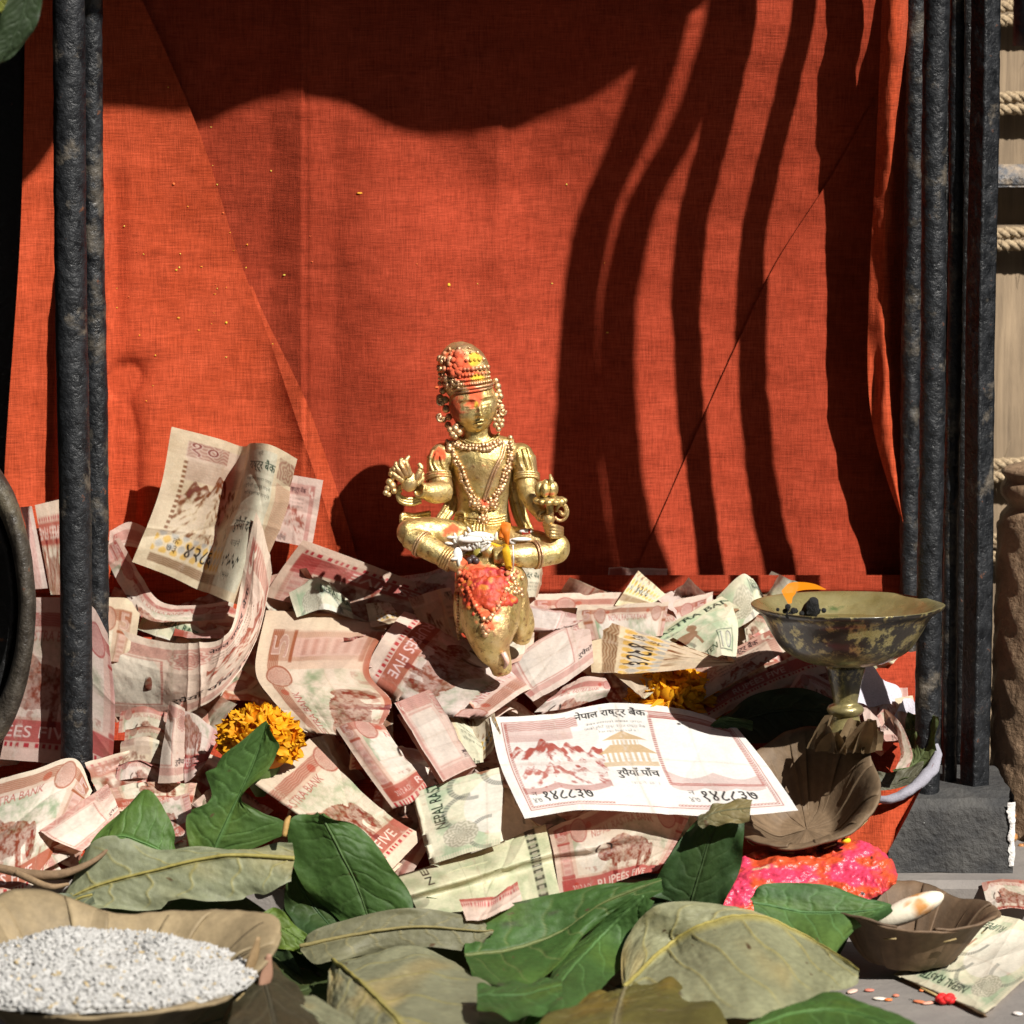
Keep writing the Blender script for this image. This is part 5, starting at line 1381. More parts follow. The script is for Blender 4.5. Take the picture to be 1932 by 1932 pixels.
def statue():
    b = MB()
    U3 = (0, 1, 0)
    # trunk of the body, neck, shoulders
    b.tube([Q(735, 1240, 0.1), Q(738, 1140, 0.1), Q(742, 1040, 0.1), Q(742, 930, 0.05), Q(738, 820, 0), Q(735, 740, 0.05), Q(722, 690, 0.1)], [1.30, 1.22, 1.06, 1.10, 1.24, 1.20, 0.84], 28, m=40, flat=0.72, up=U3)
    b.tube([Q(722, 720, 0.1), Q(708, 640, 0.0), Q(700, 580, -0.05)], [0.82, 0.60, 0.60], 20, m=14, flat=0.9, up=U3)
    for s, x in ((-1, 522), (1, 945)):
        b.sphere(Q(x, 765, 0.05), (0.60, 0.55, 0.58), 20, 12)
    b.tube([Q(560, 720, 0.05), Q(735, 700, 0.05), Q(910, 720, 0.05)], [0.42, 0.5, 0.42], 16, m=20)
    # arm on the left with raised hand
    b.tube([Q(505, 765, 0.05), Q(500, 860, -0.1), Q(520, 950, -0.5)], [0.56, 0.50, 0.45], 18, m=14, up=U3)
    b.tube([Q(535, 955, -0.5), Q(470, 965, -1.0), Q(395, 950, -1.5)], [0.46, 0.44, 0.28], 18, m=14)
    b.sphere(Q(335, 905, -1.7), (0.36, 0.22, 0.42), 16, 10)
    # arm on the right, hand under the lotus
    b.tube([Q(965, 770, 0.05), Q(985, 870, -0.1), Q(985, 950, -0.5)], [0.54, 0.46, 0.41], 18, m=14, up=U3)
    b.tube([Q(985, 950, -0.5), Q(1030, 1030, -1.1), Q(1080, 1100, -1.7)], [0.41, 0.37, 0.25], 18, m=14)
    b.sphere(Q(1105, 1110, -1.85), (0.27, 0.25, 0.3), 14, 10)
    # crossed legs
    b.tube([Q(660, 1215, -0.4), Q(480, 1185, -0.9), Q(345, 1175, -1.3)], [0.60, 0.62, 0.50], 20, m=18)
    b.sphere(Q(335, 1185, -1.35), (0.52, 0.52, 0.55), 20, 12)
    b.tube([Q(335, 1205, -1.45), Q(450, 1275, -1.9), Q(560, 1335, -2.3), Q(640, 1385, -2.5)], [0.50, 0.50, 0.40, 0.30], 20, m=20)
    b.tube([Q(820, 1215, -0.4), Q(980, 1235, -0.9), Q(1140, 1262, -1.3)], [0.60, 0.55, 0.48], 20, m=18)
    b.sphere(Q(1155, 1272, -1.35), (0.52, 0.55, 0.62), 20, 12)
    b.tube([Q(1150, 1292, -1.45), Q(1020, 1312, -1.9), Q(900, 1312, -2.2), Q(800, 1318, -2.3)], [0.50, 0.52, 0.45, 0.34], 20, m=20)
    b.sphere(Q(740, 1215, -0.5), (1.5, 1.0, 0.55), 20, 12)
    b.tube([Q(760, 1260, -0.2), Q(770, 1400, 0.2), Q(780, 1600, 0.4)], [1.0, 1.3, 1.5], 24, m=14, up=U3)
    body, v, f = remeshed('body', b, 0.05, 2)
    # elephant
    e = MB()
    e.sphere(Q(790, 1470, -1.7), (1.50, 1.2, 1.18), 28, 18)
    e.sphere(Q(705, 1450, -1.95), (0.85, 0.95, 0.85), 24, 14); e.sphere(Q(868, 1450, -1.95), (0.85, 0.95, 0.85), 24, 14)
    e.tube([Q(785, 1520, -2.2), Q(780, 1640, -2.8), Q(785, 1740, -3.2), Q(800, 1830, -3.3), Q(835, 1900, -3.25), Q(850, 1960, -3.1)], [1.30, 1.22, 1.02, 0.74, 0.50, 0.4], 26, m=30, up=U3)
    e.tube([Q(700, 1560, -2.5), Q(665, 1660, -2.6), Q(690, 1760, -2.6)], [0.36, 0.34, 0.25], 14, m=14, up=U3)
    e.tube([Q(880, 1560, -2.5), Q(905, 1660, -2.6), Q(885, 1750, -2.6)], [0.36, 0.34, 0.25], 14, m=14, up=U3)
    e.sphere(Q(950, 1620, -1.5), (0.40, 0.7, 1.25), 20, 14); e.sphere(Q(625, 1590, -1.4), (0.34, 0.7, 1.15), 20, 14)
    e.tube([Q(955, 1620, -1.5), Q(965, 1700, -1.3), Q(950, 1780, -1.0)], [0.45, 0.48, 0.4], 16, m=12, up=U3)
    e.sphere(Q(790, 1600, 0.3), (1.5, 2.0, 1.7), 24, 16)
    e.tube([Q(790, 1380, -1.6), Q(778, 1325, -1.9), Q(778, 1290, -2.0)], [0.45, 0.30, 0.26], 16, m=12, up=U3)
    e.sphere(Q(780, 1288, -2.0), (0.32, 0.32, 0.28), 16, 10)
    el, ve, fe = remeshed('elephant', e, 0.05, 2)
    tv = BVHTree.FromPolygons([tuple(p) for p in np.concatenate([v, ve])], f + [tuple(i + len(v) for i in q) for q in fe])
    cam0 = np.array([0, -CAM_D, CAM_Z])
    def on(cx, cy, lift=0.0):
        p = Q(cx, cy, 0); d = p - cam0; d /= np.linalg.norm(d)
        h = tv.ray_cast(Vector(cam0), Vector(d))
        if h[0] is None:
            return Q(cx, cy, -0.3)
        return np.array(h[0]) + np.array(h[1]) * lift
    gold = lambda mb, name, par, mt=None: (lambda o: o)(mesh(name, np.concatenate(mb.v), mb.f, mt or (M_BEAD if any(q in name for q in ('bead', 'necklace', 'garland', 'clasp', 'earring', 'pendant', 'cord', 'band', 'scroll')) else M_GOLD), par, paint(np.concatenate(mb.v)), True, True))
    def beads(name, path, r, step, par, lift=0.05, jit=0.0, seed=1):
        rng = random.Random(seed)
        pts = catmull(np.array(path, float), 200)
        mb = MB(); last = None
        for x, y in pts:
            if last is None or math.hypot(x - last[0], y - last[1]) >= step:
                last = (x, y)
                mb.sphere(on(x + rng.uniform(-jit, jit), y + rng.uniform(-jit, jit), lift), r * rng.uniform(0.7, 1.2), 10, 7)
        return gold(mb, name, par)
    # head with its face
    nu, nv = 150, 110
    th = np.linspace(-math.pi, math.pi, nu, endpoint=False); ph = np.linspace(0.02, math.pi - 0.02, nv)
    T, F = np.meshgrid(th, ph, indexing='ij')
    X, Yd, Z = np.sin(F) * np.sin(T), -np.sin(F) * np.cos(T), np.cos(F)
    front = smooth(0.15, 0.5, -Yd)
    w = 1.0 * (1 - 0.14 * smooth(0.0, -1.0, Z)) 
    hx, hy, hz = X * w, Yd * 0.95, Z * 1.22
    G = lambda x, z, sx, sz: np.exp(-((X - x) / sx) ** 2 - ((Z - z) / sz) ** 2)
    d = 0.0 * X
    d += 0.20 * G(0, -0.02, 0.085, 0.20) + 0.26 * G(0, -0.20, 0.12, 0.085) + 0.09 * G(0.11, -0.22, 0.06, 0.05) + 0.09 * G(-0.11, -0.22, 0.06, 0.05)   # nose
    for s in (-1, 1):
        arch = 0.26 + 0.10 * np.cos((X - s * 0.36) / 0.36 * 1.3)
        d += 0.075 * np.exp(-((Z - arch) / 0.045) ** 2) * smooth(0.04, 0.14, s * X) * (1 - smooth(0.60, 0.75, s * X))                 # brow ridge
        d -= 0.085 * G(s * 0.33, 0.17, 0.20, 0.10)                                                                                     # socket
        d += 0.090 * G(s * 0.34, 0.10, 0.16, 0.075)                                                                                    # lowered lid
        sl = 0.055 + 0.02 * np.cos((X - s * 0.34) / 0.2)
        d -= 0.055 * np.exp(-((Z - sl) / 0.022) ** 2) * (1 - smooth(0.17, 0.23, np.abs(X - s * 0.34)))                                  # lid line
        d += 0.05 * G(s * 0.42, -0.28, 0.22, 0.2)                                                                                      # cheek
        d -= 0.05 * G(s * 0.25, -0.47, 0.05, 0.06)
    mw = 1 - smooth(0.16, 0.24, np.abs(X))
    d += 0.11 * np.exp(-((Z + 0.425 - 0.03 * np.cos(X * 12)) / 0.038) ** 2) * mw + 0.12 * np.exp(-((Z + 0.535) / 0.045) ** 2) * (1 - smooth(0.12, 0.2, np.abs(X)))
    d -= 0.07 * np.exp(-((Z + 0.475) / 0.018) ** 2) * mw
    d -= 0.05 * G(0, -0.62, 0.15, 0.04); d += 0.10 * G(0, -0.76, 0.16, 0.10)
    d *= front
    hv = np.stack([hx + X * d * 0.3, hy - d * 0.95, hz], -1)
    yaw, roll, nod = R(14), R(-7), R(6)
    Ry = np.array([[math.cos(yaw), -math.sin(yaw), 0], [math.sin(yaw), math.cos(yaw), 0], [0, 0, 1]])
    Rr = np.array([[math.cos(roll), 0, math.sin(roll)], [0, 1, 0], [-math.sin(roll), 0, math.cos(roll)]])
    Rn = np.array([[1, 0, 0], [0, math.cos(nod), -math.sin(nod)], [0, math.sin(nod), math.cos(nod)]])
    RM = Rr @ Ry @ Rn
    hc = Q(690, 478, -0.15)
    hv = hv.reshape(-1, 3) @ RM.T + hc
    ff = [tuple(q) for q in grid_faces(nu, nv, True)]
    hv = np.concatenate([hv, [hc + RM @ np.array([0, 0, 1.22]), hc + RM @ np.array([0, 0, -1.22])]])
    for k in range(nu):
        k2 = (k + 1) % nu
        ff.append((nu * nv, k * nv, k2 * nv)); ff.append((nu * nv + 1, k2 * nv + nv - 1, k * nv + nv - 1))
    head = mesh('head', hv, ff, M_GOLD, ST, paint(hv), True, True)
    # hair cap and tall crown
    c = MB()
    ax = lambda x, y, z: hc + Rr @ np.array([x, y, z])
    c.tube([ax(-0.10, 0.55, 0.0), ax(-0.12, 0.42, 0.6), ax(-0.15, 0.18, 0.95), ax(-0.24, 0.14, 1.5), ax(-0.30, 0.16, 2.05), ax(-0.32, 0.18, 2.45), ax(-0.32, 0.18, 2.62)], [0.80, 0.86, 0.98, 1.06, 0.90, 0.55, 0.2], 30, m=34, up=U3)
    cr, vc, fc = remeshed('crown', c, 0.055, 1)
    tc = BVHTree.FromPolygons([tuple(p) for p in vc], fc)
    def onc(cx, cy, lift=0.03):
        p = Q(cx, cy, 0); dd = p - cam0; dd /= np.linalg.norm(dd)
        h = tc.ray_cast(Vector(cam0), Vector(dd))
        return None if h[0] is None else np.array(h[0]) + np.array(h[1]) * lift
    mb = MB(); rng = random.Random(4)
    for row, (y0, r, n, dy) in enumerate([(345, 0.075, 26, 18), (322, 0.05, 34, 16), (268, 0.105, 15, 12), (225, 0.085, 14, 8), (300, 0.07, 18, 12), (190, 0.08, 9, 4), (165, 0.07, 6, 2)]):
        for k in range(n):
            t = (k + 0.5) / n * 2 - 1
            p = onc(640 + t * 160, y0 + dy * (1 - t * t) - 6 * t)
            if p is not None:
                mb.sphere(p, r * rng.uniform(0.8, 1.15), 8, 6)
    for k in range(46):
        p = onc(rng.uniform(495, 620), rng.uniform(170, 400))
        if p is not None:
            mb.sphere(p, rng.uniform(0.06, 0.13), 8, 6)
    for x, y, r in ((610, 205, .22), (612, 250, .2), (605, 290, .16), (560, 230, .15), (580, 300, .17), (540, 330, .14)):
        p = onc(x, y, 0.0)
        if p is not None:
            mb.sphere(p, (r, r * 0.8, r * 1.3), 12, 8)
    gold(mb, 'crown_beads', cr)
    mb = MB()
    for t in np.linspace(0, 1, 2):
        ring = [hc + RM @ np.array([math.sin(a) * (0.84 + 0.06 * t), -math.cos(a) * (0.84 + 0.02 * t), 0.66 + 0.14 * t + 0.08 * math.cos(a)]) for a in np.linspace(-1.7, 1.7, 40)]
        mb.tube(ring, 0.055, 8)
    gold(mb, 'headband', cr)
    # ear ornaments
    for label, pts in (('earring', [(590, 610, .17), (612, 630, .15), (575, 640, .15), (600, 590, .12), (560, 615, .13), (590, 655, .12), (625, 605, .1)]), ('earring', [(832, 565, .13), (815, 590, .13), (845, 590, .13), (830, 612, .12), (808, 560, .09), (853, 565, .09), (825, 540, .1)])):
        mb = MB()
        for x, y, r in pts:
            mb.sphere(Q(x, y, -0.55), r, 10, 7)
        gold(mb, label, ST)
    for x0, pts in ((0, [(815, 345, .13), (825, 375, .15), (832, 405, .13), (838, 432, .15), (832, 460, .12), (843, 490, .16), (850, 515, .15), (845, 540, .12), (815, 430, .16), (818, 480, .17), (812, 520, .14)]),
                    (1, [(520, 400, .15), (505, 440, .17), (515, 465, .15), (540, 500, .17), (500, 545, .15), (525, 560, .13), (550, 590, .15), (535, 450, .16), (555, 545, .15)])):
        mb = MB()
        for x, y, r in pts:
            mb.sphere(Q(x, y, -0.1), (r, r * .8, r), 10, 7)
        ph2 = np.linspace(0, 5.2, 24)
        cx, cy = ((850, 510), (505, 545))[x0]
        mb.tube([Q(cx + math.cos(a) * 22 * (1 - a / 9), cy + math.sin(a) * 30 * (1 - a / 9), -0.25) for a in ph2], 0.055, 7)
        cx, cy = ((838, 440), (505, 455))[x0]
        mb.tube([Q(cx + math.cos(a + 1) * 20 * (1 - a / 9), cy + math.sin(a + 1) * 24 * (1 - a / 9), -0.2) for a in ph2], 0.05, 7)
        gold(mb, 'ear_scroll', ST)
    # necklaces, garland, belt
    mb = MB()
    for dy in (0, 14):
        mb.tube([on(x, y + dy, 0.03) for x, y in catmull([(610, 650), (660, 678), (725, 690), (790, 672), (830, 640)], 30)], 0.05, 8)
    gold(mb, 'collar', ST)
    beads('necklace', [(540, 672), (590, 700), (660, 722), (735, 728), (800, 712), (850, 676)], 0.105, 17, ST, jit=5, seed=2)
    beads('necklace', [(600, 690), (660, 703), (735, 708), (800, 692), (835, 672)], 0.085, 18, ST, jit=3, seed=3)
    g1 = beads('garland', [(548, 690), (580, 760), (608, 815), (630, 890), (668, 960), (692, 1010), (745, 1050)], 0.115, 17, ST, jit=5, seed=5)
    beads('garland_bead_row', [(575, 720), (602, 780), (640, 850), (660, 915), (700, 985), (740, 1025)], 0.085, 19, g1, jit=4, seed=6)
    g2 = beads('garland', [(895, 670), (905, 730), (890, 800), (868, 880), (838, 950), (800, 1015), (745, 1050)], 0.115, 17, ST, jit=5, seed=7)
    beads('garland_bead_row', [(880, 700), (880, 780), (855, 860), (825, 940), (780, 1005)], 0.085, 19, g2, jit=4, seed=8)
    mb = MB(); rng = random.Random(3)
    for cx, cy in ((745, 1045), (745, 1115), (700, 1025), (790, 1030)):
        for k in range(7):
            a = k / 7 * 6.283
            mb.sphere(on(cx + math.cos(a) * 24, cy + math.sin(a) * 22, 0.06), 0.10, 9, 6)
        mb.sphere(on(cx, cy, 0.12), 0.13, 10, 7)
    gold(mb, 'flower_clasp', ST)
    mb = MB()
    for dy in (0, 16, 30):
        mb.tube([on(x, y + dy, 0.02) for x, y in catmull([(610, 1090), (680, 1102), (745, 1106), (820, 1102), (872, 1088)], 24)], 0.055, 8)
    for k in range(4):
        mb.tube([on(700 + k * 16, 1120, 0.03), on(698 + k * 17, 1150, 0.05), on(690 + k * 20, 1185, 0.06)], 0.06, 7)
    mb.tube([on(x, y, 0.04) for x, y in catmull([(600, 1085), (625, 1075), (650, 1090), (640, 1120), (660, 1150), (690, 1160)], 24)], 0.08, 8)
    gold(mb, 'belt', ST)
    mb = MB(); mb.tube([on(x, y, 0.03) for x, y in catmull([(858, 690), (840, 760), (800, 840), (768, 930), (745, 1010)], 40)], 0.055, 8)
    mb.tube([on(x, y, 0.03) for x, y in catmull([(872, 700), (852, 770), (812, 850), (780, 940), (757, 1010)], 40)], 0.04, 8)
    gold(mb, 'sacred_cord', ST)
    # shawl folds
    for name, lines in (('shawl', [[(470, 730), (452, 790), (470, 850)], [(490, 745), (475, 800), (500, 850)], [(512, 760), (520, 810), (545, 850)]]), ('shawl', [[(985, 720), (1005, 780), (1020, 850)], [(962, 725), (980, 780), (1000, 850)], [(940, 740), (950, 800), (975, 850)]])):
        mb = MB()
        for l in lines:
            mb.tube([on(x, y, 0.02) for x, y in catmull(l, 16)], 0.075, 8)
        gold(mb, name, ST)
    for name, path, sgn in (('shawl_end', [(560, 830, .35), (582, 920, .45), (565, 1030, .3), (515, 1110, .05), (480, 1150, -.1)], -1), ('shawl_end', [(905, 770, .35), (905, 880, .45), (930, 1010, .4), (960, 1110, .2), (1000, 1190, 0)], 1)):
        mb = MB()
        for k in range(4):
            mb.tube([Q(x + (k - 1.5) * 17, y + abs(k - 1.5) * 3, z - 0.05 * (k % 2)) for x, y, z in path], [0.11, .12, .13, .12, .08], 9, m=24)
        gold(mb, name, ST)
    mb = MB()
    for k in range(3):
        mb.tube([Q(x, y + k * 14, z) for x, y, z in ((400, 985, -1.2), (340, 1000, -1.3), (285, 985, -1.4), (272, 945, -1.4), (290, 920, -1.4))], [0.09] * 5, 8, m=20)
    for k in range(2):
        mb.tube([Q(x, y + k * 16, z) for x, y, z in ((450, 1075, -.4), (360, 1090, -.7), (300, 1085, -1.0), (287, 1130, -1.1))], [0.10, .11, .1, .06], 8, m=20)
    gold(mb, 'scarf_loop', ST)
    # hand on the left: four fingers and thumb around a thunderbolt sceptre
    mb = MB()
    for l in ([(310, 880, -1.85), (280, 845, -2.05), (262, 818, -2.0), (262, 795, -1.9)], [(322, 872, -1.9), (298, 825, -2.1), (286, 795, -2.0), (296, 775, -1.9)], [(340, 868, -1.85), (322, 812, -2.0), (318, 785, -1.9), (336, 762, -1.8)], [(300, 900, -1.85), (262, 872, -2.0), (240, 850, -1.95), (232, 830, -1.9)]):
        mb.tube([Q(*p) for p in l], [0.13, 0.115, 0.10, 0.075], 9, m=14)
    mb.tube([Q(360, 900, -1.7), Q(388, 860, -1.75), Q(400, 825, -1.7), Q(385, 802, -1.7)], [0.15, 0.14, 0.12, 0.08], 9, m=14)
    mb.tube([Q(375, 920, -1.6), Q(405, 890, -1.55), Q(410, 850, -1.5)], [0.12, 0.12, 0.06], 9, m=10)
    gold(mb, 'fingers', ST)
    mb = MB()
    for x, y, r in ((255, 835, .16), (235, 860, .13), (225, 905, .15), (240, 925, .17), (215, 940, .13), (205, 965, .12), (250, 955, .13), (222, 975, .1), (300, 800, .17), (280, 820, .13)):
        mb.sphere(Q(x, y, -1.95), r, 10, 7)
    mb.tube([Q(300, 790, -2.0), Q(250, 870, -1.95), Q(205, 975, -1.9)], [0.07, 0.1, 0.06], 8)
    gold(mb, 'sceptre', ST)
    # lotus on the right
    mb = MB()
    for k in range(11):
        a = k / 11 * 2 * math.pi
        mb.sphere(Q(1115, 1008, -1.9) + np.array([math.cos(a) * 0.52, math.sin(a) * 0.45, 0.03 * math.sin(a)]), (0.19, 0.19, 0.13), 10, 7)
    mb.sphere(Q(1115, 1000, -1.9), (0.55, 0.5, 0.12), 18, 8)
    for k in range(6):
        a = k / 6 * 2 * math.pi + 0.3
        mb.sphere(Q(1095, 945, -1.9) + np.array([math.cos(a) * 0.30, math.sin(a) * 0.28, 0]), (0.2, 0.2, 0.32), 10, 8)
    mb.sphere(Q(1095, 935, -1.9), (0.26, 0.26, 0.34), 12, 8)
    mb.tube([Q(1120, 925, -2.1), Q(1122, 890, -2.1), Q(1115, 862, -2.1)], [0.13, 0.1, 0.04], 8)
    mb.tube([Q(1112, 1020, -1.9), Q(1115, 1090, -1.9), Q(1110, 1140, -1.8), Q(1130, 1180, -1.7)], [0.17, 0.15, 0.16, 0.2], 12, m=14)
    lo = gold(mb, 'lotus', ST)
    mb = MB(); aa = np.linspace(0, 6.5, 36)
    mb.tube([Q(1182 + math.cos(a + 3) * 32 * (1 - a / 9), 1065 + math.sin(a + 3) * 44 * (1 - a / 9), -1.7) for a in aa], 0.085, 8)
    mb.tube([Q(1172 + math.cos(a + 3) * 40, 1070 + math.sin(a + 3) * 48, -1.6) for a in np.linspace(1.5, 5.8, 24)], 0.075, 8)
    for k in range(4):
        mb.tube([Q(1085 + k * 6, 1140 + k * 18, -1.6), Q(1130, 1150 + k * 18, -2.0), Q(1180, 1165 + k * 14, -1.5)], 0.11, 8, m=12)
    gold(mb, 'lotus_leaf', lo)
    # bands on arms and legs
    def ring(name, c, r, axis, t=0.06, n=2, gap=0.12, par=ST):
        axis = np.asarray(axis, float); axis /= np.linalg.norm(axis)
        a = np.cross(axis, (0.2, 1, 0.1)); a /= np.linalg.norm(a); bb = np.cross(axis, a)
        mb = MB()
        for k in range(n):
            th2 = np.linspace(0, 2 * math.pi, 33)
            mb.tube([c + axis * (k - (n - 1) / 2) * gap + r * (math.cos(x) * a + math.sin(x) * bb) for x in th2], t, 7, caps=False)
        return gold(mb, name, par)
    ring('armlet', Q(500, 878, -0.15), 0.52, Q(510, 930, -.4) - Q(500, 800, 0), n=3, gap=0.10)
    ring('armlet', Q(986, 880, -0.15), 0.49, Q(985, 930, -.4) - Q(980, 800, 0), n=3, gap=0.10)
    ring('bracelet', Q(398, 950, -1.5), 0.28, Q(470, 965, -1.0) - Q(395, 950, -1.5), n=2, gap=0.1)
    ring('bracelet', Q(1072, 1088, -1.65), 0.25, Q(1080, 1100, -1.7) - Q(1030, 1030, -1.1), n=2, gap=0.1)
    ring('leg_band', Q(405, 1248, -1.75), 0.54, Q(450, 1275, -1.9) - Q(335, 1205, -1.45), t=0.05, n=2, gap=0.12)
    ring('leg_band', Q(1035, 1308, -1.88), 0.55, Q(1020, 1312, -1.9) - Q(1150, 1292, -1.45), t=0.05, n=2, gap=0.12)
    ring('anklet', Q(552, 1332, -2.3), 0.42, Q(640, 1385, -2.5) - Q(450, 1275, -1.9), t=0.07, n=4, gap=0.12)
    # elephant's head dress
    h1 = beads('elephant_bead_string', [(665, 1500), (690, 1560), (715, 1610), (740, 1650), (758, 1680)], 0.105, 20, el, lift=0.04, seed=11)
    beads('elephant_bead_string', [(870, 1500), (850, 1550), (820, 1605), (790, 1650), (768, 1680)], 0.105, 20, el, lift=0.04, seed=12)
    mb = MB(); rng = random.Random(9)
    for x, y, r in ((758, 1712, .16), (740, 1705, .12), (776, 1705, .12), (748, 1730, .12), (770, 1730, .12), (758, 1750, .13)):
        mb.sphere(on(x, y, 0.03), r, 10, 7)
    gold(mb, 'elephant_pendant', el)
    mb = MB()
    for k in range(46):
        s = rng.choice((-1, 1))
        x = 785 + s * rng.uniform(80, 175); y = 1400 + rng.uniform(-10, 120) + (abs(x - 785) - 120) * 0.3
        mb.sphere(on(x, y, 0.03), rng.uniform(0.07, 0.13), 9, 6)
    for k in range(22):
        mb.sphere(on(612 - k * 0.3, 1440 + k * 16, 0.04), 0.07, 7, 5)
    gold(mb, 'headdress_beads', el)
    mb = MB(); mb.tube([on(850, 1850, 0.05), on(858, 1890, 0.25), Q(862, 1935, -3.7)], [0.13, 0.11, 0.06], 10, m=12)
    mesh('tusk', np.concatenate(mb.v), mb.f, mat_attr('ivory_metal', 0.3, 0.6), el, np.tile([0.7, 0.42, 0.33, 0], (mb.n, 1)))
    # thick paste on the elephant's brow
    mb = MB(); rng = random.Random(21)
    for _ in range(300):
        x, y = rng.gauss(745, 78), rng.gauss(1480, 62)
        if abs(x - 755) > 165 or not 1385 < y < 1640:
            continue
        s = rng.uniform(0.09, 0.20)
        mb.sphere(on(x, y, -0.04), (s, s * 0.8, s), 9, 6)
    po, vp, fp = remeshed('vermilion_paste', mb, 0.05, 3, el, mat_attr('wet_paste', 0.5, 0.4, grain=0.35, grain_scale=700, bump=0.7))
    n1, n2 = fbm(vp * 2.2, 81, 3), fbm(vp * 3.5, 85, 3)
    cp = np.array([0.50, 0.055, 0.018]) + np.zeros((len(vp), 3))
    k1 = smooth(0.0, 0.35, n1)[:, None]; cp = cp * (1 - k1) + np.array([0.46, 0.03, 0.03]) * k1
    k2 = smooth(0.15, 0.45, n2)[:, None]; cp = cp * (1 - k2) + np.array([0.62, 0.20, 0.03]) * k2
    po.data.color_attributes['Col'].data.foreach_set('color', np.concatenate([cp, np.ones((len(cp), 1))], 1).ravel())
    return on
STON = statue()

# offerings lying in the statue's lap
def lap():
    rng = random.Random(12)
    M_RICE = mat_attr('rice_grain', 0.45, 0.5, 0.15)
    b = MB()
    for k in range(70):
        x, y = rng.gauss(690, 55), rng.gauss(1235, 22)
        if rng.random() < 0.3:
            x, y = rng.gauss(610, 22), rng.gauss(1270, 30)
        a = rng.uniform(0, 3.14)
        rot = np.array([[math.cos(a), 0, -math.sin(a)], [0, 1, 0], [math.sin(a), 0, math.cos(a)]])
        b.sphere(STON(x, y, 0.03), (0.20, 0.08, 0.07), 8, 5, (0.72, 0.69, 0.62), rot)
    for x, y, w, h in ((720, 1205, .5, .16), (680, 1225, .55, .14), (960, 1225, .42, .09), (912, 1235, .16, .14), (985, 1185, .3, .10), (600, 1320, .2, .35), (660, 1262, .35, .14)):
        b.sphere(STON(x, y, 0.07), (w, 0.10, h), 14, 7, (0.88, 0.86, 0.82))
    tag(b.build('rice_offering', M_RICE), 'white rice grains and flakes strewn in the lap of the golden statue', 'rice', kind='stuff')
    b = MB(); b.sphere(STON(722, 1275, 0.25), 0.27, 18, 12, (0.30, 0.25, 0.05))
    tag(b.build('round_seed', mat_attr('seed_skin', 0.35, 0.5, grain=0.25)), 'round olive green seed in the lap of the statue', 'seed')
    M_PET = mat_attr('flower_petal', 0.6, 0.3, 0.3, bump=0.3)
    def petal(label, pts, wds, col):
        P3 = catmull(np.array([STON(x, y, l) for x, y, l in pts]), 24); wv = catmull(np.array(wds)[:, None], 24)[:, 0]
        dd = np.gradient(P3, axis=0); dd /= np.linalg.norm(dd, axis=1)[:, None]
        sd = np.cross(dd, (0, -1, 0.2)); sd /= np.linalg.norm(sd, axis=1)[:, None] + 1e-9
        t = np.linspace(-1, 1, 9)
        V = P3[:, None] + sd[:, None] * wv[:, None, None] * t[None, :, None] + np.array([0, -1, 0.3]) * (0.12 * (1 - t ** 2))[None, :, None] * 0.6
        c = np.array(col) * (0.85 + 0.25 * np.abs(t))[None, :, None] * np.ones((24, 9, 1))
        tag(mesh('flower_petal', V.reshape(-1, 3), grid_faces(24, 9), M_PET, None, c.reshape(-1, 3)), label, 'petal', 'petals on the statue')
    petal('bright yellow petal draped from the lap over the elephant brow', [(785, 1240, .15), (830, 1250, .3), (870, 1290, .3), (885, 1350, .25), (892, 1385, .2)], [0.07, 0.13, 0.15, 0.13, 0.05], (0.80, 0.46, 0.02))
    petal('orange petal curled above the yellow one in the lap', [(840, 1215, .1), (862, 1180, .35), (880, 1200, .35), (872, 1245, .15)], [0.10, 0.20, 0.16, 0.05], (0.75, 0.20, 0.02))
    petal('red petal lying on the right thigh of the statue', [(960, 1190, .06), (1005, 1185, .08)], [0.10, 0.10], (0.62, 0.05, 0.03))
    petal('small yellow petal beside the white flakes at the left ankle', [(628, 1302, .1), (690, 1300, .12), (725, 1306, .1)], [0.06, 0.13, 0.03], (0.72, 0.55, 0.10))
    b = MB(); b.tube([STON(907, 1400, 0.05), STON(907, 1400, 0.05) + np.array([0.02, -0.5, 0.55]), STON(907, 1400, 0.05) + np.array([0.0, -0.9, 1.15])], [0.035, 0.03, 0.022], 7)
    tag(b.build('straw_stick', mat_attr('straw', 0.6, 0.3), None), 'thin pale straw standing on the elephant brow', 'stick')
    b = MB(); 
    for x, y in ((690, 1340), (672, 1352), (705, 1352)):
        b.sphere(STON(x, y, 0.08), 0.15, 10, 7, (0.05, 0.03, 0.03))
    tag(b.build('dark_seed', mat_attr('dark_skin', 0.4, 0.5)), 'three dark seeds stuck together left of the elephant knob', 'seed')
lap()
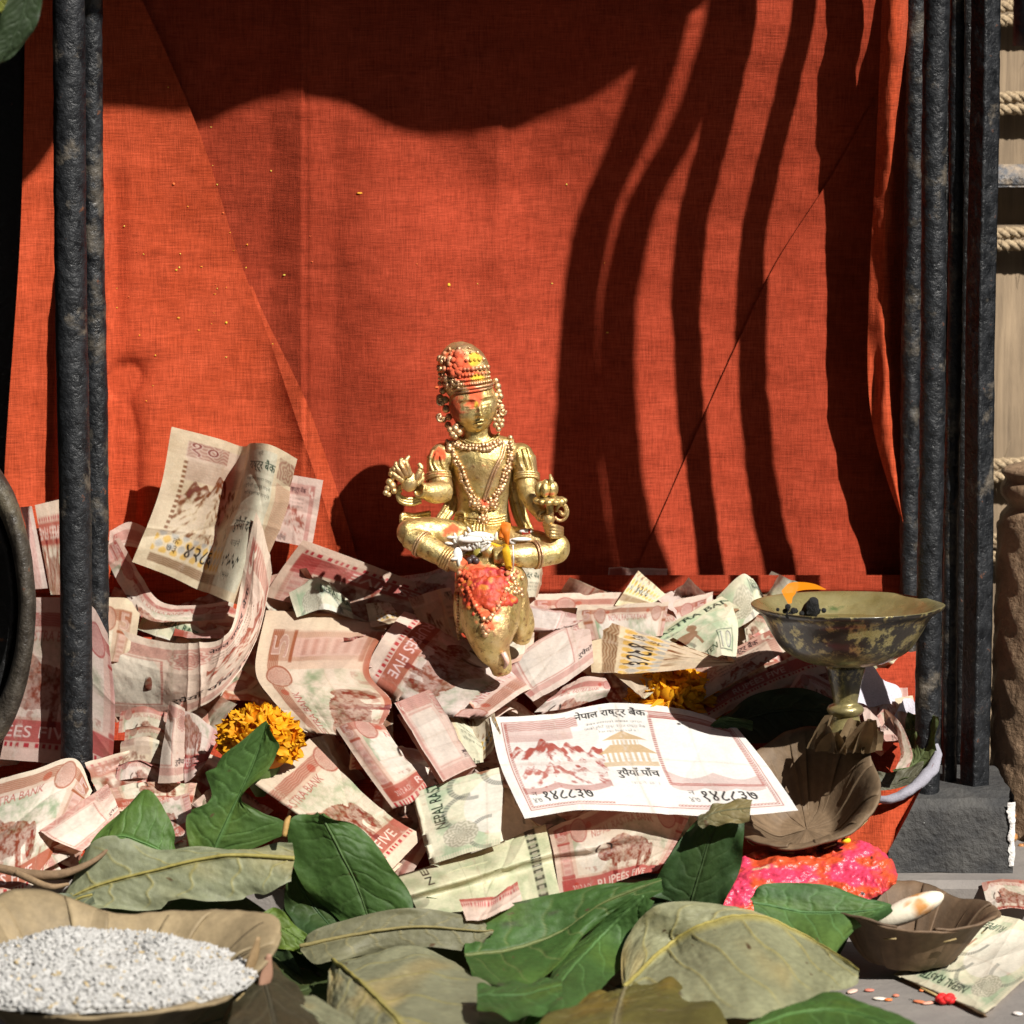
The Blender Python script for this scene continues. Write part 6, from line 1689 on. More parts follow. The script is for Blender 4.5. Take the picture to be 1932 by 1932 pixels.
# ------------------------------------------------------------------ leaves
M_LEAF = mat_attr('leaf', 0.58, 0.32, 0.20, (0.9, 1.1, 0.4), grain=0.30, grain_scale=330, bump=0.45, bump_scale=420)
M_LEAFDRY = mat_attr('dry_leaf', 0.62, 0.3, 0.12, (1.1, 0.9, 0.6), grain=0.28, grain_scale=320, bump=0.5, bump_scale=300)
LK = 0.66
GREEN, DARK, PALE, OLIVE, BROWN = (0.060, 0.135, 0.032), (0.030, 0.062, 0.020), (0.32, 0.34, 0.20), (0.17, 0.165, 0.075), (0.16, 0.10, 0.055)
LSEED = [900]
def leaf(label, mid, left, right, base, vein=None, nveins=7, ns=110, nt=64, wr=0.10, edge=None, under=None, mat=None, torn=0.0, rib=0.055, spots=0.25, cup=0.25, name='leaf', group='leaves laid around the offerings', vein_amp=0.035, zmin=None):
    """mid / left / right: (px, py, depth) control points of the midrib and of both margins, stalk to tip"""
    LSEED[0] += 7
    sd = LSEED[0]
    zm = (0.9 + 0.0125 * (sd - 900)) if zmin is None else zmin
    toW = lambda pts: catmull(on_ground(PX(*np.array(pts, float).T), zm), ns)
    Mv, Lv, Rv = toW(mid), toW(left), toW(right)
    t = np.linspace(-1, 1, nt)
    s = np.linspace(0, 1, ns)
    S, T = np.meshgrid(s, t, indexing='ij')
    A = np.abs(T)
    side = np.where((T < 0)[..., None], Lv[:, None], Rv[:, None])
    V = Mv[:, None] * (1 - A)[..., None] + side * A[..., None]
    if torn:
        k = 1 - torn * smooth(0.1, 0.6, nz2(S * 1.0, np.sign(T) * 3.0 + 0 * S, 7, sd, 3)) * smooth(0.4, 1.0, A)
        V = Mv[:, None] + (V - Mv[:, None]) * k[..., None]
    N = np.cross(np.gradient(V, axis=0), np.gradient(V, axis=1)); N /= np.linalg.norm(N, axis=-1)[..., None] + 1e-9
    tocam = np.array([0, -CAM_D, CAM_Z]) - V
    N = np.where((N * tocam).sum(-1)[..., None] > 0, N, -N)
    wid = np.linalg.norm(Rv - Lv, axis=1).max(); ln = np.linalg.norm(np.diff(Mv, axis=0), axis=1).sum()
    fr = S * nveins - 1.25 * A ** 1.25 + (T > 0) * 0.35 + 0.12 * nz2(S * 2, T * 0.6, 2.0, sd + 13, 2)
    q = np.abs(((fr + 0.06 * np.sin(A * 9 + S * 20)) % 1) - 0.5)
    latv = smooth(0.055, 0.0, q) * smooth(0.02, 0.1, A) * (1 - smooth(0.80, 0.97, A))
    q2 = nz2(S * ln, T * wid * 0.5, 3.2, sd + 2, 2)
    net = smooth(0.05, 0.0, np.abs(q2)) * 0.4
    midv = smooth(rib * 1.4, rib * 0.5, A)
    sgn = 1.0 if vein is not None and np.mean(base) > 0.15 else -0.7
    d = wr * (nz2(S * ln, T * wid * 0.5, 0.35, sd, 3)) + 0.35 * wr * nz2(S * ln, T * wid * 0.5, 1.4, sd + 4, 3)
    d = d + sgn * (vein_amp * 1.8 * latv * (1 - 0.7 * A) + 0.07 * midv) + cup * wid * 0.12 * (0.5 - A ** 2) * smooth(0, 0.15, S) + 0.014 * np.sin(q * 6.28) * (A * (1 - A)) * 3 + 0.05 * nz2(S * ln, T * wid * 0.5, 2.6, sd + 11, 3)
    d = d + 0.10 * wr / 0.1 * smooth(0.65, 1, A) * np.sin(S * 17 + sd + 2 * np.sign(T))
    V = V + N * d[..., None]
    b = np.array(base) * LK * (np.array([1.35, 1.28, 1.2]) if np.mean(base) < 0.12 else 1.0)
    vein = None if vein is None else np.array(vein) * 0.8
    col = b * (1 + 0.34 * nz2(S * ln, T * wid * 0.5, 0.8, sd + 1, 4))[..., None]
    yl = smooth(0.0, 0.5, nz2(S * ln, T * wid * 0.5, 0.3, sd + 31, 3))[..., None]
    col = col * (1 + yl * np.array([0.55, 0.22, -0.1]))
    hole = smooth(0.55, 0.62, nz2(S * ln, T * wid * 0.5, 2.2, sd + 35, 2))[..., None]
    col = col * (1 - hole) + np.array([0.09, 0.055, 0.025]) * hole
    if edge is not None:
        col = col + (np.array(edge) - col) * (smooth(0.55, 1.05, A + 0.25 * nz2(S * ln, T * wid, 0.8, sd + 8, 3)) * 0.7)[..., None]
    blot = smooth(0.32, 0.45, nz2(S * ln, T * wid * 0.5, 0.55, sd + 6, 4)) * spots
    col = col * (1 - 0.7 * blot)[..., None] + np.array([0.11, 0.095, 0.07]) * (0.35 * blot)[..., None]
    vc = np.array(vein if vein is not None else b * 1.9 + 0.02)
    col = col + (vc - col) * np.clip(0.75 * midv + 0.75 * latv * (1 - 0.5 * A) + 0.18 * net, 0, 1)[..., None]
    o = mesh(name, V.reshape(-1, 3), grid_faces(ns, nt), mat or M_LEAF, None, np.clip(col, 0.004, 0.9).reshape(-1, 3))
    # a real midrib and stalk stand proud of the blade
    mb = MB()
    rr = np.linspace(0.085, 0.02, ns) * min(1.0, ln / 7)
    i0 = nt // 2
    cpts = (V[:, i0] + V[:, i0 - 1]) / 2 + N[:, i0] * 0.02
    mb.tube(cpts, rr, 7, col=vc if vein is not None else b * 1.5 + 0.015)
    mb.build('midrib', mat or M_LEAF, o)
    return tag(o, label, 'leaf', group)
YV = (0.42, 0.36, 0.10)
def Lf(pts, y0):
    return [(p[0], p[1], y0 + (p[2] if len(p) > 2 else 0)) for p in pts]

leaf('torn green leaf pointing up in front of the left marigold', Lf([(400, 1612), (430, 1545), (470, 1460), (506, 1366)], -11.0), Lf([(360, 1612), (352, 1540), (398, 1505), (392, 1436), (506, 1365, -.2)], -11.0),
     Lf([(450, 1612), (548, 1562), (455, 1512), (526, 1430), (510, 1367, -.2)], -11.2), GREEN, torn=0.25)
leaf('green leaf with rounded lobe left of the torn leaf', Lf([(330, 1622), (270, 1590), (215, 1580), (150, 1632)], -11.2), Lf([(330, 1640), (270, 1640), (210, 1636), (150, 1640)], -11.6), Lf([(332, 1600), (318, 1540), (262, 1492, .4), (150, 1625)], -10.8), (0.065, 0.15, 0.035), wr=0.14)
leaf('pale grey green leaf underside lying across the left foreground, torn at its end', Lf([(556, 1622), (424, 1616), (293, 1642), (182, 1672), (118, 1704)], -13.0),
     Lf([(552, 1590), (470, 1596), (380, 1598), (300, 1600), (215, 1576), (160, 1604), (112, 1696)], -12.6), Lf([(548, 1664), (490, 1690), (380, 1704), (260, 1716), (140, 1716)], -13.6), PALE, YV, nveins=6, torn=0.18, wr=0.16, ns=150)
leaf('grey green leaf running out of the left edge behind the rice bowl', Lf([(175, 1690), (90, 1720), (-20, 1745)], -13.4), Lf([(180, 1682), (80, 1690), (-20, 1712)], -13.0), Lf([(180, 1705), (90, 1755), (-20, 1790)], -14.0), (0.20, 0.23, 0.15), YV, nveins=5)
leaf('broad deep green leaf left of the green banknote roll', Lf([(606, 1536), (640, 1600), (672, 1665), (700, 1742)], -13.0), Lf([(600, 1534), (550, 1545, .2), (546, 1615), (590, 1695), (650, 1742)], -12.8), Lf([(612, 1534), (690, 1572, .3), (744, 1645), (780, 1712), (740, 1738)], -13.2), (0.055, 0.125, 0.028), (0.11, 0.19, 0.06), nveins=6, wr=0.16)
leaf('small bright green leaf tip right of the rice bowl', Lf([(480, 1745), (525, 1750), (578, 1782)], -14.6), Lf([(480, 1744), (520, 1712), (578, 1766)], -14.4), Lf([(480, 1748), (510, 1785), (574, 1796)], -14.8), (0.13, 0.22, 0.03), nveins=4)
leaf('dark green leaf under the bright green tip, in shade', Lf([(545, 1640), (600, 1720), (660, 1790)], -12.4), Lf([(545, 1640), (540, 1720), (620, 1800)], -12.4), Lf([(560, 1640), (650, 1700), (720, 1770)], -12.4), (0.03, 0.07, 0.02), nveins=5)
leaf('olive grey leaf underside folded over, upper middle of the foreground', Lf([(566, 1788), (660, 1768), (770, 1750), (880, 1756), (930, 1764)], -15.0), Lf([(564, 1784), (600, 1752), (700, 1722), (800, 1714), (890, 1730), (930, 1762)], -14.7), Lf([(568, 1792), (606, 1816), (690, 1802), (790, 1788), (880, 1792), (930, 1766)], -15.4), (0.26, 0.25, 0.145), (0.36, 0.30, 0.12), nveins=9, wr=0.12)
leaf('large pale green leaf underside with yellow midrib at the bottom centre', Lf([(628, 1818), (680, 1872), (742, 1936), (800, 2010)], -16.6), Lf([(620, 1826), (620, 1890), (660, 1960), (760, 2020)], -16.8),
     Lf([(640, 1812), (740, 1782), (850, 1790), (930, 1862), (1000, 1960), (960, 2030)], -16.2), (0.33, 0.33, 0.20), YV, nveins=6, wr=0.20, cup=0.5)
leaf('long green leaf with dark bruises right of the bottom centre', Lf([(876, 1800), (960, 1796), (1060, 1762), (1150, 1700), (1250, 1664)], -14.8), Lf([(878, 1750), (900, 1722), (1000, 1696), (1110, 1672), (1246, 1656)], -14.3), Lf([(890, 1835), (960, 1862), (1040, 1830), (1120, 1760), (1250, 1680)], -15.2), (0.055, 0.13, 0.03), (0.20, 0.24, 0.08), nveins=6, spots=0.9, wr=0.10)
leaf('green leaf hanging steeply below the bruised one, toward the bottom edge', Lf([(1215, 1690), (1130, 1770), (1060, 1850), (985, 1945)], -15.6), Lf([(1195, 1690), (1070, 1790), (1020, 1870), (970, 1945)], -15.4), Lf([(1232, 1700), (1190, 1800), (1120, 1880), (1020, 1955)], -15.9), (0.06, 0.14, 0.035), nveins=6)
leaf('dark green leaf curled at its top, standing left of the pink paste', Lf([(1300, 1712), (1322, 1640), (1345, 1570), (1376, 1530)], -12.6), Lf([(1232, 1690), (1240, 1655), (1292, 1572), (1330, 1536), (1366, 1526)], -12.4), Lf([(1362, 1710), (1392, 1650), (1404, 1588), (1400, 1535), (1392, 1526)], -12.9), (0.032, 0.075, 0.022), (0.07, 0.12, 0.04), nveins=6, wr=0.22, spots=0.5)
leaf('pale curled tip turned over at the top of the dark green leaf', Lf([(1316, 1552), (1352, 1532), (1416, 1524)], -13.2), Lf([(1318, 1560), (1356, 1556), (1414, 1550)], -13.5), Lf([(1316, 1546), (1352, 1516), (1420, 1506)], -12.9), (0.17, 0.17, 0.09), nveins=3, spots=0.4)
leaf('big pale leaf underside with curved yellow veins at lower right', Lf([(1178, 1868), (1257, 1798), (1327, 1754), (1428, 1738), (1522, 1780), (1618, 1842)], -17.0),
     Lf([(1174, 1862), (1180, 1770), (1245, 1706), (1350, 1700), (1452, 1728), (1556, 1784), (1620, 1840)], -16.5), Lf([(1186, 1874), (1290, 1896), (1412, 1916), (1500, 1892), (1566, 1868), (1620, 1845)], -17.5), (0.40, 0.40, 0.23), (0.50, 0.42, 0.12), nveins=6, wr=0.10, ns=150, nt=90, spots=0.15, vein_amp=0.06)
leaf('green leaf with a pointed tip lying over the lower right leaf bowl', Lf([(1420, 1702), (1510, 1722), (1600, 1722), (1682, 1712)], -15.2), Lf([(1412, 1694), (1450, 1666), (1570, 1672), (1682, 1710)], -14.8), Lf([(1424, 1730), (1500, 1790), (1566, 1818), (1604, 1764), (1682, 1714)], -15.6), (0.062, 0.145, 0.045), nveins=6, spots=0.1)
leaf('brown green leaf with a stalk at the bottom edge below the big pale leaf', Lf([(1180, 1866), (1165, 1910), (1150, 1990)], -18.6), Lf([(1170, 1866), (1090, 1878), (1010, 1940), (1000, 2000)], -18.6), Lf([(1196, 1858), (1270, 1850), (1345, 1892), (1420, 1990)], -18.6), (0.12, 0.11, 0.03), (0.26, 0.22, 0.11), nveins=6, wr=0.2)
leaf('smooth green leaf at the bottom edge right of centre', Lf([(1380, 1960), (1520, 1915), (1640, 1925), (1780, 1990)], -18.4), Lf([(1380, 1950), (1480, 1894), (1560, 1868), (1660, 1890), (1780, 1960)], -18.0), Lf([(1380, 1990), (1500, 2000), (1640, 2010), (1780, 2010)], -18.8), (0.06, 0.14, 0.03), nveins=6, spots=0.1)
leaf('pale leaf peeking out of the dark gap at the bottom left of centre', Lf([(520, 1888), (590, 1915), (690, 1990)], -17.4), Lf([(518, 1892), (560, 1960), (660, 2010)], -17.4), Lf([(524, 1884), (610, 1884), (680, 1940), (720, 2000)], -17.2), (0.32, 0.32, 0.19), nveins=5)
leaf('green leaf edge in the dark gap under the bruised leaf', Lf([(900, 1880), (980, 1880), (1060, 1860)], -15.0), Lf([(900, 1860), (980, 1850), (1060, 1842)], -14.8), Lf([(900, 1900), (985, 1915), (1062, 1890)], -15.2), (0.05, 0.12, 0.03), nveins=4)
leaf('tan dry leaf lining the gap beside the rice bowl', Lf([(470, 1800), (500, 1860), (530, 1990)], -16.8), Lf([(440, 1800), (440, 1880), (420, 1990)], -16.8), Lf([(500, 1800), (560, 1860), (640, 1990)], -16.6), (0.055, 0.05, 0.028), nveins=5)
leaf('dark glossy leaf standing behind the foot of the oil lamp', Lf([(1352, 1376), (1430, 1348), (1510, 1338), (1600, 1352)], -3.4), Lf([(1350, 1364), (1420, 1312), (1510, 1298), (1600, 1330)], -3.2), Lf([(1356, 1392), (1440, 1400), (1520, 1392), (1600, 1380)], -4.2), (0.022, 0.035, 0.014), nveins=6, spots=0.1)
leaf('tiny green leaf tip behind the flat five rupee note', Lf([(1340, 1372), (1370, 1360), (1420, 1366)], -4.4), Lf([(1340, 1368), (1366, 1352), (1420, 1360)], -4.4), Lf([(1342, 1380), (1372, 1376), (1420, 1376)], -4.6), (0.12, 0.19, 0.07), nveins=3)
leaf('green leaf curving along the right rim of the offering tray', Lf([(1690, 1462), (1732, 1436), (1752, 1400), (1762, 1350)], -4.8), Lf([(1684, 1452), (1716, 1418), (1730, 1380), (1752, 1342)], -4.4), Lf([(1700, 1476), (1745, 1450), (1766, 1410), (1768, 1352)], -5.2), (0.11, 0.15, 0.06), nveins=6)
leaf('green leaf standing upright behind the pink loop near the right posts', Lf([(1712, 1420), (1722, 1380), (1724, 1348)], -3.6), Lf([(1700, 1420), (1706, 1380), (1712, 1342)], -3.6), Lf([(1728, 1418), (1742, 1382), (1742, 1352)], -3.6), (0.16, 0.20, 0.10), nveins=5)
leaf('dull green leaf folded under the right rim of the tray', Lf([(1640, 1470), (1690, 1482), (1740, 1452)], -5.2), Lf([(1640, 1456), (1690, 1456), (1744, 1436)], -5.0), Lf([(1640, 1496), (1692, 1500), (1745, 1468)], -5.5), (0.15, 0.145, 0.09), nveins=5)
rngl = random.Random(44)  # added leaves, coloured dark in place of the shade between the others
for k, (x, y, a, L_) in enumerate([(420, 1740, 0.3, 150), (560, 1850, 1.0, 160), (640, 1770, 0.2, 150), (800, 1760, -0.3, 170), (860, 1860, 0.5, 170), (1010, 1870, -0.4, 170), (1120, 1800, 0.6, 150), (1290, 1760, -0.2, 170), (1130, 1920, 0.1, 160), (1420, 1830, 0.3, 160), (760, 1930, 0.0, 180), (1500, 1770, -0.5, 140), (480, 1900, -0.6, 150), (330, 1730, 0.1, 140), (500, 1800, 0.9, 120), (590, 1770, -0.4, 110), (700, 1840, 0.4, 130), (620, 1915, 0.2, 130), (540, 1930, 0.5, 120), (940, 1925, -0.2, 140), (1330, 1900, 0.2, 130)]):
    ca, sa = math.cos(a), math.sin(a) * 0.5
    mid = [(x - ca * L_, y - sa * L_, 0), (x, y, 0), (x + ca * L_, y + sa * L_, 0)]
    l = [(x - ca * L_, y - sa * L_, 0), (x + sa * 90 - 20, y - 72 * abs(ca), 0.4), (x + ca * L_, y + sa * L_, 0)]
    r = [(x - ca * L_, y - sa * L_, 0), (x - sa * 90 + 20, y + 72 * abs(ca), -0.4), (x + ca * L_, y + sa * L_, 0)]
    leaf(where(x, y, 'dark leaf filling a shaded gap'), Lf(mid, -12.6), Lf(l, -12.6), Lf(r, -12.6), rngl.choice([(0.03, 0.055, 0.018), (0.045, 0.05, 0.02), (0.05, 0.075, 0.025)]), nveins=6, ns=50, nt=30, wr=0.08, cup=0.05, zmin=0.55, group='dark leaves added to fill shaded gaps')
# leaf hanging into the picture at the upper left
leaf('dark leaf hanging into the upper left corner', Lf([(60, -60), (45, 20), (22, 78), (-6, 122)], -20.0), Lf([(50, -60), (5, 20), (-10, 70), (-10, 120)], -20.2), Lf([(76, -60), (80, 10), (50, 80), (-2, 124)], -19.8), (0.028, 0.05, 0.02), nveins=6, group='leaves hanging at the upper left')
leaf('yellow green leaf bits behind the dark leaf in the upper left corner', Lf([(-10, -20), (10, 12), (40, 30)], -19.0), Lf([(-10, 0), (6, 28), (38, 40)], -19.0), Lf([(5, -20), (36, 0), (60, 20)], -19.0), (0.28, 0.30, 0.05), nveins=4, group='leaves hanging at the upper left')
# twig
b = MB()
b.tube([P(-10, 1636, -13.2), P(60, 1650, -13.4), P(120, 1648, -13.5), P(180, 1622, -13.0), P(215, 1590, -12.4)], [0.16, 0.2, 0.17, 0.1, 0.07], 9, m=40, col=(0.20, 0.13, 0.075))
b.tube([P(30, 1646, -13.4), P(90, 1672, -13.8), P(130, 1668, -13.6)], [0.15, 0.13, 0.06], 9, m=24, col=(0.24, 0.16, 0.09))
tag(b.build('twig', mat_attr('bark', 0.8, 0.2, grain=0.4, grain_scale=300, bump=0.8, bump_scale=300)), 'forked brown twig lying at the left edge under the pale leaf', 'twig')
b = MB(); b.tube([P(536, 1578, -13.4), P(541, 1552, -13.2), P(547, 1540, -13.0)], [0.10, 0.12, 0.05], 8, m=12, col=(0.36, 0.22, 0.07))
tag(b.build('leaf_stalk', mat_attr('stalk', 0.7, 0.3, grain=0.3)), 'short tan leaf stalk between the torn and the broad green leaf', 'stalk')

# ------------------------------------------------------------------ leaf bowls
def bowl(label, cpx, cpy, Y, rx, ry, h, col, tilt=(0, 0), seed=1, name='leaf_bowl', rim=0.5, patches=7, thick=0.10, base=0.35, base_z=None, sq=0.0, sq_rot=0.0):
    """shallow bowl stitched from dry leaves: overlapping leaf pieces as parts. centre of the rim at the given place"""
    c = P(cpx, cpy, Y)
    t = thing(name, label, 'leaf bowl', c - np.array([0, 0, h]))
    rng = random.Random(seed)
    tx, ty = tilt
    RX = np.array([[1, 0, 0], [0, math.cos(tx), -math.sin(tx)], [0, math.sin(tx), math.cos(tx)]])
    RY = np.array([[math.cos(ty), 0, math.sin(ty)], [0, 1, 0], [-math.sin(ty), 0, math.cos(ty)]])
    M3 = RY @ RX
    for k in range(patches):
        a0 = 2 * math.pi * k / patches; da = 2 * math.pi / patches * 0.70
        na, nr = 40, 34
        A, Rr = np.meshgrid(np.linspace(a0 - da, a0 + da, na), np.linspace(0.0, 1, nr), indexing='ij')
        prof = smooth(base, 1.0, Rr) ** 0.9
        wob = 0.045 * np.sin(A * 3 + seed) + 0.02 * np.sin(A * 7 + seed * 2)
        edge = 1 - 0.035 * ((A - a0) / da) ** 2
        if sq:
            Aq = A + sq_rot
            wob = wob + Rr * ((np.abs(np.cos(Aq)) ** sq + np.abs(np.sin(Aq)) ** sq) ** (-1 / sq) - 1.08)
        X = np.cos(A) * rx * Rr * edge * (1 + wob * Rr); Y0 = np.sin(A) * ry * Rr * edge * (1 + wob * Rr)
        Z = -h + h * prof * (1 + np.clip(wob, -0.15, 0.15) * 1.2) + 0.03 * (k % 2) + thick * 0.5 * (k % 3) * 0.4
        nn = 0.16 * nz2(X, Y0, 0.5, seed + k, 3) * Rr + 0.05 * nz2(X, Y0, 2.4, seed + k + 9, 3)
        rib = 0.012 * np.abs(np.sin((A - a0) * 9 + Rr * 3)) * Rr
        pts = np.stack([X, Y0, Z + nn + rib], -1).reshape(-1, 3)
        inn = np.stack([X * 0.985, Y0 * 0.985, Z + nn + rib], -1)
        v = pts @ M3.T + c
        cc = np.array(col) * (1 + 0.35 * nz2(X + k * 5, Y0, 0.7, seed + 3, 4) + 0.15 * np.sin((A - a0) * 30) * 0.5)[..., None]
        cc = cc * rng.uniform(0.8, 1.2)
        o = mesh('leaf_piece', v, grid_faces(na, nr), M_LEAFDRY, t, np.clip(cc, 0.01, 0.8).reshape(-1, 3))
        md = o.modifiers.new('thickness', 'SOLIDIFY'); md.thickness = 0.0009; md.offset = 0
    mb = MB()
    for k in range(patches):
        a = 2 * math.pi * (k + 0.5) / patches
        p = np.array([math.cos(a) * rx * 0.86, math.sin(a) * ry * 0.86, -h + h * 0.72]); q = p + np.array([math.cos(a + 1.4), math.sin(a + 1.4), 0.25]) * 0.5
        mb.tube([p @ M3.T + c, q @ M3.T + c], 0.035, 6, col=(0.35, 0.26, 0.12))
    mb.build('stitching_straw', M_LEAFDRY, t)
    return t, c, M3
bowl('deep brown dry leaf bowl right of the flat note, tilted toward the viewer', 1508, 1490, -7.8, 3.35, 3.5, 2.2, (0.155, 0.105, 0.062), (R(30), R(-12)), 5, patches=11, base=0.30)
bowl('small leaf bowl at lower right holding a white slice', 1716, 1712, -13.4, 3.4, 2.9, 2.1, (0.15, 0.095, 0.055), (R(5), R(3)), 15, patches=8, base=0.42)
# rice bowl, lower left
bowl('large pale dry leaf bowl heaped with rice at the lower left', 190, 1806, -25.0, 6.1, 5.7, 2.8, (0.27, 0.205, 0.115), (R(9), R(2)), 25, patches=9, base=0.38, sq=3.6, sq_rot=0.25)
def rice():
    rng = np.random.RandomState(4)
    c = P(180, 1806, -25.0)
    b = MB()
    th = np.linspace(0, 2 * math.pi, 72, endpoint=False); rr = np.linspace(0, 1, 30)
    def hgt(x, y):
        r = np.hypot(x / 5.3, y / 5.2)
        return 0.95 * np.cos(np.clip(r, 0, 1.15) * 1.5) - 0.55 + 0.12 * y / 5 + 0.5 * np.exp(-((x - 2.7) / 1.0) ** 2 - ((y + 0.2) / 1.2) ** 2) + 0.35 * np.exp(-((x + 1.2) / 1.3) ** 2 - ((y - 1.2) / 1.0) ** 2) - 0.25 * np.exp(-((x - 1.0) / 0.8) ** 2 - ((y) / 1.5) ** 2) + 0.12 * nz2(x, y, 1.2, 5, 3)
    T, Rr = np.meshgrid(th, rr, indexing='ij')
    X, Y = np.cos(T) * Rr * 5.7, np.sin(T) * Rr * 5.3
    V = np.stack([c[0] + X, c[1] + Y, c[2] + hgt(X, Y) - 0.1], -1)
    t = thing('rice_heap', 'heap of white husked rice in the large leaf bowl', 'rice', c - np.array([0, 0, 1]))
    mesh('heap_core', V.reshape(-1, 3), grid_faces(72, 30, True), mat_attr('rice_mass', 0.6, 0.3), t, np.tile([0.44, 0.43, 0.40], (72 * 30, 1)))
    # loose grains on the heap, one mesh
    n = 15000
    a = rng.uniform(0, 2 * math.pi, n); q = np.sqrt(rng.uniform(0, 1, n)) * 1.0
    x, y = np.cos(a) * q * 5.6, np.sin(a) * q * 5.2
    z = hgt(x, y) + rng.uniform(-0.12, 0.07, n)
    nu_, nv_ = 6, 3
    tt = np.linspace(0, 2 * math.pi, nu_, endpoint=False); pp = np.linspace(0, math.pi, nv_ + 2)[1:-1]
    G = np.array([[math.cos(p), math.sin(p) * math.cos(u), math.sin(p) * math.sin(u)] for u in tt for p in pp] + [[1, 0, 0], [-1, 0, 0]])
    G = G * np.array([0.21, 0.062, 0.062])
    F = [tuple(r) for r in grid_faces(nu_, nv_, True)]
    tri = []
    for f in F:
        tri += [(f[0], f[1], f[2]), (f[0], f[2], f[3])]
    m = nu_ * nv_
    for k in range(nu_):
        k2 = (k + 1) % nu_
        tri += [(m, k2 * nv_, k * nv_), (m + 1, k * nv_ + nv_ - 1, k2 * nv_ + nv_ - 1)]
    tri = np.array(tri)
    yaw = rng.uniform(0, 2 * math.pi, n); pit = rng.normal(0, 0.45, n)
    ex = np.stack([np.cos(yaw) * np.cos(pit), np.sin(yaw) * np.cos(pit), np.sin(pit)], -1)
    ey = np.stack([-np.sin(yaw), np.cos(yaw), np.zeros(n)], -1); ez = np.cross(ex, ey)
    W = (G[None, :, 0, None] * ex[:, None] + G[None, :, 1, None] * ey[:, None] + G[None, :, 2, None] * ez[:, None]) + np.stack([c[0] + x, c[1] + y, c[2] + z], -1)[:, None]
    Ft = (tri[None] + (np.arange(n) * len(G))[:, None, None]).reshape(-1, 3)
    shade = rng.choice([0, 1], n, p=[0.97, 0.03])
    cc = np.where(shade[:, None] == 1, np.array([0.55, 0.42, 0.22]), np.array([0.52, 0.51, 0.485])) * rng.uniform(0.82, 1.1, (n, 1))
    o = mesh('rice_grain', W.reshape(-1, 3), Ft, mat_attr('rice_grains', 0.4, 0.5, 0.2), t, np.repeat(cc, len(G), 0))
    o['kind'] = 'stuff'
rice()
# dry leaf splinters at the side of the rice bowl
for k, (pts, col, lab) in enumerate([([(488, 1768), (470, 1830), (420, 1930)], (0.30, 0.20, 0.10), 'long dry leaf splinter at the right side of the rice bowl'), ([(508, 1800), (500, 1850), (486, 1890)], (0.36, 0.20, 0.13), 'short rosy dry leaf splinter right of the rice bowl'),
                                     ([(478, 1786), (450, 1800), (420, 1830)], (0.33, 0.26, 0.15), 'thin straw splinter pinning the rim of the rice bowl')]):
    b = MB(); b.tube([P(x, y, -25.0 + 0.4 * k) for x, y in pts], [0.08, 0.26, 0.10], 8, m=16, col=col, flat=0.3)
    tag(b.build('leaf_splinter', M_LEAFDRY), lab, 'splinter', 'dry leaf splinters')

# white slice in the small bowl
b = MB(); b.sphere(P(1716, 1716, -14.2), (1.42, 0.55, 0.46), 28, 14, (0.78, 0.70, 0.55), np.array([[math.cos(.42), 0, -math.sin(.42)], [0, 1, 0], [math.sin(.42), 0, math.cos(.42)]]))
v = np.concatenate(b.v); n_ = fbm(v * 1.3, 5, 3)
col = np.array([0.78, 0.70, 0.55]) * (1 - 0) + np.zeros((len(v), 3)); kk = smooth(0.22, 0.4, n_)[:, None]; col = col * (1 - kk) + np.array([0.52, 0.24, 0.07]) * kk
tag(mesh('fruit_slice', v, b.f, mat_attr('fruit_flesh', 0.4, 0.5, grain=0.12, grain_scale=300, bump=0.3), None, col), 'creamy white fruit slice with orange stains in the small leaf bowl', 'fruit')

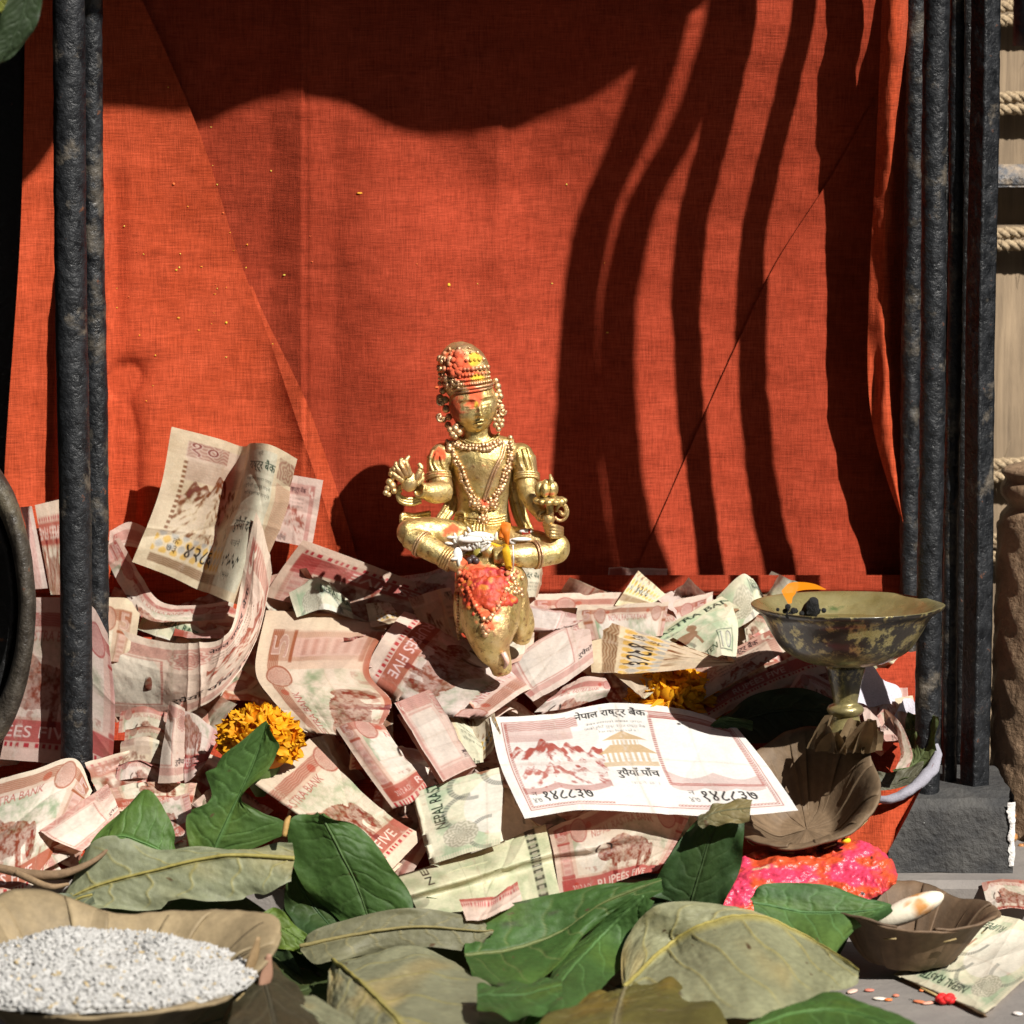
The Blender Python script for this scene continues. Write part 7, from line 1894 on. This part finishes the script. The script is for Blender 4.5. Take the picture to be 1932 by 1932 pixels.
# ------------------------------------------------------------------ pink paste
def paste():
    n, m = 200, 110
    U, V = np.meshgrid(np.linspace(0, 1, n), np.linspace(0, 1, m), indexing='ij')
    top = catmull([(1250, 1700), (1330, 1655), (1400, 1616), (1500, 1600), (1590, 1584), (1660, 1600), (1694, 1650)], n)
    bot = catmull([(1240, 1735), (1350, 1740), (1420, 1742), (1500, 1740), (1580, 1730), (1640, 1700), (1690, 1668)], n)
    G = top[:, None] * (1 - V[..., None]) + bot[:, None] * V[..., None]
    Y = -9.6 - 3.4 * V ** 1.2 + 0.5 * (2 * V - 1) ** 4 + 0.0 * U
    pts = PX(G[..., 0], G[..., 1], Y)
    bulge = 0.75 * np.sin(math.pi * np.clip(V, 0, 1)) ** 0.6 * np.sin(math.pi * np.clip(U, 0.02, 0.98)) ** 0.5
    d = bulge * 0.8 + 0.5 * nz2(G[..., 0] / 46, G[..., 1] / 30, 1.1, 8, 4) + 0.16 * nz2(G[..., 0] / 46, G[..., 1] / 36, 4, 9, 4)
    pts = pts + np.array([0.1, -0.75, 0.65]) * d[..., None]
    a = nz2(G[..., 0] / 46 + 3, G[..., 1] / 30, 0.9, 12, 4); b2 = nz2(G[..., 0] / 46 + 9, G[..., 1] / 30, 1.4, 16, 3)
    col = np.array([0.70, 0.050, 0.115]) + np.zeros(pts.shape)
    k1 = smooth(-0.12, 0.16, a)[..., None]; col = col * (1 - k1) + np.array([0.66, 0.085, 0.028]) * k1
    k2 = smooth(0.36, 0.50, b2)[..., None]; col = col * (1 - k2) + np.array([0.72, 0.42, 0.26]) * k2
    k3 = smooth(0.25, 0.02, U)[..., None] * smooth(-0.2, 0.2, b2)[..., None]; col = col * (1 - k3) + np.array([0.72, 0.40, 0.30]) * k3
    k4 = smooth(0.52, 0.6, nz2(G[..., 0] / 46, G[..., 1] / 40, 3.0, 25, 2))[..., None]; col = col * (1 - k4) + np.array([0.05, 0.02, 0.02]) * k4
    o = mesh('vermilion_paste', pts.reshape(-1, 3), grid_faces(n, m), mat_attr('wet_vermilion', 0.3, 0.5, grain=0.25, grain_scale=600, bump=0.9, bump_scale=420), None, col.reshape(-1, 3))
    tag(o, 'wet lump of bright pink and orange red paste beside the leaf bowls', 'paste')
    b = MB(); b.sphere(P(1596, 1586, -10.6), (0.2, 0.15, 0.12), 8, 5, (0.8, 0.5, 0.02))
    tag(b.build('yellow_crumb', mat_attr('crumb', 0.8, 0.2)), 'yellow flower crumb on top of the pink paste', 'crumb')
paste()

# ------------------------------------------------------------------ white scarf along the tray
def scarf():
    b = MB()
    pts = [P(1628, 1512, -6.6), P(1680, 1504, -6.8), P(1722, 1488, -6.6), P(1752, 1456, -6.0), P(1768, 1424, -5.2), P(1766, 1396, -4.4)]
    b.tube(pts, [0.16, 0.22, 0.25, 0.24, 0.18, 0.08], 14, m=60, flat=0.8)
    v = np.concatenate(b.v)
    v = v + 0.16 * np.stack([fbm(v * 1.0, 3), fbm(v * 1.0, 4), fbm(v * 1.0, 5)], -1)
    M_W = mat_attr('white_gauze', 0.85, 0.2, 0.2, grain=0.25, grain_scale=1400, bump=0.5, bump_scale=1500)
    t = thing('white_scarf', 'rolled white gauze scarf bordering the offerings at the right', 'scarf', P(1700, 1510, -6))
    mesh('rolled_edge', v, b.f, M_W, t, np.tile([0.36, 0.35, 0.40], (len(v), 1)))
    for k, G in enumerate(([(1620, 1250, -1.4), (1668, 1275, -1.4), (1700, 1312, -1.6)], [(1705, 1318, -2.4), (1735, 1335, -2.6), (1752, 1360, -2.8)])):
        a = PX(*np.array(G, float).T); a = catmull(a, 20)
        off = np.array([[-0.3, -0.9, -1.5]]) if k == 0 else np.array([[-0.5, -0.4, -0.8]])
        V = a[:, None] + off[None] * np.linspace(0, 1, 12)[None, :, None] + 0.1 * np.sin(np.linspace(0, 9, 20))[:, None, None]
        mesh('loose_end', V.reshape(-1, 3), grid_faces(20, 12), M_W, t, np.tile([0.66, 0.63, 0.70], (240, 1)))
scarf()

# ------------------------------------------------------------------ marigolds
def marigold(label, px, py, Y, r, seed, sq=0.95):
    c = P(px, py, Y)
    t = thing('marigold', label, 'flower', c - np.array([0, 0, r * 0.6]), 'marigold heads')
    rng = random.Random(seed)
    b = MB()
    n1, n2 = 5, 7
    S, T = np.meshgrid(np.linspace(0, 1, n1), np.linspace(-1, 1, n2), indexing='ij')
    for k in range(330):
        cz = rng.uniform(-0.35, 1.0); a = rng.uniform(0, 2 * math.pi); sr = math.sqrt(max(0, 1 - cz * cz))
        nrm = np.array([math.cos(a) * sr, math.sin(a) * sr, cz])
        tg = np.cross(nrm, (rng.gauss(0, 1), rng.gauss(0, 1), rng.gauss(0, 1))); tg /= np.linalg.norm(tg) + 1e-9
        bt = np.cross(nrm, tg)
        lean = rng.uniform(0.25, 0.8)
        L = r * rng.uniform(0.24, 0.34)
        w = L * 0.62 * np.sqrt(np.clip(1 - (S * 1.05 - 0.45) ** 2 / 0.37, 0.03, 1))
        ruf = 0.10 * L * np.sin(T * 5 + rng.random() * 6) * S
        ext = (0.80 + rng.uniform(-0.06, 0.05)) * r
        v = c + nrm * np.array([1, 1, sq])* 0 + (nrm * ext * np.array([1, 1, sq])) + nrm * (S * L * (1 - lean * 0.7) + ruf)[..., None] + tg * (S ** 1.4 * L * lean)[..., None] + bt * (T * w)[..., None] - nrm * (0.25 * L * T ** 2)[..., None]
        cc = np.array([0.80, 0.27, 0.006]) * (1 - S[..., None] * 0.7) + np.array([0.86, 0.50, 0.012]) * S[..., None] * 0.7
        b.add(v.reshape(-1, 3), grid_faces(n1, n2), (cc * rng.uniform(0.8, 1.1)).reshape(-1, 3))
    b.sphere(c, (r * 0.8, r * 0.8, r * 0.8 * sq), 18, 12, (0.62, 0.20, 0.005))
    b.build('petals', mat_attr('marigold_petal', 0.6, 0.25, 0.35, (1.1, 0.8, 0.5)), t)['kind'] = 'stuff'
    b = MB(); b.tube([c - np.array([0, 0, r * 1.25]), c - np.array([0, 0, r * 0.7]), c], [0.2, r * 0.45, r * 0.5], 14, col=(0.10, 0.16, 0.04))
    b.build('calyx', M_LEAF, t)
marigold('orange marigold head half hidden behind the torn green leaf', 490, 1400, -6.4, 1.75, 3, 0.85)
marigold('orange marigold head behind the flat five rupee note', 1272, 1332, -1.2, 2.05, 5, 0.85)
b = MB()
rng = random.Random(31)
tags_petal = [(1800 - 60, 1868, (0.75, 0.2, 0.06)), (1660, 1884, (0.8, 0.72, 0.62)), (1676, 1886, (0.74, 0.2, 0.05)), (1735, 1890, (0.72, 0.22, 0.1)), (1752, 1892, (0.70, 0.35, 0.25)), (1640, 1868, (0.6, 0.2, 0.14)), (1920, 1912, (0.8, 0.72, 0.66)), (1608, 1870, (0.75, 0.5, 0.4)), (1690, 1878, (.6, .2, .12)), (1850, 1700, (.7, .5, .3))]
labs = ['orange petal flake on the ground between the big leaf tip and the green note', 'white rice flake on the ground right of the big leaf tip', 'orange flake touching the white rice flake on the ground', 'salmon petal on the ground left of the green banknote', 'pink petal beside the salmon one on the ground', 'dark red crumb on the ground by the big leaf tip', 'pinkish flake at the bottom right corner', 'pale flake at the tip of the big pale leaf', 'small red crumb on the ground in front of the small bowl', 'ochre flake behind the green banknote']
for (x, y, c), lb in zip(tags_petal, labs):
    p = P(x, y, -17.0); p[2] = 0.46
    cam0 = np.array([0, -CAM_D, CAM_Z]); q = P(x, y, -17.0); tt = (0.46 - cam0[2]) / (q[2] - cam0[2]); p = cam0 + (q - cam0) * tt
    b = MB(); b.sphere(p, (rng.uniform(0.12, 0.24), rng.uniform(0.14, 0.36), 0.05), 12, 6, c, np.array([[math.cos(x), -math.sin(x), 0], [math.sin(x), math.cos(x), 0], [0, 0, 1]]))
    tag(b.build('flower_flake', mat_attr('flake', 0.5, 0.4, grain=0.15)), lb, 'flake', 'flakes scattered on the ground')
b = MB(); q = P(1784, 1892, -17); cam0 = np.array([0, -CAM_D, CAM_Z]); tt = (0.46 - cam0[2]) / (q[2] - cam0[2]); p = cam0 + (q - cam0) * tt
for k in range(9):
    a = k / 9 * 6.28
    b.sphere(p + np.array([math.cos(a) * 0.22, math.sin(a) * 0.22, 0.12 + 0.08 * (k % 2)]), (0.2, 0.16, 0.14), 8, 5, (0.62, 0.02, 0.02))
b.tube([p + np.array([0, 0, 0.1]), p + np.array([-0.5, 0.1, 0.35]), p + np.array([-0.9, 0.3, 0.5])], 0.05, 6, col=(0.35, 0.25, 0.1))
tag(b.build('red_bud', mat_attr('bud', 0.6, 0.3, bump=0.4)), 'small crimson flower bud with stalk on the ground by the green note', 'bud')

# ------------------------------------------------------------------ brass oil lamp
def mat_brass():
    m, N, L, B = mat_new('sooty_brass')
    n1 = noise_node(N, L, 150, 7, 0.7); n2 = noise_node(N, L, 60, 4, 0.6)
    g = ramp(N, [(0.3, (0.26, 0.21, 0.075)), (0.7, (0.46, 0.40, 0.19))]); L.new(n2.outputs[0], g.inputs[0])
    so = ramp(N, [(0.42, (0.0, 0.0, 0.0)), (0.52, (1, 1, 1))]); L.new(n1.outputs[0], so.inputs[0])
    at = nd(N, 'Attribute', attribute_name='Col')
    k = nd(N, 'Math', operation='MULTIPLY', use_clamp=True); L.new(so.outputs[0], k.inputs[0]); L.new(at.outputs['Alpha'], k.inputs[1])
    gr = ramp(N, [(0.6, (0, 0, 0)), (0.7, (1, 1, 1))]); L.new(n2.outputs[0], gr.inputs[0])
    c = mix_rgb(N, L, gr.outputs[0], g.outputs[0], (0.14, 0.20, 0.07))
    c = mix_rgb(N, L, k.outputs[0], c, (0.018, 0.014, 0.010))
    L.new(c, B.inputs['Base Color'])
    inv = nd(N, 'Math', operation='MULTIPLY_ADD', i_1=-0.5, i_2=0.55); L.new(k.outputs[0], inv.inputs[0]); L.new(inv.outputs[0], B.inputs['Metallic'])
    rr = ramp(N, [(0.3, (0.22,) * 3), (0.7, (0.5,) * 3)]); L.new(n1.outputs[0], rr.inputs[0]); L.new(rr.outputs[0], B.inputs['Roughness'])
    B.inputs['Coat Weight'].default_value = 0.35; B.inputs['Coat Roughness'].default_value = 0.12
    bump_to(N, L, B, n1.outputs[0], 0.4, 0.001)
    return m
def lamp():
    c = P(1597, 1141, -6.4)
    base_z = P(1597, 1400, -6.4)[2]
    t = thing('oil_lamp', 'tall footed brass oil lamp with soot stains and a small flame', 'oil lamp', (c[0], c[1], base_z))
    MBR = mat_brass()
    Rb = 3.72
    dz = c[2] - base_z
    prof = [(0.02, -1.35), (0.9, -1.28), (2.0, -0.95), (2.9, -0.45), (3.45, -0.08), (Rb, 0.03), (Rb + 0.06, -0.02), (Rb - 0.02, -0.14), (3.35, -0.42), (2.95, -1.15), (2.55, -1.72), (2.0, -2.1), (1.35, -2.32), (0.78, -2.40)]
    prof += [(0.78, -2.52), (0.66, -3.0), (0.52, -3.7), (0.50, -3.95), (0.66, -4.05), (0.74, -4.2), (0.66, -4.36), (0.56, -4.45), (0.62, -4.75), (0.80, -5.15), (1.05, -5.5), (1.25, -dz)]
    pr = catmull(prof, 120)
    n = 72
    th = np.linspace(0, 2 * math.pi, n, endpoint=False)
    T, Rr = np.meshgrid(th, pr[:, 0], indexing='ij'); Z = np.broadcast_to(pr[:, 1], T.shape)
    lip = smooth(0.35, 0.0, np.abs(T - 0.02)) + smooth(0.35, 0.0, np.abs(T - 2 * math.pi))
    rim = smooth(3.0, Rb, Rr) * (Z > -1.3)
    Rr = Rr + 0.14 * lip * rim
    V = np.stack([c[0] + np.cos(T) * Rr, c[1] + np.sin(T) * Rr * 0.98, c[2] + Z + 0.03 * fbm(np.stack([np.cos(T) * 2, np.sin(T) * 2, Z], -1), 8, 2)], -1)
    outer = (np.arange(120) > 26)[None, :]
    soot = np.where(outer, smooth(-2.4, -0.4, Z) * 1.5 + 0.7 * smooth(-4.2, -2.4, Z) * smooth(-1.9, -2.5, Z) + 0.45, 0.30)
    front = smooth(0.3, -0.9, np.sin(T))
    soot = soot + np.where(outer & (Z > -0.6), 1.2 * front, 0) + np.where(~outer & (Z > -0.6), 0.5 * smooth(-0.5, -1, np.sin(T)) * smooth(0.3, -0.4, np.cos(T)), 0)
    col = np.concatenate([np.ones(V.shape), np.clip(soot, 0, 1.6)[..., None]], -1)
    bo = mesh('bowl_and_stem', V.reshape(-1, 3), grid_faces(n, 120, True), MBR, t, col.reshape(-1, 4), True, True)
    b = MB(); thb = np.linspace(0, 2 * math.pi, 40, endpoint=False)
    b.add(np.concatenate([np.stack([c[0] + np.cos(thb) * 2.55, c[1] + np.sin(thb) * 2.5, np.full(40, c[2] - 0.72)], -1), [[c[0], c[1], c[2] - 0.72]]]), [(k, (k + 1) % 40, 40) for k in range(40)])
    mo, N, L, B = mat_new('lamp_oil'); B.inputs['Base Color'].default_value = (0.13, 0.095, 0.03, 1); B.inputs['Roughness'].default_value = 0.06
    b.build('oil', mo, t)
    b = MB(); rng = random.Random(6)
    w0 = P(1536, 1150, -9.2); 
    b.tube([w0 + np.array([-0.2, 1.4, -0.5]), w0 + np.array([-0.1, 0.5, -0.1]), w0 + np.array([0, 0.1, 0.35])], [0.3, 0.34, 0.18], 10, m=14)
    for _ in range(26):
        b.sphere(w0 + np.array([np.clip(rng.gauss(-0.5, 0.5), -1.4, 0.5), rng.gauss(0.35, 0.12), np.clip(rng.gauss(-0.12, 0.08), -.3, 0.05)]), rng.uniform(0.05, 0.13), 7, 5)
    ms, N, L, B = mat_new('charred_wick'); B.inputs['Base Color'].default_value = (0.006, 0.006, 0.006, 1); B.inputs['Roughness'].default_value = 0.9
    n1 = noise_node(N, L, 600, 4, 0.7); bump_to(N, L, B, n1.outputs[0], 1.0, 0.002)
    b.build('charred_wick', ms, t)
    # flame, blown to the right
    fpts = [P(1490, 1138, -8.6), P(1488, 1122, -8.6), P(1492, 1110, -8.6), P(1512, 1106, -8.6), P(1536, 1107, -8.6), P(1558, 1112, -8.6)]
    b = MB(); b.tube(fpts, [0.10, 0.24, 0.34, 0.27, 0.18, 0.02], 14, m=40, flat=0.6)
    mf, N, L, B = mat_new('flame')
    em = nd(N, 'Emission'); em.inputs[0].default_value = (1.0, 0.30, 0.012, 1); em.inputs[1].default_value = 0.85
    tr = nd(N, 'BsdfTransparent'); mx = nd(N, 'MixShader'); mx.inputs[0].default_value = 0.62
    L.new(tr.outputs[0], mx.inputs[1]); L.new(em.outputs[0], mx.inputs[2]); L.new(mx.outputs[0], N['Material Output'].inputs[0])
    b.build('flame', mf, t)
    b = MB()
    rng = random.Random(3)
    for k in range(9):
        a = rng.uniform(-2.7, -0.5)
        p = np.array([c[0] + math.cos(a) * 1.25, c[1] + math.sin(a) * 1.2, base_z - 0.2])
        S, T = np.meshgrid(np.linspace(0, 1, 9), np.linspace(-1, 1, 7), indexing='ij')
        h = rng.uniform(0.8, 1.5); w = rng.uniform(0.4, 0.7); le = rng.uniform(-0.5, 0.9)
        v = p + np.stack([-math.sin(a) * T * w * (1 - 0.6 * S ** 2) + S * rng.uniform(-.4, .4), math.cos(a) * T * w * (1 - 0.6 * S ** 2) - 0.3 * S, S * h + 0.12 * nz2(S * 3, T * 2, 1.0, k, 2)], -1) + np.array([math.cos(a), math.sin(a), 0]) * (le * S + 0.25 * T ** 2)[..., None]
        b.add(v.reshape(-1, 3), grid_faces(9, 7), np.array([0.17, 0.115, 0.06]) * rng.uniform(0.6, 1.4))
    b.build('dry_leaf_scraps', M_LEAFDRY, t)['kind'] = 'stuff'
lamp()

for _o in list(bpy.data.objects):
    if '_w' in _o:
        del _o['_w']
